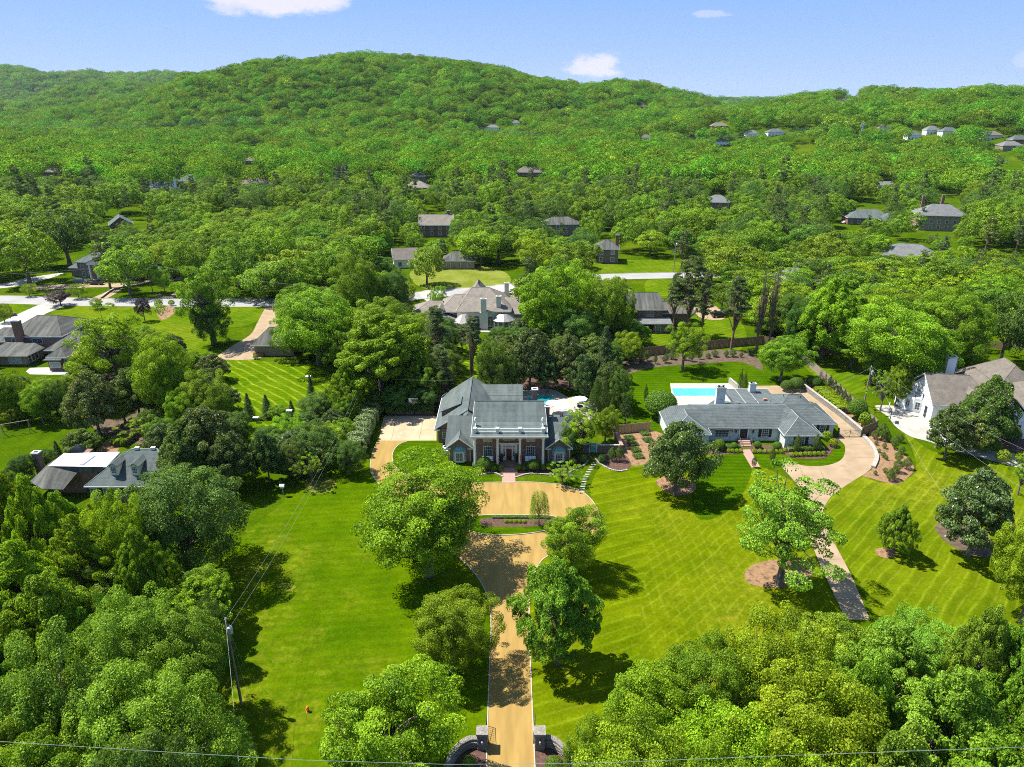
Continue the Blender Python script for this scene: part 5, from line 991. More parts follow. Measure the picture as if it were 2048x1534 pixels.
# ---- brick house with the tall white columns beyond the street
def column_house():
    b = tuple(G(200, 560)); h = House('brick_house', b, R(-7), 0 or 'brick house with tall white columns and a pediment beyond the street on the left'); e = h.e
    h.wall(-9, 13, 1.5, 11, 6.2, 'brick'); h.hip(-9, 13, 1.3, 11.2, 6.3, 9.6, 'shingle_slate', .5, 'x', 6, 6); h.wall(-14, -9, 4, 11, 3.4, 'brick'); h.hip(-14, -8, 3.6, 11, 3.5, 5.6, 'shingle_slate', .4, 'x', 3, 0)
    h.wall(13, 26, 4, 11, 3.2, 'brick_red'); h.hip(13, 26, 4, 11, 3.3, 5.8, 'shingle_dark', .4, 'x', 0, 3)
    for x in (-2.4, .2, 4.0, 6.4): c = MB().lathe([(.36, 0), (.32, .3), (.3, 5.2), (.36, 5.5)], 10, (x, -.9, .25)).build('column', 'white_paint', e)
    h.box('entablature', -3.1, 7.1, -1.4, 1.45, 5.8, 6.35, 'white_paint'); h.box('porch_floor', -3.2, 7.2, -1.6, 1.49, 0, .25, 'brick_path')
    MB().add([(-3.3, -1.5, 6.35), (7.3, -1.5, 6.35), (2, -1.5, 8.6), (-3.3, 1.5, 6.35), (7.3, 1.5, 6.35), (2, 5.5, 8.6)], [(0, 1, 2), (3, 5, 4), (0, 3, 4, 1)]).build('pediment', 'white_paint', e)
    slab('roof', [[(-3.7, -1.8, 6.25), (2, -1.8, 8.75), (2, 5.6, 8.75), (-3.7, 1.4, 6.3)], [(2, -1.8, 8.75), (7.7, -1.8, 6.25), (7.7, 1.4, 6.3), (2, 5.6, 8.75)]], 'shingle_slate', e, .12)
    for x in (-7, -4.6, 9, 11.4): h.window(x, 1.49, 4.6, 1.1, 1.6, nx=2, nz=3)
    for x in (-7, -4.6, -1, 5.2, 9, 11.4): h.window(x, 1.49, 1.7, 1.1, 1.9, nx=2, nz=3)
    h.box('door', 1.4, 2.8, 1.4, 1.49, .25, 2.6, 'white_paint'); h.window(-11.5, 3.99, 1.7, 1.2, 1.5, nx=2, nz=3); h.window(2, -1.52, 7.1, .8, .5, nx=1, nz=1, glass='window_glass')
column_house()
# ---- houses half hidden in the wooded district and on the hills
VISIBLE = []
def small_house(px, py, w, dpt, hh, rise, rz, roof, wall, label, wings=(), chim=None, front='hip', win=True, name='house', hs=1., zland=False):
    g = G(px, py); 
    if zland:                                               # on the slope: walk out along the line of sight until it meets the land
        r = ray(px, py); t = 300.
        while t < 4000:
            q = Vector((0, 0, EYE))+r*t
            if q.z <= float(land(q.x, q.y))+.5: break
            t += 4.
        g = Vector((q.x, q.y, float(land(q.x, q.y))-1.))
    h = House(name, tuple(g), rz, label); e = h.e; far = g.length > 420
    q0 = PROJ(g.x-w*.45, g.y, g.z+1.5); q1 = PROJ(g.x+w*.45, g.y+dpt*.5, g.z+hh+rise); VISIBLE.append((q0[0], q1[1], q1[0], q1[1]+(q0[1]-q1[1])*(.35 if zland else .55 if g.y > 320 else .8), g.y))
    h.wall(-w/2, w/2, 0, dpt, hh, wall, -3 if zland else 0)
    h0 = None if front == 'hip' else 0; h.hip(-w/2, w/2, 0, dpt, hh+.1, hh+rise, roof, .5, 'x', h0, h0, wallmat=wall if front == 'gable' else None, ridge=not far, t=.25)
    for (x0, x1, y0, y1, z, ri, ax, hp) in wings:
        h.wall(x0, x1, y0, y1, z, wall, -3 if zland else 0); h.hip(x0, x1, y0, y1, z+.12, z+ri, roof, .4, ax, None if hp else 0, None if hp else 0, wallmat=None if hp else wall, ridge=not far)
    if chim:
        for (x, y, z) in chim: h.chimney(x, y, hh*.5, z, 1.3, 1.1, 'brick_red' if wall.startswith('brick') else wall, 'stone_pale')
    if win:
        n = max(2, int(w/3.6)); rows = (1.7, 4.5) if hh > 5 else (1.6,)
        for z in rows:
            for i in range(n): h.window(-w/2+w*(i+.5)/n, -.01, z, 1.3, 1.5, nx=2, nz=1 if far else 2, fw=.14)
    return h
SG, SD, SB, ST, SR = 'shingle_grey', 'shingle_dark', 'shingle_brown', 'shingle_tan', 'shingle_slate'
HS = [
 (1213, 527, 9, 10, 5.8, 3.2, R(-6), SD, 'brick', 'brick house with thin red chimney behind the small lawn beyond the street', (), [(4, 5, 10.5)], 'hip'),
 (872, 474, 16, 11, 5.6, 4.4, 0, ST, 'brick_red', 'brick house with tan roof and two small pediments far behind the stucco house', (), [(6, 6, 11.5)], 'gable'),
 (918, 538, 12, 9, 3.2, 3.0, 0, SD, 'brick_tan', 'low house with a white posted porch in shade behind the yellowish lawn', (), None, 'hip'),
 (812, 536, 9, 10, 3.4, 3.6, R(12), SB, 'cream_paint', 'low house with a pale gable between trees left of the yellowish lawn', (), None, 'gable'),
 (222, 462, 11, 10, 3.4, 4.0, R(-60), SR, 'brick_red', 'small brick gable end with slate roof below the curving lane at upper left', (), None, 'gable'),
 (436, 482, 13, 10, 3.6, 3.8, R(8), SD, 'brick', 'dark roofed brick house in deep shade above the columned house', ((-1, 6, -4, 3, 3, 2.2, 'y', False),), None, 'hip'),
 (378, 378, 15, 12, 5.6, 4.6, 0, SR, 'brick_red', 'brick house with blue green hip roof and brown chimney far up the left', ((-14, -6, 1, 9, 4, 3, 'x', True),), [(-9, 6, 12.5)], 'hip'),
 (318, 392, 20, 13, 4, 5.0, 0, SR, 'white_wall', 'pale roofed house in front of the blue green hip roof at far left', (), [(-8, 8, 10), (9, 8, 11)], 'hip'),
 (510, 377, 26, 12, 3.4, 3.6, 0, SB, 'cream_paint', 'long low tan roofed house right of the blue green hip roof', (), None, 'hip'),
 (500, 334, 14, 12, 6, 3.6, 0, SB, 'brick', 'house with brown roof at the edge of the pale meadow', (), None, 'hip'),
 (110, 354, 20, 12, 4, 3.4, 0, SB, 'brick', 'low brown roofed house at the far left under the pines', (), None, 'hip'),
 (680, 358, 15, 12, 6, 4.0, 0, SB, 'brick', 'brown roofed house right of the far meadow', (), None, 'hip'),
 (832, 388, 17, 12, 4.4, 4.2, 0, ST, 'brick', 'tan roofed house in the woods left of the picture middle, nearer of two', (), None, 'hip'),
 (836, 368, 13, 12, 6, 4.0, 0, SG, 'brick', 'grey roofed house just behind the tan roofed one', (), None, 'hip'),
 (1060, 357, 24, 13, 5, 4.4, 0, SB, 'brick', 'long brown roof showing above treetops in the middle distance', (), None, 'hip'),
 (1124, 472, 17, 10, 5.6, 3.0, R(5), SD, 'brick', 'brick house with blue shutters deep in trees above the small lawn', (), None, 'hip'),
 (1433, 425, 15, 12, 5.8, 3.8, R(-14), SG, 'brick', 'square brick house with grey hip roof standing clear of trees right of centre', (), None, 'hip'),
 (1604, 592, 13, 12, 4.6, 3.8, R(10), SG, 'brick', 'grey hip roof peeping out of tall yellow green trees on the right', (), None, 'hip'),
 (1738, 450, 22, 12, 3.6, 3.8, R(-8), SR, 'brick_red', 'red brick ranch with blue grey roofs near the far road on the right', ((4, 14, -5, 6, 3.4, 3, 'y', True),), None, 'hip'),
 (1882, 462, 22, 14, 7.5, 5.0, R(-10), SG, 'brick_tan', 'large pale mansion with two storey porch among trees at far right', ((12, 26, 2, 12, 4.2, 3.6, 'x', True),), [(-7, 12, 15.5), (3, 14, 16)], 'hip'),
 (1815, 532, 20, 12, 3.8, 4.0, R(-24), SG, 'brick', 'dark grey roof with a pale end between trees at right middle distance', (), None, 'hip'),
 (1770, 380, 12, 9, 3.4, 2.4, 0, SG, 'white_wall', 'small white house beside the pale field on the right', (), None, 'gable'),
 (1605, 312, 26, 14, 5, 5, R(8), SB, 'brick', 'wide brown roofed house below the transmission tower', (), [(-8, 6, 12)], 'hip'),
 (2018, 346, 30, 14, 5, 5, R(-6), SR, 'brick', 'blue grey roofed house at the right edge under the hill', ((10, 22, -3, 9, 5, 4, 'y', False),), None, 'hip'),
]
for k, (px, py, w_, d_, h_, ri, rz, roof, wall, lab, wings, ch, fr) in enumerate(HS): small_house(px, py, w_, d_, h_, ri, rz, roof, wall, lab, wings, ch, fr)
HILL = [(985, 262, 24, SG, 'white_wall', 'grey roofed white house at the foot of the main hill'), (1032, 252, 14, SG, 'cream_paint', 'small pale house just right of the grey roofed one under the main hill'), (1292, 281, 17, SB, 'white_wall', 'white gabled house on the valley slope left of the hill gap'), (1440, 258, 26, SB, 'brick_red', 'reddish house below the gap between the hills'),
 (1504, 276, 18, SG, 'white_wall', 'first of two pale roofs right of the reddish hill house'), (1552, 272, 24, SR, 'white_wall', 'blue grey roof nearest the left of the transmission towers'), (1770, 262, 16, SB, 'white_wall', 'small pale gable on the slope between the towers and the white cluster'), (1828, 279, 18, SR, 'white_wall', 'steep slate roofed white house on the right slope'), (1866, 268, 18, SG, 'white_wall', 'white house with a chimney on the right slope'),
 (1900, 270, 20, SR, 'white_wall', 'low blue grey roof right of the chimneyed white house'), (1984, 281, 24, SB, 'cream_paint', 'cream house with arched brow roof high on the right slope'), (2024, 302, 24, SG, 'brick_tan', 'tan house below the grey roof at the right edge'), (2040, 290, 20, SR, 'brick_red', 'brick house with grey roof touching the right edge'), (1690, 205, 30, SB, 'cream_paint', 'cream house on the crest of the right hill'), (1286, 219, 22, SB, 'brick_red', 'reddish house on the shoulder of the main hill'), (1445, 290, 18, SR, 'white_wall', 'pale roof in the valley between the two hills')]
for px, py, w_, roof, wall, lab in HILL: small_house(px, py, w_*.8, w_*.5, 5, 4, 0, roof, wall, lab, zland=True)

# ------------------------------------------------------------------ fences, walls, hedges
def fence(name, px, hgt, mat, label, pitch=2.4, plank=.3, cat='fence', post=True):
    """boards between posts: every board its own piece when they are few and near"""
    p = [Vector(G(*q)[:2]).to_3d() for q in px]; p = [Vector((a.x, a.y, 0)) for a in p]; root = empty(name, p[0], 0, label, cat); o0 = p[0]
    pl = MB().box(-plank*.46, plank*.46, -.014, .014, 0, 1).mesh('board', mat); po = MB().box(-.06, .06, -.06, .06, 0, 1).mesh('post', mat); ra = MB().box(0, 1, -.03, .03, -.05, .05).mesh('rail', mat); rr = random.Random(len(px)*7+int(abs(o0.x)))
    for a, b in zip(p[:-1], p[1:]):
        d = b-a; L = d.length; ang = math.atan2(d.y, d.x); n = max(1, int(L/plank))
        for i in range(n):
            q = a.lerp(b, (i+.5)/n)-o0; o = link('board', pl, root); o.location = (q.x, q.y, .03); o.rotation_euler[2] = ang; o.scale = (L/n/plank*rr.uniform(.97, 1.02), rr.uniform(.9, 1.3), hgt*rr.uniform(.975, 1.02))
        m = max(1, int(L/pitch)); nrm = Vector((-d.y, d.x, 0)).normalized()*.08
        if post:
            for i in range(m+1): q = a.lerp(b, i/m)-o0+nrm; o = link('post', po, root); o.location = (q.x, q.y, 0); o.rotation_euler[2] = ang; o.scale = (1, 1, hgt+.12)
        for z in (.35, hgt-.3): q = a-o0+nrm*.5; o = link('rail', ra, root); o.location = (q.x, q.y, z); o.rotation_euler[2] = ang; o.scale = (L, 1, 1)
    return root
fence('board_fence', [(1229, 868), (1262, 865), (1300, 861)], 1.9, 'wood_fence', 'golden wooden board fence beside the orange mulch garden')
fence('board_fence', [(1262, 716), (1330, 707), (1420, 698), (1525, 688), (1600, 702), (1660, 708), (1720, 706)], 2.3, 'wood_brown', 'long brown board fence behind the pool lawn of the ranch house', plank=.36)
fence('board_fence', [(1604, 722), (1648, 760), (1690, 800), (1728, 836), (1752, 858)], 2.0, 'wood_grey', 'weathered grey fence running along the narrow row of cypresses', plank=.36)
fence('board_fence', [(1724, 872), (1752, 860)], 2.0, 'wood_brown', 'short dark fence at the end of the stone wall by the drive gate', plank=.3)
fence('board_fence', [(1950, 690), (2008, 700), (2016, 690), (2080, 708)], 2.0, 'wood_brown', 'brown fence behind the white house at the right edge', plank=.4)
def wallrun(name, px, w, h, mat, cap, label, cat='wall', capmat='stone_pale'):
    p = [tuple(G(*q)[:2]) for q in px]; b = p[0]; e = empty(name, (b[0], b[1], 0), 0, label, cat); q = [(x-b[0], y-b[1]) for x, y in p]
    q = spline(q, 4, False) if len(q) > 2 else q
    mb = MB(); strip(mb, q, w, 0, h); mb.build('wall_body', mat, e)
    if cap: mb = MB(); strip(mb, q, w+.12, h+.002, h+.12); mb.build('coping', capmat, e)
    return e
wallrun('brick_garden_wall', [(1219, 852), (1228, 872), (1243, 906)], .5, 1.5, 'brick', True, 'brick garden wall with pale coping left of the orange mulch garden', capmat='brick_path')
wallrun('brick_garden_wall', [(1148, 905), (1178, 905)], .35, 1.7, 'brick', True, 'ivy dark wall joining the portico house to the teal gate'); wallrun('brick_garden_wall', [(1194, 905), (1240, 905)], .35, 1.5, 'brick', True, 'curved top wall right of the teal garden gate')
wallrun('stone_retaining_wall', [(1604, 776), (1640, 803), (1686, 838), (1724, 871)], .45, 1.1, 'stone', True, 'long stone retaining wall with white coping beside the ranch drive', capmat='stone_pale')
wallrun('stone_kerb_wall', [(1726, 873), (1744, 893), (1753, 916), (1746, 936)], .7, .4, 'stone_pale', False, 'low curved stone kerb round the bend of the ranch drive')
wallrun('pool_wall', [(1458, 766), (1478, 783), (1492, 796)], .4, 1.2, 'stone_pale', True, 'low wall along the right side of the rectangular pool deck')
g = G(1186, 905); gt = empty('garden_gate', g, 0, 'teal garden gate between dark hedge and brick wall', 'gate'); MB().box(-.55, .55, -.04, .04, .05, 1.9).build('gate_leaf', 'teal_copper', gt)
for s_ in (-1, 1): MB().box(s_*.75-.13, s_*.75+.13, -.15, .15, 0, 2.1).build('gate_post', 'white_paint', gt)
MB().box(-.5, .5, -.07, -.041, .3, .38).build('cross_rail', 'white_paint', gt); MB().box(-.5, .5, -.07, -.041, 1.4, 1.48).build('cross_rail', 'white_paint', gt)
# wall of big pale stones, stacked one by one, at the foot of the drive
def rubble_wall(px, h, w, label, n=7):
    p = [tuple(G(*q)[:2]) for q in px]; b = Vector((p[0][0], p[0][1], 0)); e = empty('stone_wall', b, 0, label, 'wall'); q = spline([(x-b.x, y-b.y) for x, y in p], n, False); rr = random.Random(9)
    mb = MB(); strip(mb, q, w*.8, 0, h*.9); mb.build('wall_core', 'stone', e); L = 0; meshes = []
    for k in range(6):
        bm = bmesh.new(); bmesh.ops.create_icosphere(bm, subdivisions=1, radius=.5)
        for v in bm.verts: v.co = Vector([max(-.42, min(.42, c*1.15)) for c in v.co])+Vector([rr.uniform(-.05, .05) for _ in range(3)])
        me = bpy.data.meshes.new('stone'); bm.to_mesh(me); bm.free(); me.materials.append(MT['stone']); meshes.append(me)
    for i in range(len(q)-1):
        a = Vector(q[i]); c = Vector(q[i+1]); d = c-a; nrm = Vector((-d.y, d.x)).normalized()
        for s_ in range(max(1, round(d.length/.42))):
            t = (s_+.5)/max(1, round(d.length/.42)); m0 = a.lerp(c, t)
            for r_ in range(int(h/.3)+1):
                for sd_ in ((-1, 1) if r_ < int(h/.3) else (-.5, .5)):
                    o = link('stone', meshes[rr.randrange(6)], e); qq = m0+nrm*sd_*w*.36; o.location = (qq.x, qq.y, .17+.3*r_); o.rotation_euler = (rr.uniform(-.2, .2), rr.uniform(-.2, .2), math.atan2(d.y, d.x)+rr.uniform(-.2, .2)); o.scale = (.5*rr.uniform(.85, 1.15), .42, .36*rr.uniform(.85, 1.15))
    return e
rubble_wall([(958, 1492), (935, 1494), (912, 1512), (898, 1540), (890, 1600)], .95, .55, 'curved rubble stone wall left of the driveway entrance, round a clipped bush')
rubble_wall([(1084, 1490), (1105, 1492), (1126, 1508), (1142, 1528), (1152, 1600)], .95, .55, 'curved rubble stone wall right of the driveway entrance, under yellow green trees')
def pillar(px, py, label):
    g = G(px, py); e = empty('gate_pillar', g, 0, label, 'gate pillar'); MB().box(-.47, .47, -.47, .47, 0, 2.0).build('shaft', 'stone', e); rr = random.Random(int(px))
    me = MB().box(-.5, .5, -.5, .5, -.5, .5).mesh('stone', 'stone')
    for r_ in range(7):
        for k in range(3):
            for (fx, fy, ax) in ((0, -1, 0), (0, 1, 0), (-1, 0, 1), (1, 0, 1)):
                o = link('stone', me, e); t = -.31+.31*k+(.06 if r_ % 2 else -.02); o.location = (fx*.47 if fx else t, fy*.47 if fy else t, .15+.28*r_); s1 = .27*rr.uniform(.85, 1.05); o.scale = (.06 if ax else s1, s1 if ax else .06, .24*rr.uniform(.85, 1.05))
    MB().box(-.58, .58, -.58, .58, 2.0, 2.22).build('capstone', 'stone', e)
    l = MB().tube([(0, -.5, 1.55), (0, -.68, 1.62), (0, -.7, 1.5)], .02, 4).build('wall_lantern', 'iron', e); MB().lathe([(.03, .36), (.12, .3), (.09, 0), (.03, -.05)], 6, (0, -.7, 1.15)).build('lantern_glass', 'grey_metal', l)
    return e
pillar(965, 1493, 'stone pillar with lantern left of the driveway entrance'); pillar(1079, 1493, 'stone pillar with lantern right of the driveway entrance')
def iron_gate(px, py, rz, W, Hh, label, bars=9, curve=.25, name='iron_gate', loc=None):
    g = G(px, py) if loc is None else loc; e = empty(name, g, rz, label, 'gate'); f = MB(); f.box(0, W, -.025, .025, .12, .18); f.box(0, .05, -.025, .025, 0, Hh); f.box(W-.05, W, -.025, .025, 0, Hh+curve)
    f.tube([(W*t, 0, Hh+curve*(t if name != 'x' else 1)-.04*math.sin(math.pi*t)) for t in [i/6 for i in range(7)]], .025, 4); rake(f, (.03, 0, .2), (W-.03, 0, Hh*.9), .03, .05); f.build('gate_frame', 'iron', e)
    me = MB().box(-.012, .012, -.012, .012, 0, 1).mesh('bar', 'iron')
    for i in range(1, bars): o = link('bar', me, e); o.location = (W*i/bars, 0, .15); o.scale = (1, 1, Hh+curve*i/bars-.17)
    return e
g = G(974, 1492); iron_gate(0, 0, R(97), 2.3, 1.5, 'black iron gate folded back beside the left stone pillar', loc=(g.x+.12, g.y+.2, 0)); g = G(1068, 1492); iron_gate(0, 0, R(84), 2.3, 1.5, 'black iron gate folded back beside the right stone pillar', loc=(g.x-.05, g.y+.2, 0))
ga, gb = G(1677, 874), G(1721, 874); w2 = (gb.x-ga.x)/2; iron_gate(0, 0, 0, w2, 1.3, 'left leaf of the thin iron gate across the ranch drive', loc=(ga.x, ga.y, 0)); iron_gate(0, 0, math.pi, w2, 1.3, 'right leaf of the thin iron gate across the ranch drive, by the stone wall', loc=(gb.x, gb.y, 0))
for p_, lb in ((ga, 'black gate post beside the ranch house corner'), (gb, 'black gate post at the end of the white coped wall')): tag(MB().box(-.12, .12, -.12, .12, 0, 1.9).build('gate_post', 'iron', None, (p_.x+(-.2 if p_ is ga else .2), p_.y, 0)), lb, 'post')

# ------------------------------------------------------------------ pools
def flat(name, pts, z0, z1, mat, parent): return MB().prism(pts, z0, z1).build(name, mat, parent)
def pool(name, px, rim, water, rimmat, label, z=.1, inner=None):
    w = [Vector(G(*q)[:2]) for q in px]; c = sum(w, Vector((0, 0)))/len(w); e = empty(name, (c.x, c.y, 0), 0, label, 'swimming pool'); w = [q-c for q in w]; a = sum(w[i].x*w[(i+1) % len(w)].y-w[(i+1) % len(w)].x*w[i].y for i in range(len(w)))
    if a < 0: w = w[::-1]
    n = len(w); out = [q+q.normalized()*rim for q in w]
    flat('water', [tuple(q) for q in w], -.05, z-.02, water, e)
    vs = [(q.x, q.y, z) for q in w]+[(q.x, q.y, z) for q in out]+[(q.x, q.y, 0) for q in w]+[(q.x, q.y, 0) for q in out]
    MB().add(vs, [(i, n+i, n+(i+1) % n, (i+1) % n) for i in range(n)]+[(n+i, 3*n+i, 3*n+(i+1) % n, n+(i+1) % n) for i in range(n)]+[(i, (i+1) % n, 2*n+(i+1) % n, 2*n+i) for i in range(n)]).build('coping', rimmat, e)
    if inner:
        s_ = [q*inner for q in w]; flat('pool_step', [tuple(q) for q in s_], z-.018, z-.012, inner and 'pool_water_deep', e)
    return e
sheet('pool_deck', [(988, 803), (1003, 791), (1039, 782), (1071, 779), (1100, 778.5), (1118, 784), (1137, 795), (1152, 793), (1176, 797), (1192, 808), (1194, 822), (1180, 840), (1150, 852), (1095, 856), (1040, 835), (1000, 822)], 'pool_deck', .05)
pool('octagonal_swimming_pool', [(1046, 804), (1064, 790.5), (1092, 789.5), (1108, 796), (1111, 806), (1094, 819), (1062, 820)], .55, 'pool_water', 'coping_brick', 'turquoise octagonal pool with brick coping behind the portico house', inner=.72)
sheet('pool_deck', [(1340, 767), (1459, 767), (1492, 797), (1470, 812), (1349, 812), (1345, 800)], 'pool_deck', .05, smooth=False)
pool('rectangular_swimming_pool', [(1344, 777.5), (1432, 777.5), (1440, 792), (1349, 792)], .3, 'pool_water_pale', 'stone_pale', 'pale blue rectangular pool behind the white ranch house', inner=None)
sheet('pool_deck', [(1815, 735), (1870, 725), (1900, 740), (1905, 780), (1870, 800), (1830, 790), (1812, 760)], 'pool_deck', .05)
pool('kidney_swimming_pool', [(1822, 748), (1850, 737), (1880, 742), (1893, 760), (1884, 776), (1860, 778), (1836, 765)], .35, 'pool_water_teal', 'stone_pale', 'turquoise pool half hidden behind the dark tree and white house')
# pool house
g = G(1884, 736); pv = House('pool_house', (g.x, g.y, 0), 0, 'small white pool pavilion with posts and brown roof behind the teal pool', 'pavilion')
pv.box('floor', -3.2, 3.2, -1.2, 5, 0, .15, 'stone_pale'); pv.hip(-3, 3, -1, 4.8, 2.7, 4.0, 'shingle_brown', .4); pv.wall(-2.8, 2.8, 3, 4.8, 2.6, 'white_wall', .15)
for x in (-2.8, -.95, .95, 2.8): MB().box(x-.12, x+.12, -.95, -.7, .15, 2.7).build('post', 'white_paint', pv.e)
pv.window(0, 2.99, 1.4, 1.5, 1.2, nx=2, nz=2)

# ------------------------------------------------------------------ garden furniture and small things
def umbrella(px, py, r, label, z=2.4, col='white_plastic'):
    g = G(px, py); e = empty('parasol', g, 0, label, 'parasol'); MB().tube([(0, 0, 0), (0, 0, z+.3)], .03, 6).build('pole', 'white_paint', e); MB().lathe([(.28, 0), (.25, .08), (.05, .1)], 10).build('base', 'grey_metal', e)
    n = 8; vs = [(r*math.cos(2*math.pi*k/n), r*math.sin(2*math.pi*k/n), z) for k in range(n)]+[(0, 0, z+.55)]+[(r*math.cos(2*math.pi*k/n), r*math.sin(2*math.pi*k/n), z-.12) for k in range(n)]
    MB().add(vs, [(k, (k+1) % n, n) for k in range(n)]+[(k, n+1+k, n+1+(k+1) % n, (k+1) % n) for k in range(n)]).build('canopy', col, e)
    for k in range(n): MB().tube([(0, 0, z-.3), (r*.9*math.cos(2*math.pi*k/n), r*.9*math.sin(2*math.pi*k/n), z-.02)], .012, 3).build('rib', 'white_paint', e)
    return e
umbrella(1106, 827, 1.6, 'white parasol at the near corner of the octagonal pool'); umbrella(1124, 834, 1.6, 'white parasol nearest the right roof of the portico house'); umbrella(1160, 818, 1.5, 'white parasol over the dark dining table right of the pool'); umbrella(1250, 706, 1.6, 'pale grey parasol in the trees by the long brown fence')
def lounger(px, py, rz, label, col='white_plastic'):
    g = G(px, py); e = empty('sun_lounger', (g.x, g.y, .05), rz, label, 'lounger', 'loungers on the pool decks'); MB().box(-.33, .33, -.3, 1.05, .3, .38).build('seat', col, e)
    m = MB(); m.obox(Matrix.Translation((0, -.62, .56)) @ Matrix.Rotation(R(-38), 4, 'X'), .66, .85, .07); m.build('backrest', col, e); me = MB().box(-.025, .025, -.025, .025, 0, .3).mesh('leg', 'grey_metal')
    for x, y in ((-.28, -.25), (.28, -.25), (-.28, 1), (.28, 1)): o = link('leg', me, e); o.location = (x, y, 0)
for i, (px, py, rz, lb) in enumerate(((1012, 789, .6, 'white lounger farthest left beside the octagonal pool'), (1020, 786, .5, 'second white lounger beside the octagonal pool'), (1028, 784, .4, 'white lounger nearest the lawn beside the octagonal pool'), (1035, 790, 2.2, 'white lounger turned towards the octagonal pool water'), (995, 657, .3, 'left white chair on the stucco house terrace'), (1006, 656, -.2, 'middle white chair on the stucco house terrace'), (1016, 657, .5, 'right white chair on the stucco house terrace'))): lounger(px, py, rz, lb)
def chair(px, py, rz, label, col='grey_metal', z0=0.05, loc=None, group='patio chairs'):
    g = G(px, py) if loc is None else Vector(loc); e = empty('patio_chair', (g.x, g.y, z0), rz, label, 'chair', group); MB().box(-.26, .26, -.25, .25, .4, .46).build('seat', col, e); MB().box(-.26, .26, .22, .27, .46, .95).build('backrest', col, e)
    me = MB().box(-.02, .02, -.02, .02, 0, .42).mesh('leg', 'iron')
    for x, y in ((-.23, -.22), (.23, -.22), (-.23, .22), (.23, .22)): o = link('leg', me, e); o.location = (x, y, 0)
    for x in (-.28, .28): MB().box(x-.02, x+.02, -.22, .24, .62, .66).build('armrest', col, e)
def table(px, py, r, label, mat='iron', z=.72):
    g = G(px, py); e = empty('patio_table', (g.x, g.y, .05), 0, label, 'table'); MB().lathe([(r, z), (r, z+.04)], 14).build('tabletop', mat, e); MB().lathe([(.05, .04), (.05, z)], 8).build('pedestal', 'iron', e); MB().lathe([(.3, 0), (.28, .04)], 10).build('foot', 'iron', e)
table(1160, 819, .7, 'round table under the right hand parasol by the pool'); table(1112, 836, .6, 'small dark table beside the white parasols')
for i, (a, lb) in enumerate(((.2, 'chair on the pool side of the parasol table'), (1.8, 'chair facing the house at the parasol table'), (3.3, 'chair nearest the garden wall at the parasol table'), (4.9, 'chair on the near side of the parasol table'))):
    g = G(1160, 819); chair(0, 0, a+math.pi/2*3, lb, loc=(g.x+1.1*math.cos(a), g.y+1.1*math.sin(a), 0))
chair(1182, 815, .5, 'grey chair left of the brick garden wall'); chair(1188, 822, 1.2, 'grey chair closest to the brick garden wall')
g = G(1138, 832); gr_ = empty('garden_sofa', g, 0, 'pale outdoor sofa on the terrace behind the portico house', 'sofa'); MB().box(-1.3, 1.3, -.4, .4, .05, .45).build('seat', 'white_plastic', gr_); MB().box(-1.3, 1.3, .3, .5, .45, .9).build('backrest', 'white_plastic', gr_); MB().box(-1.4, -1.3, -.4, .5, .05, .65).build('armrest', 'wood_brown', gr_); MB().box(1.3, 1.4, -.4, .5, .05, .65).build('armrest', 'wood_brown', gr_)
# porch settees, flags, potted shrubs, air conditioners of the portico house
for px, lb in ((975.5, 'white bench with cushions on the porch left of the front door'), (1061, 'blue white bench with cushions on the porch right of the front door')):
    x = XAT(px, 905, 111); s_ = empty('porch_bench', (x, 111.1, .45), 0, lb, 'bench'); MB().box(-.95, .95, -.35, .35, .3, .42).build('seat', 'white_plastic', s_); MB().box(-.95, .95, .28, .36, .42, 1.0).build('backrest', 'white_plastic', s_)
    for q in (-.9, .9): MB().box(q-.04, q+.04, -.33, .33, 0, .3).build('leg', 'white_paint', s_)
    for q in (-.6, 0, .55): m = MB(); m.obox(Matrix.Translation((q, .12, .62)) @ Matrix.Rotation(R(-20), 4, 'X'), .42, .14, .4); m.build('cushion', 'white_plastic', s_)
def flag(px, label, cols):
    x = XAT(px, 905, 109.4)+.05; e = empty('flag', (x, 109.35, 2.6), 0, label, 'flag'); MB().tube([(0, .1, -.3), (0, -.75, .75)], .02, 5).build('flagpole', 'white_paint', e)
    vs = []; n = 8
    for i in range(n+1):
        t = i/n; 
        for k in range(5): u = k/4; vs.append((.10*math.sin(u*9+t*3)*(.3+t)+.05, -.70+.16*u*4*.25+u*.42, .70-.52*(1-.6*u)*0-u*.52-t*1.35))
    for j, c in enumerate(cols):
        fs = [(i*5+k, i*5+k+1, (i+1)*5+k+1, (i+1)*5+k) for i in range(n) for k in range(4) if (k+i) % len(cols) == j] if len(cols) > 1 else [(i*5+k, i*5+k+1, (i+1)*5+k+1, (i+1)*5+k) for i in range(n) for k in range(4)]
        o = MB().add(vs, fs).build('flag_cloth', c, e); md = o.modifiers.new('thick', 'SOLIDIFY'); md.thickness = .012
material('flag_stripes', (.55, .06, .07), (.75, .72, .7), 6, .8, thr=(.48, .52), stretch=(.1, .1, 1)); material('flag_blue', (.04, .06, .22), rough=.8)
flag(996, 'red and white striped flag hanging from the second porch column', ['flag_stripes']); flag(1039.5, 'bright red flag hanging from the third porch column', ['red_cloth'])
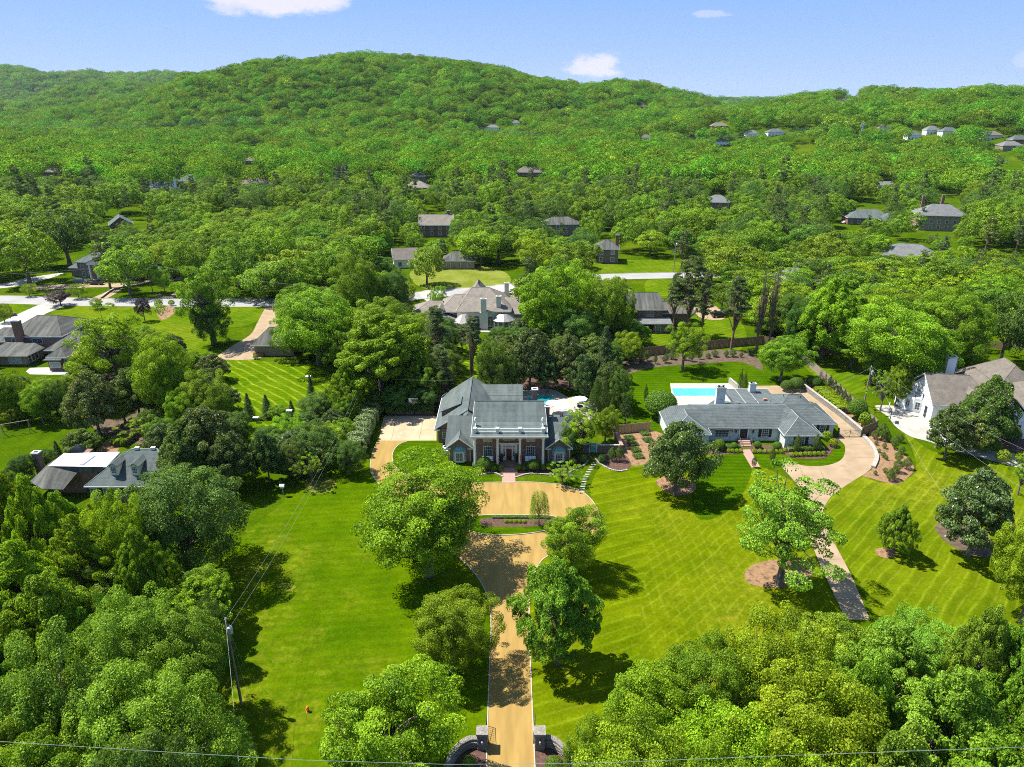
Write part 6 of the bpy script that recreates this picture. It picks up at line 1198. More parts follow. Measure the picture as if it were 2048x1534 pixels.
for px, lb in ((1002.5, 'potted evergreen left of the front door'), (1033, 'potted evergreen right of the front door')):
    x = XAT(px, 905, 111.3); e = empty('potted_shrub', (x, 111.3, .45), 0, lb, 'plant'); MB().lathe([(.2, 0), (.28, .45), (.3, .5), (.2, .46)], 10).build('pot', 'iron', e); PS = e
    rng0 = np.random.RandomState(4); d = rng0.normal(size=(900, 3)); d /= np.linalg.norm(d, axis=1)[:, None]; C = d*np.array([.42, .42, .6])*rng0.uniform(.6, 1, 900)[:, None]+np.array([0, 0, 1.0]); V_, F_, T_ = leaves(C, d, .07, rng0.uniform(0, .9, 900), rng0); link('foliage', npmesh('foliage', V_, F_, T_, 'leaf_dark'), e)
for (px, py, lb) in ((891, 902, 'white air conditioner behind its twin, left of the left bay window'), (893, 908, 'white air conditioner nearest the bay window')):
    g = G(px, py); e = empty('air_conditioner', g, 0, lb, 'air conditioner'); MB().box(-.45, .45, -.45, .45, .05, .95).build('housing', 'white_plastic', e); MB().lathe([(.36, .951), (.34, .99), (.1, .99)], 14).build('fan_grille', 'iron', e)
def hoop(px, py, rz, label, H=3.05, board='white_plastic', pole='iron'):
    g = G(px, py); e = empty('basketball_hoop', g, rz, label, 'basketball hoop'); MB().tube([(0, 0, 0), (0, 0, 2.6), (0, -.6, 3.3)], .08, 6).build('pole', pole, e); MB().box(-.92, .92, -.68, -.62, 2.85, 3.95).build('backboard', board, e); MB().box(-.3, .3, -.685, -.682, 3.05, 3.5).build('target_square', 'terracotta', e)
    pts = [(.23*math.cos(a), -.95+.23*math.sin(a), 3.05) for a in [2*math.pi*k/10 for k in range(11)]]; r_ = MB().tube(pts, .02, 4).build('rim', 'terracotta', e)
    net = MB(); 
    for k in range(8): a = 2*math.pi*k/8; net.tube([(.22*math.cos(a), -.95+.22*math.sin(a), 3.04), (.12*math.cos(a+.4), -.95+.12*math.sin(a+.4), 2.65)], .008, 3)
    net.build('net', 'white_plastic', r_)
hoop(829, 829, 0, 'basketball hoop with pale backboard behind the concrete court'); hoop(1779, 844, R(-120), 'basketball hoop at the edge of the white house drive'); 
tag(MB().box(-.5, .5, -.05, .05, 0, .9).build('white_sign_board', 'white_plastic', None, tuple(G(1813, 815))), 'blank white board standing behind the second basketball hoop', 'board')
def lamp_post(px, py, ptop, label, metal='teal_copper'):
    g = G(px, py); z = ZAT(px, ptop, g.y); e = empty('court_light', g, 0, label, 'court light'); MB().tube([(0, 0, 0), (0, 0, z-.2)], .06, 6).build('pole', metal, e); MB().box(-.55, .55, -.3, .3, z-.25, z).build('lamp_head', 'white_plastic', e)
lamp_post(583, 858, 820, 'tall thin court light in the middle of the dark shrubs'); lamp_post(622, 800, 752, 'court light between the spruces below the striped lawn'); lamp_post(513, 845, 834, 'low white lamp beside the dark hedge left of the court light')
g = G(567, 992); e = empty('birdhouse', g, 0, 'white birdhouse on a post in the shade at the edge of the left lawn', 'birdhouse'); MB().tube([(0, 0, 0), (0, 0, 1.6)], .05, 6).build('post', 'grey_metal', e); MB().box(-.3, .3, -.25, .25, 1.6, 2.0).build('box', 'white_plastic', e); MB().add([(-.38, -.32, 2.0), (.38, -.32, 2.0), (.38, .32, 2.0), (-.38, .32, 2.0), (-.38, 0, 2.25), (.38, 0, 2.25)], [(0, 1, 5, 4), (2, 3, 4, 5), (0, 4, 3), (1, 2, 5), (0, 3, 2, 1)]).build('roof', 'white_plastic', e)
# fire hydrant
g = G(616, 1423); e = empty('fire_hydrant', g, .4, 'red and orange fire hydrant alone on the left lawn', 'fire hydrant'); material('hydrant_red', (.50, .055, .02), rough=.4); material('hydrant_orange', (.85, .25, .02), rough=.4)
MB().lathe([(.20, 0), (.20, .05), (.13, .07), (.12, .5), (.16, .52), (.16, .56)], 12).build('barrel', 'hydrant_red', e); MB().lathe([(.15, .56), (.14, .66), (.07, .76), (.03, .78), (.03, .84)], 12).build('bonnet', 'hydrant_orange', e)
for rz in (0, math.pi, math.pi*1.5):
    o = MB().tube([(0, -.1, .38), (0, -.22, .38)], .06, 8).build('nozzle', 'hydrant_orange', e); o.rotation_euler[2] = rz
# ------------------------------------------------------------------ poles and wires
WIRES = []
def pole(name, px, py, ptop, label, arms=(), trans=True, mat='pole_wood', r=.16):
    g = G(px, py); z = ZAT(px, ptop, g.y); e = empty(name, g, 0, label, 'utility pole'); MB().tube([(0, 0, -.2), (0, 0, z)], [r, r*.7], 8).build('shaft', mat, e)
    for zz, w in arms: MB().box(-w/2, w/2, -.14, -.05, z-zz-.06, z-zz+.06).build('crossarm', mat, e)
    if trans: t = MB().lathe([(.24, 0), (.25, .1), (.25, .75), (.15, .85)], 12, (.32, -.12, z-1.7)).build('transformer', 'grey_metal', e); MB().lathe([(.03, 0), (.05, .12), (.03, .25)], 6, (.32, -.12, z-.85)).build('insulator', 'white_plastic', t)
    MB().lathe([(.03, 0), (.06, .08), (.03, .2)], 6, (0, 0, z)).build('insulator', 'white_plastic', e); return Vector((g.x, g.y, z))
A = pole('utility_pole', 483, 1408, 1238, 'leaning wooden pole beside the big maple at lower left, two cables down it'); B = pole('utility_pole', 731, 818, 752, 'grey pole at the top of the pale hedge left of the court'); 
C_ = pole('utility_pole', 1727, 812, 733, 'pole with guy wires at the dark conical bush right of the ranch drive'); D_ = pole('utility_pole', 2030, 698, 625, 'plain pole near the right edge behind the white house', trans=False); E2 = pole('utility_pole', 1347, 545, 482, 'pole beside the far street lawn right of centre', arms=((1.0, 2.4),)); F2_ = pole('utility_pole', 306, 586, 528, 'pole on the lawn in front of the columned brick house', arms=((.6, 2.0),)); 
def wire(a, b, sag, r, label, mat='flashing', name='power_cable', n=14):
    a, b = Vector(a), Vector(b); pts = []
    for i in range(n+1): t = i/n; p = a.lerp(b, t); p.z -= sag*4*t*(1-t); pts.append(p)
    o = MB().tube(pts, r, 4).build(name, mat); return tag(o, label, 'cable')
wire(A, B, 2.2, .006, 'thin upper cable crossing the left lawn towards the grey pole'); wire(A+Vector((0, 0, -1.5)), B+Vector((.1, 0, -1.4)), 2.0, .006, 'lower cable crossing the left lawn towards the grey pole')
wire(B, G(905, 760, 9), .4, .012, 'faint cable from the grey pole into the trees behind the court'); wire(C_, G(1900, 1010, 7), 1., .010, 'cable slanting from the conical bush pole over the right lawn'); wire(C_+Vector((0, 0, -1.5)), G(2100, 1010, 8), 1.2, .010, 'lowest cable slanting over the right lawn'); wire(C_, G(2120, 930, 11), 1., .010, 'upper right cable slanting over the right lawn to the frame edge')
wire(C_+Vector((0, 0, -.2)), G(1560, 815, 6), .5, .013, 'short cable from the conical bush pole to the ranch house')
wire(G(-150, 552, 9), F2_, .8, .03, 'street cable from the left edge to the lawn pole'); wire(F2_, G(600, 570, 9), .8, .03, 'street cable from the lawn pole into the trees'); wire(A, G(480, 1560, 7), .4, .012, 'cable falling from the leaning pole past the bottom edge')
for i, (px, py) in enumerate(((492, 1340), (500, 1400))): wire(A+Vector((0, 0, -.6)), G(px, py), 0, .012, 'guy wire of the leaning pole, %s of the two' % ('upper' if not i else 'lower'), name='guy_wire')
for px, lb in ((459, 'left yellow guy wire guard under the maple at lower left'), (472, 'right yellow guy wire guard under the maple at lower left')):
    g = G(px, 1452); tag(MB().tube([(0, 0, 0), (-.05, .1, 2.2)], .045, 6).build('guy_guard', 'hydrant_orange' if False else 'yellow_plastic' if 'yellow_plastic' in MT else material('yellow_plastic', (.62, .45, .04), rough=.5), None, tuple(g)), lb, 'guy guard')
# cable passing close under the camera along the bottom of the view
pts = [(px, py) for px, py in ((-300, 1462), (0, 1483), (300, 1502), (600, 1520), (900, 1529), (1200, 1526), (1500, 1514), (1800, 1503), (2048, 1494), (2350, 1482))]
yy = 26.0; P3 = [Vector((XAT(px, py, yy), yy, ZAT(px, py, yy))) for px, py in pts]
tag(MB().tube(P3, .011, 5).build('power_cable', material('cable_green', (.16, .20, .18), rough=.6)), 'long dark cable sagging across the bottom of the view', 'cable')
# transmission towers and their lines on the valley slope
def lattice(px, py, ptop, label):
    r = ray(px, py); t = 300.
    while t < 4000:
        q = Vector((0, 0, EYE))+r*t
        if q.z <= float(land(q.x, q.y))+.5: break
        t += 4.
    b = Vector((q.x, q.y, float(land(q.x, q.y)))); zt = ZAT(px, ptop, b.y)-b.z; e = empty('transmission_tower', b, .3, label, 'transmission tower'); w = zt*.11; leg = MB()
    for sx in (-1, 1):
        for sy in (-1, 1): leg.tube([(sx*w, sy*w, 0), (sx*w*.25, sy*w*.25, zt*.75), (0, 0, zt)], .42, 4)
    leg.build('leg_frame', 'grey_metal', e); br = MB()
    for k in range(8):
        z0 = zt*.75*k/8; z1 = zt*.75*(k+1)/8; s0 = w*(1-.75*k/8); s1 = w*(1-.75*(k+1)/8)
        for (a, b2) in (((-1, -1), (1, -1)), ((1, -1), (1, 1)), ((1, 1), (-1, 1)), ((-1, 1), (-1, -1))): br.tube([(a[0]*s0, a[1]*s0, z0), (b2[0]*s1, b2[1]*s1, z1)], .22, 3); br.tube([(b2[0]*s0, b2[1]*s0, z0), (a[0]*s1, a[1]*s1, z1)], .22, 3)
    br.build('bracing', 'grey_metal', e); ar = MB(); ends = []
    for zz, ww in ((.72, .26), (.83, .22), (.93, .17)):
        ar.tube([(-zt*ww, 0, zt*zz), (0, 0, zt*(zz+.03)), (zt*ww, 0, zt*zz)], .34, 4); ends += [b+Vector((sg*zt*ww, 0, zt*zz-1.5)) for sg in (-1, 1)]
    ar.build('crossarm', 'grey_metal', e); return ends
t1 = lattice(1692, 272, 240, 'nearer and brighter lattice transmission tower right of the hill gap'); t2 = lattice(1722, 276, 246, 'fainter lattice transmission tower just right of the bright one')
for i, (p_, q_) in enumerate(zip(t1[:4], t2[:4])): wire(p_, Vector((p_.x-430, p_.y+90, p_.z-6)), 14, .16, 'transmission line running left from the bright lattice tower, %s' % ('lowest arm near side', 'lowest arm far side', 'middle arm near side', 'middle arm far side')[i], name='transmission_line'); COL.objects[-1]['group'] = 'transmission lines across the valley'
for i in range(4):
    a = G(100, 252-i*3, 0); y = 560.; wire((XAT(20, 250, y), y, ZAT(20, 252-4*i, y)), (XAT(520, 232, y+60), y+60, ZAT(520, 232+3*i, y+60)), 3, .07, '%s of four thin transmission lines over the woods at far left' % ('lowest', 'second lowest', 'second highest', 'highest')[i], name='transmission_line'); COL.objects[-1]['group'] = 'transmission lines at far left'
# ------------------------------------------------------------------ vehicles
material('car_black', (.02, .022, .026), rough=.25, spec=.6); material('car_white', (.7, .72, .74), rough=.3, spec=.6); material('car_blue', (.05, .07, .11), rough=.25, spec=.6); material('tyre', (.02, .02, .02), rough=.9); material('chrome', (.6, .6, .62), rough=.2, metal=1.)
material('lamp_red', (.4, .02, .02), rough=.3); material('lamp_clear', (.8, .8, .78), rough=.15)
def car(px, py, rz, body, label, kind='suv', loc=None, name='parked_car'):
    g = G(px, py) if loc is None else loc; e = empty(name, (g[0], g[1], .05), rz, label, 'car'); Lc, Wc = (5.4, 1.95) if kind == 'pickup' else (4.7, 1.85)
    if kind == 'pickup': prof = [(-2.7, .45), (-2.7, 1.0), (-.75, 1.02), (-.6, 1.72), (.7, 1.75), (1.25, 1.12), (2.5, 1.0), (2.68, .85), (2.68, .45)]
    elif kind == 'suv': prof = [(-2.35, .4), (-2.35, .95), (-2.15, 1.55), (-1.8, 1.68), (.5, 1.66), (1.15, 1.08), (2.15, .96), (2.33, .8), (2.33, .4)]
    else: prof = [(-2.35, .38), (-2.33, .85), (-1.7, .95), (-1.0, 1.40), (.35, 1.40), (1.1, .95), (2.1, .82), (2.33, .65), (2.33, .38)]
    n = len(prof); vs = []
    for sy in (-1, 1):
        for x, z in prof: k = .80 if z > 1.15 else 1; vs.append((x, sy*Wc/2*k, z))
    MB().add(vs, [tuple(range(n))[::-1], tuple(range(n, 2*n))]+[(i, (i+1) % n, n+(i+1) % n, n+i) for i in range(n)]).build('body', body, e)
    top = max(z for _, z in prof); gx0, gx1 = (-.5, .75) if kind == 'pickup' else ((-2.0, .55) if kind == 'suv' else (-.95, .4)); w = MB()
    for sy in (-1, 1): w.obox(Matrix.Translation(((gx0+gx1)/2, sy*Wc/2*.87, top-.36)) @ Matrix.Rotation(sy*R(17), 4, 'X'), (gx1-gx0), .03, .40)
    w.build('side_window', 'window_glass', e); a = MB(); xf = 1.0 if kind != 'sedan' else .78; m_ = Matrix.Translation((xf-.08, 0, top-.33)) @ Matrix.Rotation(R(40), 4, 'Y'); a.obox(m_, .04, Wc*.72, .58); a.build('windscreen', 'window_glass', e)
    wheel = MB().tube([(0, -.12, 0), (0, .12, 0)], .36, 12).mesh('wheel', 'tyre'); hub = MB().tube([(0, -.13, 0), (0, .13, 0)], .2, 10).mesh('rim', 'chrome')
    for x in (-Lc*.31, Lc*.31):
        for sy in (-1, 1): o = link('wheel', wheel, e); o.location = (x, sy*(Wc/2-.1), .34); r_ = link('rim', hub, o)
    for sy in (-1, 1): MB().box(Lc/2-.06, Lc/2+.0, sy*.72-.16, sy*.72+.16, .7, .85).build('headlight', 'lamp_clear', e); MB().box(-Lc/2-.01, -Lc/2+.05, sy*.74-.12, sy*.74+.12, .72, .95).build('tail_light', 'lamp_red', e)
    if kind == 'pickup': MB().box(-2.6, -.85, -.8, .8, 1.021, 1.04).build('bed_cover', 'tyre', e)
car(193, 569, R(-5), 'car_black', 'black pickup truck parked before the columned brick house', 'pickup'); car(162, 567, R(8), 'car_blue', 'dark blue car parked left of the black pickup', 'suv')
car(1868, 481, R(-20), 'car_blue', 'dark car left of the pale drive below the far mansion', 'sedan'); car(1885, 455, R(10), 'car_white', 'silver car on the drive of the far mansion', 'sedan'); car(1690, 447, R(25), 'car_white', 'pale car near the red brick ranch', 'sedan'); car(1438, 634, R(12), 'car_black', 'dark covered trailer on the gravel behind the pines', 'suv')
sheet('gravel_patch', [(1390, 615), (1425, 610), (1450, 630), (1440, 640), (1400, 635)], 'drive_tan', .04)
for px, py, lb in ((224, 597, 'left stone pier with cap beside the street'), (247, 596, 'right stone pier with cap beside the street')):
    pass
wallrun('low_brick_wall', [(203, 597), (222, 583), (240, 577), (280, 571), (318, 561)], .4, .5, 'brick', True, 'low dark brick wall curving along the columned house drive')
for px, lb in ((320, 'left short brick pier at the street bench'), (349, 'right short brick pier at the street bench')):
    g = G(px, 596); e = empty('brick_pier', g, 0, lb, 'pier'); MB().box(-.5, .5, -.5, .5, 0, 1.1).build('shaft', 'brick', e); MB().box(-.6, .6, -.6, .6, 1.1, 1.3).build('cap', 'stone', e)
wallrun('low_brick_wall', [(322, 597), (348, 597)], .5, .4, 'brick_tan', True, 'low wall between the two short brick piers'); wallrun('low_brick_wall', [(-40, 640), (0, 636), (34, 631)], .5, .9, 'brick', False, 'low dark wall left of the long white drive')
# swing set
g = G(35, 868); e = empty('swing_set', g, .5, 'wooden swing set on the grass at the left edge', 'swing set'); m_ = MB()
for x in (-2.2, 2.2): m_.tube([(x, -1.1, 0), (x, 0, 2.5)], .07, 5); m_.tube([(x, 1.1, 0), (x, 0, 2.5)], .07, 5)
m_.build('frame', 'wood_grey', e); MB().tube([(-2.4, 0, 2.5), (2.4, 0, 2.5)], .08, 6).build('top_beam', 'wood_grey', e)
for x in (-1, .8):
    s_ = MB().box(x-.25, x+.25, -.1, .1, .55, .6).build('swing_seat', 'iron', e); q = MB(); q.tube([(x-.22, 0, .6), (x-.22, 0, 2.45)], .015, 3); q.tube([(x+.22, 0, .6), (x+.22, 0, 2.45)], .015, 3); q.build('chain', 'iron', s_)
# vegetable beds
for i, (px, py, lb) in enumerate(((1259, 877, 'square herb bed, farthest of the left row'), (1266, 889, 'square herb bed, second of the left row'), (1271, 901, 'square herb bed with bare patch, third of the left row'), (1277, 914, 'square herb bed, nearest of the left row'), (1290, 868, 'square herb bed nearest the wooden fence'), (1296, 881, 'square herb bed in the right row beside the magnolia'))):
    g = G(px, py); e = empty('herb_bed', g, .25, lb, 'garden bed'); MB().box(-.95, .95, -.95, .95, 0, .12).build('soil', 'mulch_dark', e); rng0 = np.random.RandomState(i); C = np.stack([rng0.uniform(-.9, .9, 700), rng0.uniform(-.9, .9, 700), .12+rng0.uniform(0, .35, 700)], 1); V_, F_, T_ = leaves(C, np.tile([0, 0, 1.], (700, 1)), .09, rng0.uniform(0, .9, 700), rng0); o = link('herbs', npmesh('herbs', V_, F_, T_, 'leaf_dark'), e)

# ------------------------------------------------------------------ trees one by one, as the photo shows them
def ball_proto(key, r, mat, n, ls, zs=1.):
    rng = np.random.RandomState(len(key)*7); d = rng.normal(size=(n, 3)); d /= np.linalg.norm(d, axis=1)[:, None]; d[:, 2] = np.abs(d[:, 2])*1.0-(rng.uniform(size=n) < .35)*np.abs(d[:, 2])*1.5
    f = lobes(rng, 16, .07); C = d*(r*f(d)*rng.uniform(.86, 1.0, n))[:, None]; C[:, 2] = C[:, 2]*zs+r*zs*.92
    V, Fc, T_ = leaves(C, d, ls, np.clip(.5+rng.normal(size=n)*.22, 0, .98), rng, .6, .5); me = npmesh('foliage_'+key, V, Fc, T_, mat)
    PROTO[key] = (me, None, r, 2*r*zs)
def weep_crown(seed):
    rng = np.random.RandomState(seed); C = []; 
    for k in range(70):
        a = rng.uniform(0, 6.28); r = rng.uniform(.15, 1)**.7; n = 120; t = np.linspace(0, 1, n); z0 = 1-.5*r*r; ln = rng.uniform(.9, 1.7)
        p = np.stack([np.cos(a)*r*(t*.25+.75), np.sin(a)*r*(t*.25+.75), z0-ln*t], 1)+rng.normal(size=(n, 3))*.045; C.append(p[p[:, 2] > -1])
    C = np.concatenate(C); V, Fc, T_ = leaves(C, np.stack([C[:, 0], C[:, 1], np.full(len(C), .4)], 1), .03, np.clip(.6+rng.normal(size=len(C))*.2, 0, .98), rng, .35, .7); return V, Fc, T_, C[::200]
proto('weep0', weep_crown, 2.2, 5, .3, .12, 'leaf_oak', nl=20); TNAME['weep'] = 'weeping_cherry_tree'
ball_proto('ball0', 1., 'leaf_box', 4200, .05); ball_proto('ball1', 1., 'leaf_box', 700, .12); ball_proto('ball2', 1., 'leaf_dark', 9000, .045)
SHRUBS = []
def shrub(px, py, hw, key='ball1', tint='g', label='rounded clipped boxwood shrub', hz=1., name='boxwood_shrub', group=None, cat='shrub'):
    g = G(px, py); d = PROJ(g.x, g.y, 0)[2]; r = hw*d/F; me, _, r0, h0 = PROTO[key]
    o = link(name, me); o.location = (g.x, g.y, -.05); o.scale = (r/r0, r/r0, r/r0*hz); o.rotation_euler[2] = (px*7.3) % 6.28; o.color = (*TINT[tint], 1)
    tag(o, label, cat, group); SHRUBS.append(o); return o
def small_plant(px, py, hw, ytop, key='cypress1', tint='g', name='young_shrub', label='small young shrub', group=None, cat='shrub'):
    g = G(px, py); d = PROJ(g.x, g.y, 0)[2]; W = hw*d/F; H = max(.4, ZAT(px, ytop, g.y)); me, tm, W0, H0 = PROTO[key]
    e = empty(name, g, (px*3.1) % 6.28, label, cat, group); e.scale = (W/W0, W/W0, H/H0); c = link('crown', me, e); c.color = (*TINT[tint], 1); link('trunk', tm, e); SHRUBS.append(e); return e
MAN = [
 # the front lawns
 (858, 900, 1150, 134, 'oak0', 'y'), (905, 1166, 1345, 76, 'oak2', 'y'), (1115, 1092, 1328, 86, 'maple0', 'l'), (1142, 1000, 1145, 64, 'oak1', 'y'), (1558, 912, 1168, 116, 'airy0', 'l'),
 (1350, 832, 988, 66, 'magnolia0', 'g'), (380, 902, 1150, 108, 'willow0', 'o'), (785, 1308, 1590, 138, 'oak1', 'Y'), (1785, 1002, 1106, 36, 'maple1', 'g'), (1935, 922, 1112, 76, 'magnolia1', 'l'),
 (2042, 1010, 1245, 76, 'oak2', 'Y'), (2035, 908, 990, 26, 'airy1', 'l'), (1888, 798, 918, 44, 'magnolia1', 'g'), (1962, 742, 895, 52, 'magnolia0', 'y'), (1930, 822, 905, 40, 'magnolia0', 'y'),
 (1078, 980, 1052, 24, 'weep0', 'y'), (1125, 925, 968, 32, 'airy1', 'y'), (1165, 800, 905, 44, 'airy0', 'y'),(1210, 810, 885, 26, 'oak1', 'g'), (1135,845,915,22,'willow0','g'),
 # bottom right
 (1275, 1285, 1540, 100, 'oak0', 'y'), (1400, 1262, 1500, 95, 'oak2', 'g'), (1540, 1222, 1500, 110, 'oak1', 'Y'), (1440, 1350, 1660, 130, 'oak0', 'Y'), (1600, 1320, 1680, 135, 'oak2', 'Y'), (1290, 1420, 1740, 120, 'oak1', 'y'),
 (1740, 1222, 1500, 105, 'maple0', 'l'), (1690, 1300, 1600, 90, 'maple1', 'g'), (1835, 1300, 1640, 130, 'maple0', 'l'), (1930, 1200, 1440, 62, 'maple1', 'l'), (2010, 1205, 1450, 66, 'maple0', 'l'), (1990, 1320, 1620, 95, 'maple1', 'g'),
 (1740, 1430, 1760, 130, 'maple1', 'l'), (1910, 1440, 1760, 120, 'maple0', 'g'), (1190, 1420, 1620, 66, 'oak2', 'y'), (1560, 1450, 1800, 110, 'oak0', 'Y'), (2060, 1440, 1720, 90, 'oak1', 'g'),(1400,1470,1830,110,'oak2','y'),
 # bottom left
 (45, 893, 1180, 62, 'maple0', 'Y'), (115, 935, 1200, 66, 'maple1', 'Y'), (190, 1010, 1260, 78, 'maple0', 'y'), (262, 982, 1215, 62, 'oak1', 'Y'), (305, 1050, 1262, 58, 'maple1', 'y'), (80, 1060, 1330, 105, 'maple0', 'Y'), (165, 1130, 1400, 100, 'maple1', 'y'),
 (250, 985, 1130, 55, 'maple0', 'Y'), (150, 975, 1125, 45, 'maple1', 'Y'), (310, 1002, 1150, 45, 'oak1', 'Y'), (205, 1000, 1110, 35, 'maple1', 'y'),
 (5, 1010, 1290, 80, 'maple1', 'g'), (40, 1250, 1480, 75, 'maple0', 'g'), (-20, 1150, 1420, 80, 'oak0', 'y'), (70, 1370, 1640, 78, 'oak1', 'g'), (-10, 1400, 1700, 90, 'maple1', 'd'), (300, 1170, 1450, 100, 'oak2', 'l'), (395, 1175, 1440, 88, 'oak0', 'l'),
 (200, 1250, 1600, 125, 'oak1', 'l'), (330, 1300, 1640, 130, 'oak2', 'l'), (160, 1420, 1780, 120, 'oak0', 'g'), (440, 1180, 1330, 34, 'willow0', 'o'), (330,1430,1800,110,'willow0','g'), (250,1170,1380,50,'oak1','d'),
 # between the houses on the left
 (22, 730, 842, 34, 'oak0', 'y'), (88, 760, 846, 31, 'oak2', 'y'), (126, 750, 845, 28, 'willow0', 'g'), (200, 735, 868, 52, 'magnolia0', 'o'), (282, 720, 838, 50, 'magnolia1', 'g'), (168, 702, 770, 24, 'oak0', 'y'),
 (240, 594, 778, 72, 'airy0', 'Y'), (290, 590, 642, 15, 'purple', 'p'), (345, 650, 850, 55, 'oak0', 'y'), (425, 738, 862, 50, 'oak1', 'g'), (372, 772, 872, 32, 'oak2', 'Y'), (295, 832, 888, 42, 'airy1', 'Y'), (328, 842, 908, 32, 'magnolia0', 'l'),
 (430, 788, 965, 72, 'magnolia1', 'o'), (385, 830, 985, 50, 'magnolia0', 'g'), (165, 855, 906, 35, 'magnolia0', 'y'), (95, 892, 938, 19, 'willow0', 'g'), (50, 905, 965, 26, 'willow0', 'd'), (118, 880, 916, 13, 'spruce0', 'g'), (470, 850, 985, 52, 'magnolia1', 'd'),
 (624, 748, 802, 13, 'spruce0', 'l'), (676, 757, 812, 20, 'spruce0', 'l'), (638, 780, 846, 36, 'willow0', 'g'), (694, 785, 852, 29, 'oak0', 'g'), (500, 785, 838, 16, 'spruce0', 'l'), (536, 788, 836, 17, 'spruce0', 'l'), (586, 800, 842, 14, 'spruce0', 'g'),
 (642, 834, 935, 48, 'willow0', 'g'), (540, 848, 966, 34, 'magnolia1', 'd'), (598, 868, 955, 32, 'willow0', 'o'), (625, 903, 972, 28, 'airy1', 'y'), (698, 872, 948, 33, 'willow0', 'g'), (690, 833, 885, 24, 'oak2', 'Y'), (660, 838, 862, 8, 'purple', 'p'),(560,810,842,20,'oak1','g'),(655,820,845,24,'oak1','g'),
 (765, 605, 802, 100, 'maple0', 'Y'), (700, 722, 832, 42, 'maple1', 'Y'), (640, 552, 728, 80, 'oak0', 'y'), (588, 612, 716, 28, 'oak2', 'g'), (885, 690, 802, 36, 'pine0', 'g'), (840, 700, 805, 44, 'maple1', 'g'), (790, 762, 826, 34, 'willow0', 'd'), (840, 768, 822, 34, 'willow0', 'd'),(752,775,828,24,'willow0','g'),
 (732, 493, 662, 52, 'oak1', 'g'), (792, 530, 652, 36, 'willow0', 'g'), (770, 585, 735, 58, 'oak2', 'g'), (830, 625, 720, 30, 'oak0', 'g'), (854, 478, 570, 38, 'airy0', 'l'), (874, 612, 738, 34, 'pine0', 'l'), (946, 632, 748, 28, 'pine1', 'l'), (943, 655, 800, 12, 'snag0', 'g'), (876, 570, 614, 18, 'oak0', 'y'),
 (985, 665, 802, 36, 'willow0', 'y'), (925, 650, 705, 22, 'pine0', 'g'),
 # behind the main house
 (1060, 648, 778, 48, 'magnolia0', 'o'), (1140, 654, 778, 44, 'magnolia1', 'o'), (1215, 715, 812, 34, 'magnolia0', 'g'), (1208, 650, 762, 32, 'spruce0', 'l'), (1240, 725, 822, 26, 'willow0', 'g'), (1190, 752, 842, 13, 'cypress1', 'Y'), (1204, 758, 845, 14, 'cypress1', 'y'), (1042, 742, 784, 18, 'airy1', 'Y'), (1170, 700, 800, 32, 'magnolia0', 'd'), (1015, 700, 790, 24, 'willow0', 'd'),(1095,700,785,28,'magnolia1','d'),
 (1102, 508, 690, 72, 'oak1', 'Y'), (1135, 600, 702, 58, 'willow0', 'g'), (1215, 543, 690, 46, 'oak2', 'g'), (1160, 635, 705, 34, 'oak1', 'g'), (1262, 655, 728, 30, 'oak0', 'y'), (1375, 512, 672, 46, 'pine0', 'g'), (1345, 545, 668, 26, 'pine1', 'g'), (1403, 540, 680, 24, 'pine0', 'g'), (1365, 628, 740, 47, 'airy0', 'Y'),
 (1462, 550, 700, 36, 'pine1', 'g'), (1512, 540, 705, 26, 'snag0', 'g'), (1536, 525, 705, 22, 'snag0', 'g'), (1250, 782, 848, 17, 'cypress0', 'g'), (1228,700,800,24,'cypress0','y'), (1050,632,672,14,'spruce0','g'), (1180,640,680,18,'oak1','g'),
 # right hand side
 (1640, 548, 718, 72, 'maple1', 'Y'), (1560, 662, 762, 48, 'oak0', 'g'), (1795, 592, 778, 98, 'oak1', 'y'), (1880, 562, 725, 70, 'oak2', 'Y'), (1740, 640, 770, 50, 'airy0', 'y'), (1940, 678, 738, 29, 'airy0', 'y'), (2000, 560, 725, 45, 'willow0', 'g'), (2050, 580, 720, 38, 'magnolia0', 'g'), (1760, 560, 700, 60, 'oak0', 'y'),
 (1590, 590, 712, 30, 'willow0', 'd'), (1700, 620, 735, 45, 'maple0', 'g'), (1790, 712, 812, 26, 'maple0', 'g'), (1835, 705, 785, 22, 'oak2', 'd'), (1760, 735, 822, 26, 'airy1', 'y'), (1950, 640, 700, 20, 'oak0', 'g'), (1485, 740, 800, 6, 'cypress1', 'Y'), (1478, 735, 790, 5, 'cypress1', 'y'),(1290,765,810,5,'cypress1','y'),
 # along the street on the left
 (60, 438, 568, 58, 'oak0', 'g'), (140, 398, 532, 58, 'willow0', 'g'), (262, 476, 590, 50, 'oak1', 'g'), (332, 468, 548, 38, 'oak2', 'y'), (330, 528, 586, 16, 'maple0', 'g'), (122, 576, 612, 26, 'purple', 'p'), (60, 564, 593, 12, 'maple1', 'y'), (158, 563, 597, 15, 'maple0', 'g'), (430, 493, 688, 62, 'airy0', 'g'), (425, 590, 690, 32, 'willow0', 'd'),
 (196, 594, 618, 11, 'maple0', 'y'), (10, 602, 645, 14, 'maple1', 'g'), (595, 500, 608, 50, 'oak1', 'g'), (530, 508, 600, 55, 'oak2', 'l'), (480, 470, 590, 45, 'oak0', 'g'), (372, 470, 575, 34, 'oak1', 'g'), (560, 440, 560, 42, 'oak0', 'y'), (0, 430, 560, 45, 'willow0', 'g'),(660,480,590,45,'oak2','g'),
]
for a in MAN: T(*a)
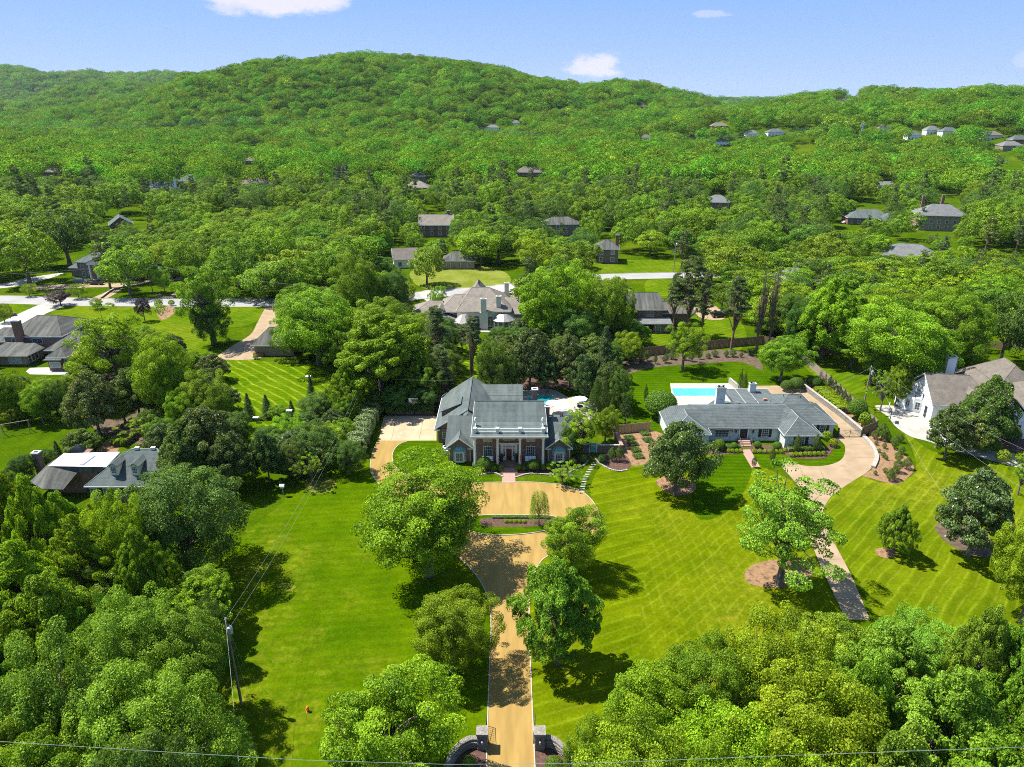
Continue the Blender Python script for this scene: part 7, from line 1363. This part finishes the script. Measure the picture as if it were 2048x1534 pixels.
# lower growth that closes the gaps in the planted belts
def inside(px, py, poly):
    c = False; j = len(poly)-1
    for i in range(len(poly)):
        (xi, yi), (xj, yj) = poly[i], poly[j]
        if (yi > py) != (yj > py) and px < (xj-xi)*(py-yi)/(yj-yi)+xi: c = not c
        j = i
    return c
BELT = [([(130, 790), (180, 745), (300, 690), (420, 745), (470, 850), (540, 880), (600, 860), (700, 850), (712, 930), (600, 950), (500, 1000), (430, 1010), (340, 900), (290, 890), (230, 850), (180, 830)], 6.2, (4.5, 8.5), ['willow0', 'magnolia0', 'oak1', 'magnolia1', 'oak0']),
 ([(1480, 600), (1700, 560), (2060, 540), (2060, 640), (1960, 640), (1880, 660), (1760, 690), (1620, 695), (1480, 690)], 8, (8, 14), ['oak0', 'oak1', 'maple0', 'willow0', 'oak2', 'pine0']),
 ([(570, 650), (690, 560), (800, 590), (836, 700), (800, 800), (760, 790), (640, 720), (585, 725)], 7.5, (6, 11), ['oak0', 'maple1', 'willow0', 'oak2']),
 ([(350, 480), (620, 430), (700, 500), (690, 585), (470, 588), (385, 560)], 9, (8, 13), ['oak0', 'oak1', 'maple0', 'oak2']),
 ([(960, 750), (985, 690), (1100, 670), (1270, 700), (1262, 760), (1190, 775), (1100, 760)], 5.2, (5, 9), ['willow0', 'magnolia1', 'magnolia0', 'cypress0']),
 ([(-30, 1060), (100, 1080), (300, 1130), (330, 1200), (420, 1220), (470, 1330), (450, 1500), (420, 1700), (-60, 1700)], 6.5, (6, 10.5), ['maple0', 'oak1', 'oak0']),
 ([(1250, 1520), (1350, 1470), (1500, 1400), (1700, 1360), (1900, 1370), (2060, 1340), (2120, 1700), (1180, 1700), (1200, 1520)], 6.5, (6, 10.5), ['maple1', 'oak1', 'oak0', 'oak2']),
 ([(-30, 790), (130, 785), (150, 840), (90, 850), (-30, 850)], 5.5, (4, 6.5), ['oak0', 'oak2', 'willow0']),
 ([(1100, 640), (1260, 600), (1275, 700), (1120, 710)], 7, (6, 11), ['oak0', 'willow0', 'oak2']),
 ([(830, 690), (905, 660), (915, 780), (880, 805), (800, 815), (760, 800)], 5.5, (5, 9), ['willow0', 'pine0', 'oak1'])]
rb_ = np.random.RandomState(8)
for poly, sp_, (h0_, h1_), kinds in BELT:
    W_ = [G(min(p[0], 2100), p[1]) for p in poly]; xs = [p.x for p in W_]; ys = [p.y for p in W_]; y = min(ys)
    while y < max(ys):
        x = min(xs)
        while x < max(xs):
            xx = x+rb_.uniform(-.4, .4)*sp_; yy = y+rb_.uniform(-.4, .4)*sp_; px, py, d = PROJ(xx, yy, 0); x += sp_
            if not inside(px, py, poly) or min([(xx-e.location.x)**2+(yy-e.location.y)**2 for e, *_ in TREES]) < (sp_*.42)**2: continue
            H = rb_.uniform(h0_, h1_); k = kinds[rb_.randint(len(kinds))]; put_tree(k, (xx, yy, 0), H, H*(.52 if k[:2] not in ('pi', 'cy') else .25), rb_.choice(list('gyYdlo'), p=[.34, .26, .14, .1, .1, .06]), src=(px, py))
        y += sp_
print('with belts', len(TREES))
# ------------------------------------------------------------------ the wooded district behind: open ground stays open
KEEP = [(135, 495, 215, 600, 600), (300, 520, 365, 560, 565), (100, 500, 140, 560, 562), (0, 540, 140, 615, 615), (340, 590, 620, 620, 620), (208, 425, 240, 460, 460), (405, 425, 460, 490, 490), (365, 335, 395, 368, 372), (295, 358, 340, 382, 386), (270, 430, 325, 460, 462), (215, 380, 245, 440, 440),
 (842, 425, 900, 475, 478), (895, 505, 940, 560, 560), (795, 498, 828, 532, 535), (820, 540, 1020, 580, 582), (1190, 470, 1235, 525, 528), (1190, 520, 1350, 565, 565), (1110, 443, 1140, 470, 472), (1415, 388, 1450, 418, 422), (1585, 545, 1625, 575, 580), (1845, 395, 1930, 455, 470), (1690, 405, 1765, 445, 448), (1785, 495, 1845, 520, 524),
 (815, 355, 850, 380, 384), (480, 345, 540, 370, 374), (485, 315, 515, 330, 333), (90, 335, 125, 350, 354), (670, 330, 700, 350, 353), (660, 305, 710, 325, 328), (300, 555, 345, 600, 600), (1660, 445, 1720, 468, 470), (1840, 450, 1890, 475, 478), (1045, 335, 1075, 352, 356), (450, 300, 540, 312, 314), (1360, 335, 1385, 350, 352), (1745, 360, 1800, 375, 380), (1940, 520, 2048, 560, 560), (1895,540,1920,575,580)]
_keepw = [(G(x0, min(y1, yb)).y, x0, y0, x1, y1, G(0, yb).y) for x0, y0, x1, y1, yb in KEEP]
manpos = [(e.location.x, e.location.y) for e, *_ in TREES]
def hides(x, y, z, H, W):
    px, pyb, d = PROJ(x, y, z); pyt = PROJ(x, y, z+H)[1]; hw = W*F/d*.8
    for x0, y0, x1, y1, yy in VISIBLE:
        if y < yy+6 and px+hw > x0 and px-hw < x1 and pyt < y1 and pyb > y0-2: return True
    return False
def blocked(x, y, H, W, z=0.):
    if hides(x, y, z, H, W): return True
    px, pyb, d = PROJ(x, y, z); _, pyt, _ = PROJ(x, y, z+H); hw = W*F/d*.6; yc0 = pyt+4; yc1 = pyb-(pyb-pyt)*.2
    for (_, x0, y0, x1, y1, ylim) in _keepw:
        if px+hw > x0 and px-hw < x1 and yc1 > y0 and yc0 < y1 and y < ylim+3: return True
        if x0-2 < px < x1+2 and y0 < pyb < y1+3: return True
    return False
rg = np.random.RandomState(21); fill = []
sp = 12.0; y = 190.
while y < 500:
    half = y*.80+30; x = -half
    while x < half:
        xx = x+rg.uniform(-.42, .42)*sp; yy = y+rg.uniform(-.42, .42)*sp; px, py, d = PROJ(xx, yy, 0)
        x += sp
        if -80 < px < 2130:
            lim = 592 if px < 600 else 650 if px < 820 else 578 if px < 1040 else 640 if px < 1190 else 545 if px < 1420 else 640 if px < 1580 else 690
            if py > lim: continue
            if min([(xx-a)**2+(yy-b)**2 for a, b in manpos]) < 34: continue
            # the street
            H = rg.uniform(10.5, 17.5); W = H*rg.uniform(.45, .62); kind = rg.choice(['oak0', 'oak1', 'oak2', 'maple0', 'maple1', 'airy0', 'willow0', 'pine0', 'magnolia0', 'spruce0'], p=[.19, .17, .17, .1, .08, .06, .12, .05, .04, .02])
            if lat_noise(xx, yy, 160, 77) > .55: kind = 'pine0'
            if kind[0] == 'p': H *= 1.15; W *= .62
            if kind[:2] == 'ma' and kind[2] == 'g': H *= .72; W *= .8
            if kind[0] == 's': W *= .55
            ok = False
            for _ in range(6):
                if not blocked(xx, yy, H, W): ok = True; break
                H *= .78; W *= .84
            if not ok or H < 3.5: continue
            tint = rg.choice(list('gyYdlo'), p=[.36, .24, .12, .12, .1, .06]); fill.append((yy, xx, H, W, kind, tint))
    y += sp
def on_street(x, y):
    px, py, _ = PROJ(x, y, 0); yr = np.interp(px, [p[0] for p in RC], [p[1] for p in RC]); return abs(py-yr) < 9
fill = [f for f in fill if not on_street(f[1], f[0])]
fill.sort(); NIND = 95; near = fill[:NIND]; rest = fill[NIND:]
for yy, xx, H, W, kind, tint in near: put_tree(kind, (xx, yy, 0), H, W, tint, src=PROJ(xx, yy, H/2)[:2])
print('trees', len(TREES), 'fill', len(fill))
ground = build_ground()
def band(y0, y1, sp, rng):
    out = []
    for j in range(int((y1-y0)/sp)):
        y = y0+(j+.5)*sp; half = y*.80+60; nx = int(2*half/sp); x = (np.arange(nx)+.5)/nx*2*half-half+rng.uniform(-.45, .45, nx)*sp; out.append(np.stack([x, y+rng.uniform(-.45, .45, nx)*sp], 1))
    return np.concatenate(out)
FARKEEP = [(455, 298, 545, 315, 0), (655, 303, 712, 330, 0), (1362, 336, 1386, 352, 0), (970, 246, 1045, 258, 0), (1285, 266, 1305, 278, 0), (1425, 244, 1465, 262, 0), (1490, 262, 1620, 278, 0), (1575, 286, 1630, 306, 0), (1812, 262, 1850, 278, 0), (1965, 268, 2000, 284, 0), (2005, 282, 2048, 298, 0), (1980, 320, 2048, 342, 0), (1755, 365, 1800, 380, 0), (1675, 198, 1730, 208, 0)]
def instancer(name, P, Z, sc, srcs, rng, label, pick=None):
    V = np.concatenate([P, Z[:, None]-.5], 1); me = bpy.data.meshes.new(name); me.vertices.add(len(V)); me.vertices.foreach_set('co', V.astype(np.float32).ravel())
    for nm, arr in (('sc', sc), ('rz', rng.uniform(0, 6.28, len(P)))):
        a = me.attributes.new(nm, 'FLOAT', 'POINT'); a.data.foreach_set('value', arr.astype(np.float32))
    me.update(); o = link(name, me); tag(o, label, None, None, 'stuff')
    a = me.attributes.new('pick', 'INT', 'POINT'); a.data.foreach_set('value', (rng.randint(0, len(srcs), len(P)) if pick is None else pick).astype(np.int32))
    ng = bpy.data.node_groups.new(name, 'GeometryNodeTree'); ng.interface.new_socket('Geometry', in_out='INPUT', socket_type='NodeSocketGeometry'); ng.interface.new_socket('Geometry', in_out='OUTPUT', socket_type='NodeSocketGeometry')
    gi = ng.nodes.new('NodeGroupInput'); go = ng.nodes.new('NodeGroupOutput'); L = ng.links.new
    g2i = ng.nodes.new('GeometryNodeGeometryToInstance')
    for s in reversed(srcs):
        oi = ng.nodes.new('GeometryNodeObjectInfo'); oi.inputs['Object'].default_value = s; oi.inputs['As Instance'].default_value = True; oi.transform_space = 'ORIGINAL'; L(oi.outputs['Geometry'], g2i.inputs[0])
    def attr(n, t='FLOAT'):
        x = ng.nodes.new('GeometryNodeInputNamedAttribute'); x.data_type = t; x.inputs['Name'].default_value = n; return x.outputs['Attribute']
    ip = ng.nodes.new('GeometryNodeInstanceOnPoints'); L(gi.outputs[0], ip.inputs['Points']); L(g2i.outputs[0], ip.inputs['Instance']); ip.inputs['Pick Instance'].default_value = True
    L(attr('pick', 'INT'), ip.inputs['Instance Index'])
    cx = ng.nodes.new('ShaderNodeCombineXYZ'); L(attr('rz'), cx.inputs[2])
    er = ng.nodes.new('FunctionNodeEulerToRotation'); L(cx.outputs[0], er.inputs[0]); L(er.outputs[0], ip.inputs['Rotation'])
    L(attr('sc'), ip.inputs['Scale']); L(ip.outputs[0], go.inputs[0])
    md = o.modifiers.new('trees', 'NODES'); md.node_group = ng; return o

crown_of = {}
def source(key, px, py, H, tint='g'):
    """one tree of this make, standing in the wood; its crown is what the mass repeats"""
    g = G(px, py); z = float(land(g.x, g.y)); e = put_tree(key, (g.x, g.y, z), H, PROTO[key][2]*H/PROTO[key][3]*1.0, tint, src=(px, py-10)); e.scale = (H/PROTO[key][3],)*3; return e.children[0]
rng = np.random.RandomState(5)
TNAME.update({'far': 'woodland_tree', 'mid': 'shade_tree', 'middark': 'shade_tree', 'midmag': 'magnolia_tree', 'midpine': 'pine_tree'})
ms = [source('mid%d' % i, 300+330*i, 372-3*i, 14) for i in range(4)]+[source('middark0', 1620, 372, 14), source('middark1', 1750, 366, 14), source('midpine0', 620, 362, 18)]
R_ = np.array([(f[1], f[0]) for f in rest]) if rest else np.zeros((0, 2))
instancer('distant_trees', R_, land(R_[:, 0], R_[:, 1])+.3, np.array([(f[2]/14+f[3]/6.5)/2 for f in rest]), ms, rng, 'mixed trees of the wooded housing district before the hills')
P = np.concatenate([band(500, 800, 13, rng), band(800, 1700, 15, rng), band(1700, 3300, 18, rng), band(3300, 4400, 30, rng)])
Z = land(P[:, 0], P[:, 1]); sc = rng.uniform(.75, 1.55, len(P))*np.where(P[:, 1] > 3300, 2.2, np.where(P[:, 1] > 1700, 1.5, 1.15))*(1+.25*lat_noise(P[:, 0], P[:, 1], 90, 4))
ok = np.ones(len(P), bool)
for i in range(len(P)):
    px, py, d = PROJ(P[i, 0], P[i, 1], Z[i])
    if not (-60 < px < 2110): ok[i] = False; continue
    if hides(P[i, 0], P[i, 1], Z[i], 13*sc[i], 7*sc[i]): ok[i] = False; continue
    for (x0, y0, x1, y1, _) in FARKEEP:
        if x0 < px < x1 and y0 < py < y1: ok[i] = False; break
P, Z, sc = P[ok], Z[ok], sc[ok]
fs = [source('far%d' % i, 380+310*i, 318, 13) for i in range(5)]
pk = np.clip(np.round(2+lat_noise(P[:, 0], P[:, 1], 300, 31)*3.4+lat_noise(P[:, 0], P[:, 1], 80, 33)*2.4+rng.normal(size=len(P))*1.3), 0, 4)
instancer('wooded_hills', P, Z, sc, fs, rng, 'dense deciduous woods covering the hills', pk)
print('far', len(P))

# ------------------------------------------------------------------ small planting
def row(n, a, b, hw, label, key='ball1', tint='Y', name='boxwood_shrub', group=None, cat='shrub'):
    for i in range(n):
        t = i/max(1, n-1); px = a[0]+(b[0]-a[0])*t; py = a[1]+(b[1]-a[1])*t
        shrub(px, py, hw, key, tint, label+', '+('leftmost' if i == 0 else 'rightmost' if i == n-1 else ORD[i]+' from left'), 1, name, group, cat)
ORD = ['', 'second', 'third', 'fourth', 'fifth', 'sixth', 'seventh', 'eighth', 'ninth', 'tenth', 'eleventh', 'twelfth', 'thirteenth', 'fourteenth', 'fifteenth', 'sixteenth', 'seventeenth', 'eighteenth', 'nineteenth', 'twentieth']
row(8, (1583, 913), (1646, 911), 5.2, 'round boxwood before the ranch right wing', 'ball1', 'Y', group='boxwood row before the right wing'); row(4, (1457, 905), (1481, 905), 4.6, 'small round boxwood left of the ranch steps', 'ball1', 'Y', group='boxwoods left of the ranch steps'); row(6, (1508, 906), (1562, 906), 4.8, 'round boxwood in the row right of the ranch steps', 'ball1', 'Y', group='boxwoods right of the ranch steps')
row(5, (1012, 1046), (1048, 1046), 4.6, 'round boxwood in the dark bed of the drive island', 'ball1', 'Y', group='boxwoods in the drive island')
for px, py, hw, key, tint, lb in ((1467, 898, 7.5, 'ball2', 'Y', 'large round bush left of the ranch front door'), (1514, 896, 8, 'ball2', 'Y', 'large round bush right of the ranch front door'), (1553, 899, 9, 'ball2', 'Y', 'large round bush in the corner of the ranch right wing'), (1437, 900, 12, 'ball2', 'Y', 'yellow green mounded bush under the ranch window awning'), (1570, 903, 4.5, 'ball1', 'Y', 'lowest bush at the front corner of the ranch right wing'),
     (987, 942, 6.5, 'ball1', 'g', 'round shrub second left of the front steps'), (1001, 942, 6.5, 'ball1', 'y', 'round shrub immediately left of the front steps'), (1036, 941, 6, 'ball1', 'y', 'round shrub immediately right of the front steps'), (1049, 941, 5, 'ball1', 'g', 'small round shrub second right of the front steps'), (1066, 941, 13, 'ball2', 'Y', 'big bright round bush under the right porch bench'), (970, 940, 15, 'ball2', 'Y', 'big bright bush under the left porch bench'), (1086, 940, 6, 'ball1', 'g', 'small shrub right of the big bright round bush'),
     (1100, 940, 8, 'ball1', 'y', 'shrub below the right bay window'), (1166, 925, 9, 'ball2', 'y', 'round yellowish bush left of the teal gate'), (1204, 925, 9, 'ball2', 'g', 'round green bush right of the teal gate'), (1145, 930, 8, 'ball1', 'y', 'low bush beside the stone edging left of the teal gate'), (1151, 938, 5, 'ball1', 'y', 'lowest small bush at the stone edging'),
     (1318, 836, 31, 'ball2', 'y', 'very large round dark green bush left of the rectangular pool'), (1711, 838, 19, 'ball2', 'y', 'dense conical clipped bush beside the pole and stone wall'), (1727, 852, 12, 'ball1', 'l', 'pale low bush below the conical clipped bush'), (937, 1535, 14, 'ball2', 'y', 'large clipped bush inside the left curved stone wall'), (1108, 1545, 20, 'ball2', 'Y', 'large clipped bush inside the right curved stone wall'),
     (512, 718, 5.5, 'ball1', 'g', 'round bush at the corner of the brick garage'), (1652, 880, 10, 'ball1', 'y', 'bush under the shuttered right window of the ranch'), (1665, 893, 9, 'ball1', 'o', 'bush at the right corner of the ranch bed'), (318, 614, 8, 'ball1', 'g', 'round bush beside the street right of the purple tree'), (344, 611, 6, 'ball1', 'g', 'smaller round bush beside the street'), (1985, 905, 15, 'ball2', 'Y', 'bright green bush below the white house'), (2015, 885, 20, 'ball2', 'o', 'reddish olive bush below the white house'), (1960, 905, 14, 'ball1', 'l', 'low pale bush along the path to the white house'), (2003, 925, 14, 'ball1', 'o', 'olive bush beside the pale path at right'), (2040, 925, 12, 'ball1', 'Y', 'bright bush at the right edge beside the pale path'), (1350, 905, 8, 'ball1', 'y', 'low bush at the right foot of the magnolia'),
     (1590, 780, 14, 'ball2', 'g', 'rounded hedge bush at the far end of the ranch drive'), (1572, 782, 12, 'ball2', 'g', 'low rounded bush left of the white table by the drive end'), (1620, 772, 9, 'ball2', 'd', 'dark egg shaped bush, left of a pair at the drive end'), (1632, 776, 10, 'ball2', 'd', 'dark egg shaped bush, right of a pair at the drive end')):
    shrub(px, py, hw, key, tint, lb, 1.25 if 'egg' in lb or 'conical' in lb else 1)
MT['leaf_yellow'] = MT['leaf_box'].copy(); 
for i, (px, py) in enumerate([(552+8*k, 722-.4*k) for k in range(9)]+[(560+9*k, 727) for k in range(5)]): shrub(px, py, 4.6, 'ball1', 'g', 'small clipped shrub beside the brick garage, %s row, %s from left' % ('back' if i < 9 else 'front', ORD[i % 9] or 'first'), .8, 'boxwood_shrub', 'clipped shrubs beside the garage')
for px, py, hw, yt, lb, k in ((1223, 922, 8, 893, 'slim dark holly right of the teal gate, left of a pair', 'cypress1'), (1238, 922, 9, 890, 'slim dark holly right of the teal gate, right of a pair', 'cypress1'), (1592, 905, 7, 868, 'narrow upright shrub left of the right wing window', 'cypress1'), (1631, 903, 8, 866, 'narrow upright shrub right of the right wing window', 'cypress1'), (1543, 928, 6, 893, 'narrow young tree on the small lawn before the ranch', 'cypress1'), (1507, 935, 5, 911, 'slim shrub at the foot of the ranch brick path', 'cypress1')):
    small_plant(px, py, hw, yt, k, 'y', 'upright_shrub', lb)
rr = random.Random(12)
for i in range(10): small_plant(1658+i*9.5, 775+i*9.2, 4.6, 775+i*9.2-26, 'cypress1', 'd', 'cypress_shrub', ('narrow cypress along the grey fence, '+('farthest' if i == 0 else 'nearest' if i == 9 else ORD[i]+' from the far end')), 'cypress row along the grey fence')
pl = [(1762, 880, 12, 843), (1749, 878, 8, 858), (1774, 883, 7, 862), (1788, 898, 9, 868), (1802, 908, 7, 890), (1795, 925, 8, 898), (1812, 938, 9, 912), (1793, 945, 9, 915), (1785, 958, 9, 930), (1778, 962, 8, 935), (1768, 897, 5, 885), (1766, 915, 5, 903), (1772, 920, 4, 910), (1769, 945, 5, 934), (1750, 950, 4, 940), (1800, 885, 6, 868), (1752, 890, 4, 880), (1757, 905, 4, 896)]
for i, (px, py, hw, yt) in enumerate(pl): small_plant(px, py, hw, yt, 'cypress1', 'Y', 'young_shrub', '%s young shrub in the orange mulch bed right of the drive, %s' % ('big' if hw > 7 else 'small', ORD[sorted(pl).index((px, py, hw, yt))]+' from left' if sorted(pl).index((px, py, hw, yt)) else 'leftmost'), 'young shrubs in the orange mulch bed')
for i in range(15): px = 1262+i*17+rr.uniform(-4, 4); py = 727-i*1.2+rr.uniform(-3, 5); small_plant(px, py, rr.uniform(4, 8), py-rr.uniform(12, 22), 'cypress1', rr.choice('gyd'), 'fence_shrub', 'loose shrub along the long brown fence, '+('leftmost' if i == 0 else ORD[i]+' from left'), 'shrubs along the long brown fence')
# long clipped hedges: leaf shells over a run
def hedge(px, w, h, mat, tint, label, n=9000, ls=.1):
    p = [Vector(G(*q)[:2]) for q in px]; b = p[0]; rng = np.random.RandomState(int(px[0][0])); seg = [(p[i+1]-p[i]).length for i in range(len(p)-1)]; tot = sum(seg); t = rng.uniform(0, tot, n); C = np.zeros((n, 3)); N = np.zeros((n, 3))
    for i in range(n):
        s = t[i]; k = 0
        while k < len(seg)-1 and s > seg[k]: s -= seg[k]; k += 1
        d = (p[k+1]-p[k]).normalized(); q = p[k]+d*s; nr = Vector((-d.y, d.x)); a = rng.uniform(-.25, math.pi+.25); u = math.cos(a); v = math.sin(a); bump = 1+.14*math.sin(s*2.1+k)+.1*math.sin(s*5.3+a*3)+rng.uniform(-.12, .05)
        sq = (abs(u)**4+abs(v)**4)**-.25; C[i] = (q.x-b.x+nr.x*u*sq*w/2*bump, q.y-b.y+nr.y*u*sq*w/2*bump, max(.05, h*.5+v*sq*h*.5*bump)); N[i] = (nr.x*u, nr.y*u, v+.2)
    V_, F_, T_ = leaves(C, N, ls, np.clip(.5+rng.normal(size=n)*.22, 0, .98), rng, .6, .6); e = empty('hedge', (b.x, b.y, 0), 0, label, 'hedge'); o = link('foliage', npmesh('foliage', V_, F_, T_, mat), e); o.color = (*TINT[tint], 1)
    mb = MB(); strip(mb, [(q.x-b.x, q.y-b.y) for q in p], w*.6, 0, h*.75); mb.build('hedge_core', 'bark', e); return e
hedge([(748, 822), (738, 850), (722, 885), (712, 915)], 3.4, 3.2, 'leaf_hedge', 'l', 'tall pale green hedge along the left side of the concrete court', 16000, .13)
hedge([(1640, 785), (1665, 805), (1690, 828)], 3.0, 1.5, 'leaf_box', 'Y', 'wide bright hedge between the stone wall and the cypress row', 12000, .11)
hedge([(235, 884), (262, 886)], 3.5, 1.3, 'leaf_box', 'g', 'low rounded hedge behind the white flat roofs', 4000, .1); hedge([(1150, 903), (1180, 903)], 1.2, 1.9, 'leaf_dark', 'd', 'dark ivy mass on the wall left of the teal gate', 3500, .09)
hedge([(984, 1037), (1012, 1037), (1062, 1037), (1100, 1038)], .5, .45, 'leaf_dark', 'g', 'low dark hedge along the far edge of the drive island', 3000, .06); hedge([(945, 937), (1000, 935)], 1.6, .9, 'leaf_dark', 'g', 'dark low planting under the left half of the porch', 3000, .08); hedge([(1034, 934), (1095, 934)], 1.6, .9, 'leaf_dark', 'g', 'dark low planting under the right half of the porch', 3000, .08)
hedge([(780, 826), (868, 826)], 2.2, 2.2, 'leaf_dark', 'd', 'dark hedge behind the basketball court', 7000, .12); hedge([(1420, 898), (1480, 897)], 1.3, .8, 'leaf_dark', 'g', 'dark planting along the ranch wall left of the steps', 3000, .07); hedge([(1575, 902), (1645, 899)], 1.4, .9, 'leaf_dark', 'y', 'green planting along the right wing of the ranch', 3500, .07)
hedge([(84, 706), (99, 713)], 1.0, .8, 'leaf_dark', 'g', 'low hedge before the dark brick house at left', 900, .09); hedge([(150, 566), (185, 563)], 1.5, 1., 'leaf_dark', 'y', 'clipped hedge before the columned brick house', 1500, .12)

# ------------------------------------------------------------------ haze over the valley
hz = MB().box(-9000, 9000, -200, 9600, -40, 292).build('haze', 'bark'); hm = bpy.data.materials.new('haze'); hm.use_nodes = True; nt = hm.node_tree; nt.nodes.remove(nt.nodes['Principled BSDF']); v = nn(nt, 'ShaderNodeVolumePrincipled'); v.inputs['Density'].default_value = HAZE; v.inputs['Color'].default_value = (.72, .86, 1, 1); v.inputs['Anisotropy'].default_value = .1
nt.links.new(v.outputs[0], nt.nodes['Material Output'].inputs['Volume']); hz.data.materials.clear(); hz.data.materials.append(hm); hz['kind'] = 'stuff'; hz['label'] = 'thin blue air over the valley'

# ------------------------------------------------------------------ labels of the trees
LAND = [('the portico house', 1018, 850), ('the white ranch house', 1495, 840), ('the stucco house', 950, 620), ('the dark brick house', 90, 690), ('the white flat roofs', 200, 930), ('the brick garage', 545, 690), ('the columned brick house', 190, 530), ('the white house at right', 1980, 800), ('the octagonal pool', 1080, 795),
        ('the rectangular pool', 1400, 780), ('the drive island', 1030, 1050), ('the gravel drive', 1020, 1250), ('the driveway entrance', 1020, 1500), ('the fire hydrant', 616, 1420), ('the tan ranch drive', 1690, 1180), ('the bottom right corner', 1950, 1480), ('the bottom left corner', 80, 1480), ('the leaning pole', 470, 1330), ('the concrete court', 815, 850), ('the striped back lawn', 600, 770),
        ('the street at left', 400, 605), ('the house behind the pines', 1290, 610), ('the lawn beyond the street', 1265, 535), ('the thin chimney house', 1213, 500), ('the hidden grey roof', 1604, 560), ('the far mansion', 1880, 425), ('the square grey roofed house', 1433, 405), ('the yellowish lawn', 930, 555), ('the two pediment roof', 872, 450),
        ('the blue green hip roof', 378, 350), ('the dark roofed house', 436, 460), ('the orange mulch bed', 1785, 920), ('the teal pool', 1860, 750), ('the red brick ranch', 1738, 425), ('the far meadow', 560, 315), ('the right hillside', 1800, 290), ('the main hill foot', 1050, 300), ('the swing set', 30, 850), ('the long brown fence', 1450, 700), ('the left edge', 0, 480), ('the right edge', 2048, 560), ('the bottom edge', 1350, 1480), ('the left lawn', 620, 1150), ('the right lawn', 1330, 1100)]
KN = {'weep': 'weeping cherry', 'oak': 'broad leafy tree', 'maple': 'dense rounded tree', 'airy': 'open airy tree', 'willow': 'dark spreading tree', 'magnolia': 'glossy magnolia', 'cypress': 'narrow cypress', 'pine': 'tall pine', 'snag': 'thin half bare pine', 'spruce': 'pointed spruce', 'purple': 'purple leaved tree', 'far': 'woodland tree', 'mid': 'shade tree', 'middark': 'dark shade tree', 'midmag': 'glossy magnolia', 'midpine': 'tall pine'}
KT = {'y': 'light green', 'Y': 'yellow green', 'g': 'green', 'd': 'deep green', 'D': 'dark green', 'b': 'bluish green', 'o': 'olive', 'l': 'soft green', 'p': 'dark'}
groups = {}
for (e, base, tint, H, W, src) in TREES:
    px, py, d = PROJ(e.location.x, e.location.y, e.location.z+H*.5); L = min(LAND, key=lambda q: math.hypot((q[1]-px)*.8, q[2]-py)); dx, dy = px-L[1], py-L[2]
    rel = ('left of' if dx < 0 else 'right of') if abs(dx) > abs(dy)*1.2 else ('behind' if dy < 0 else 'in front of')
    if L[0].startswith(('the bottom', 'the left edge', 'the right edge')): rel = 'near'
    sz = 'huge' if H > 17 else 'tall' if H > 13.5 else 'medium' if H > 9 else 'small'
    if base == 'pine' or base == 'midpine': sz = 'dark'
    lab = '%s %s %s %s %s' % (sz, KT[tint], KN[base], rel, L[0]); groups.setdefault(lab.replace('dark dark', 'dark').replace('tall green tall pine', 'green tall pine'), []).append((px, py, e))
ORD = ['', 'second', 'third', 'fourth', 'fifth', 'sixth', 'seventh', 'eighth', 'ninth', 'tenth', 'eleventh', 'twelfth', 'thirteenth', 'fourteenth', 'fifteenth', 'sixteenth', 'seventeenth', 'eighteenth', 'nineteenth', 'twentieth']
for lab, L in groups.items():
    L.sort(key=lambda q: q[0])
    for i, (px, py, e) in enumerate(L):
        e['label'] = lab if len(L) == 1 else (('leftmost ' if i == 0 else 'rightmost ' if i == len(L)-1 else ORD[min(i, 19)]+' from left ')+lab)
        if len(e['label'].split()) > 16: e['label'] = e['label'].replace('broad leafy tree', 'tree').replace('dense rounded tree', 'tree').replace('dark spreading tree', 'dark tree')
        e['group'] = 'trees of the district' if PROJ(e.location.x, e.location.y, 0)[2] > 200 else 'trees of the gardens'
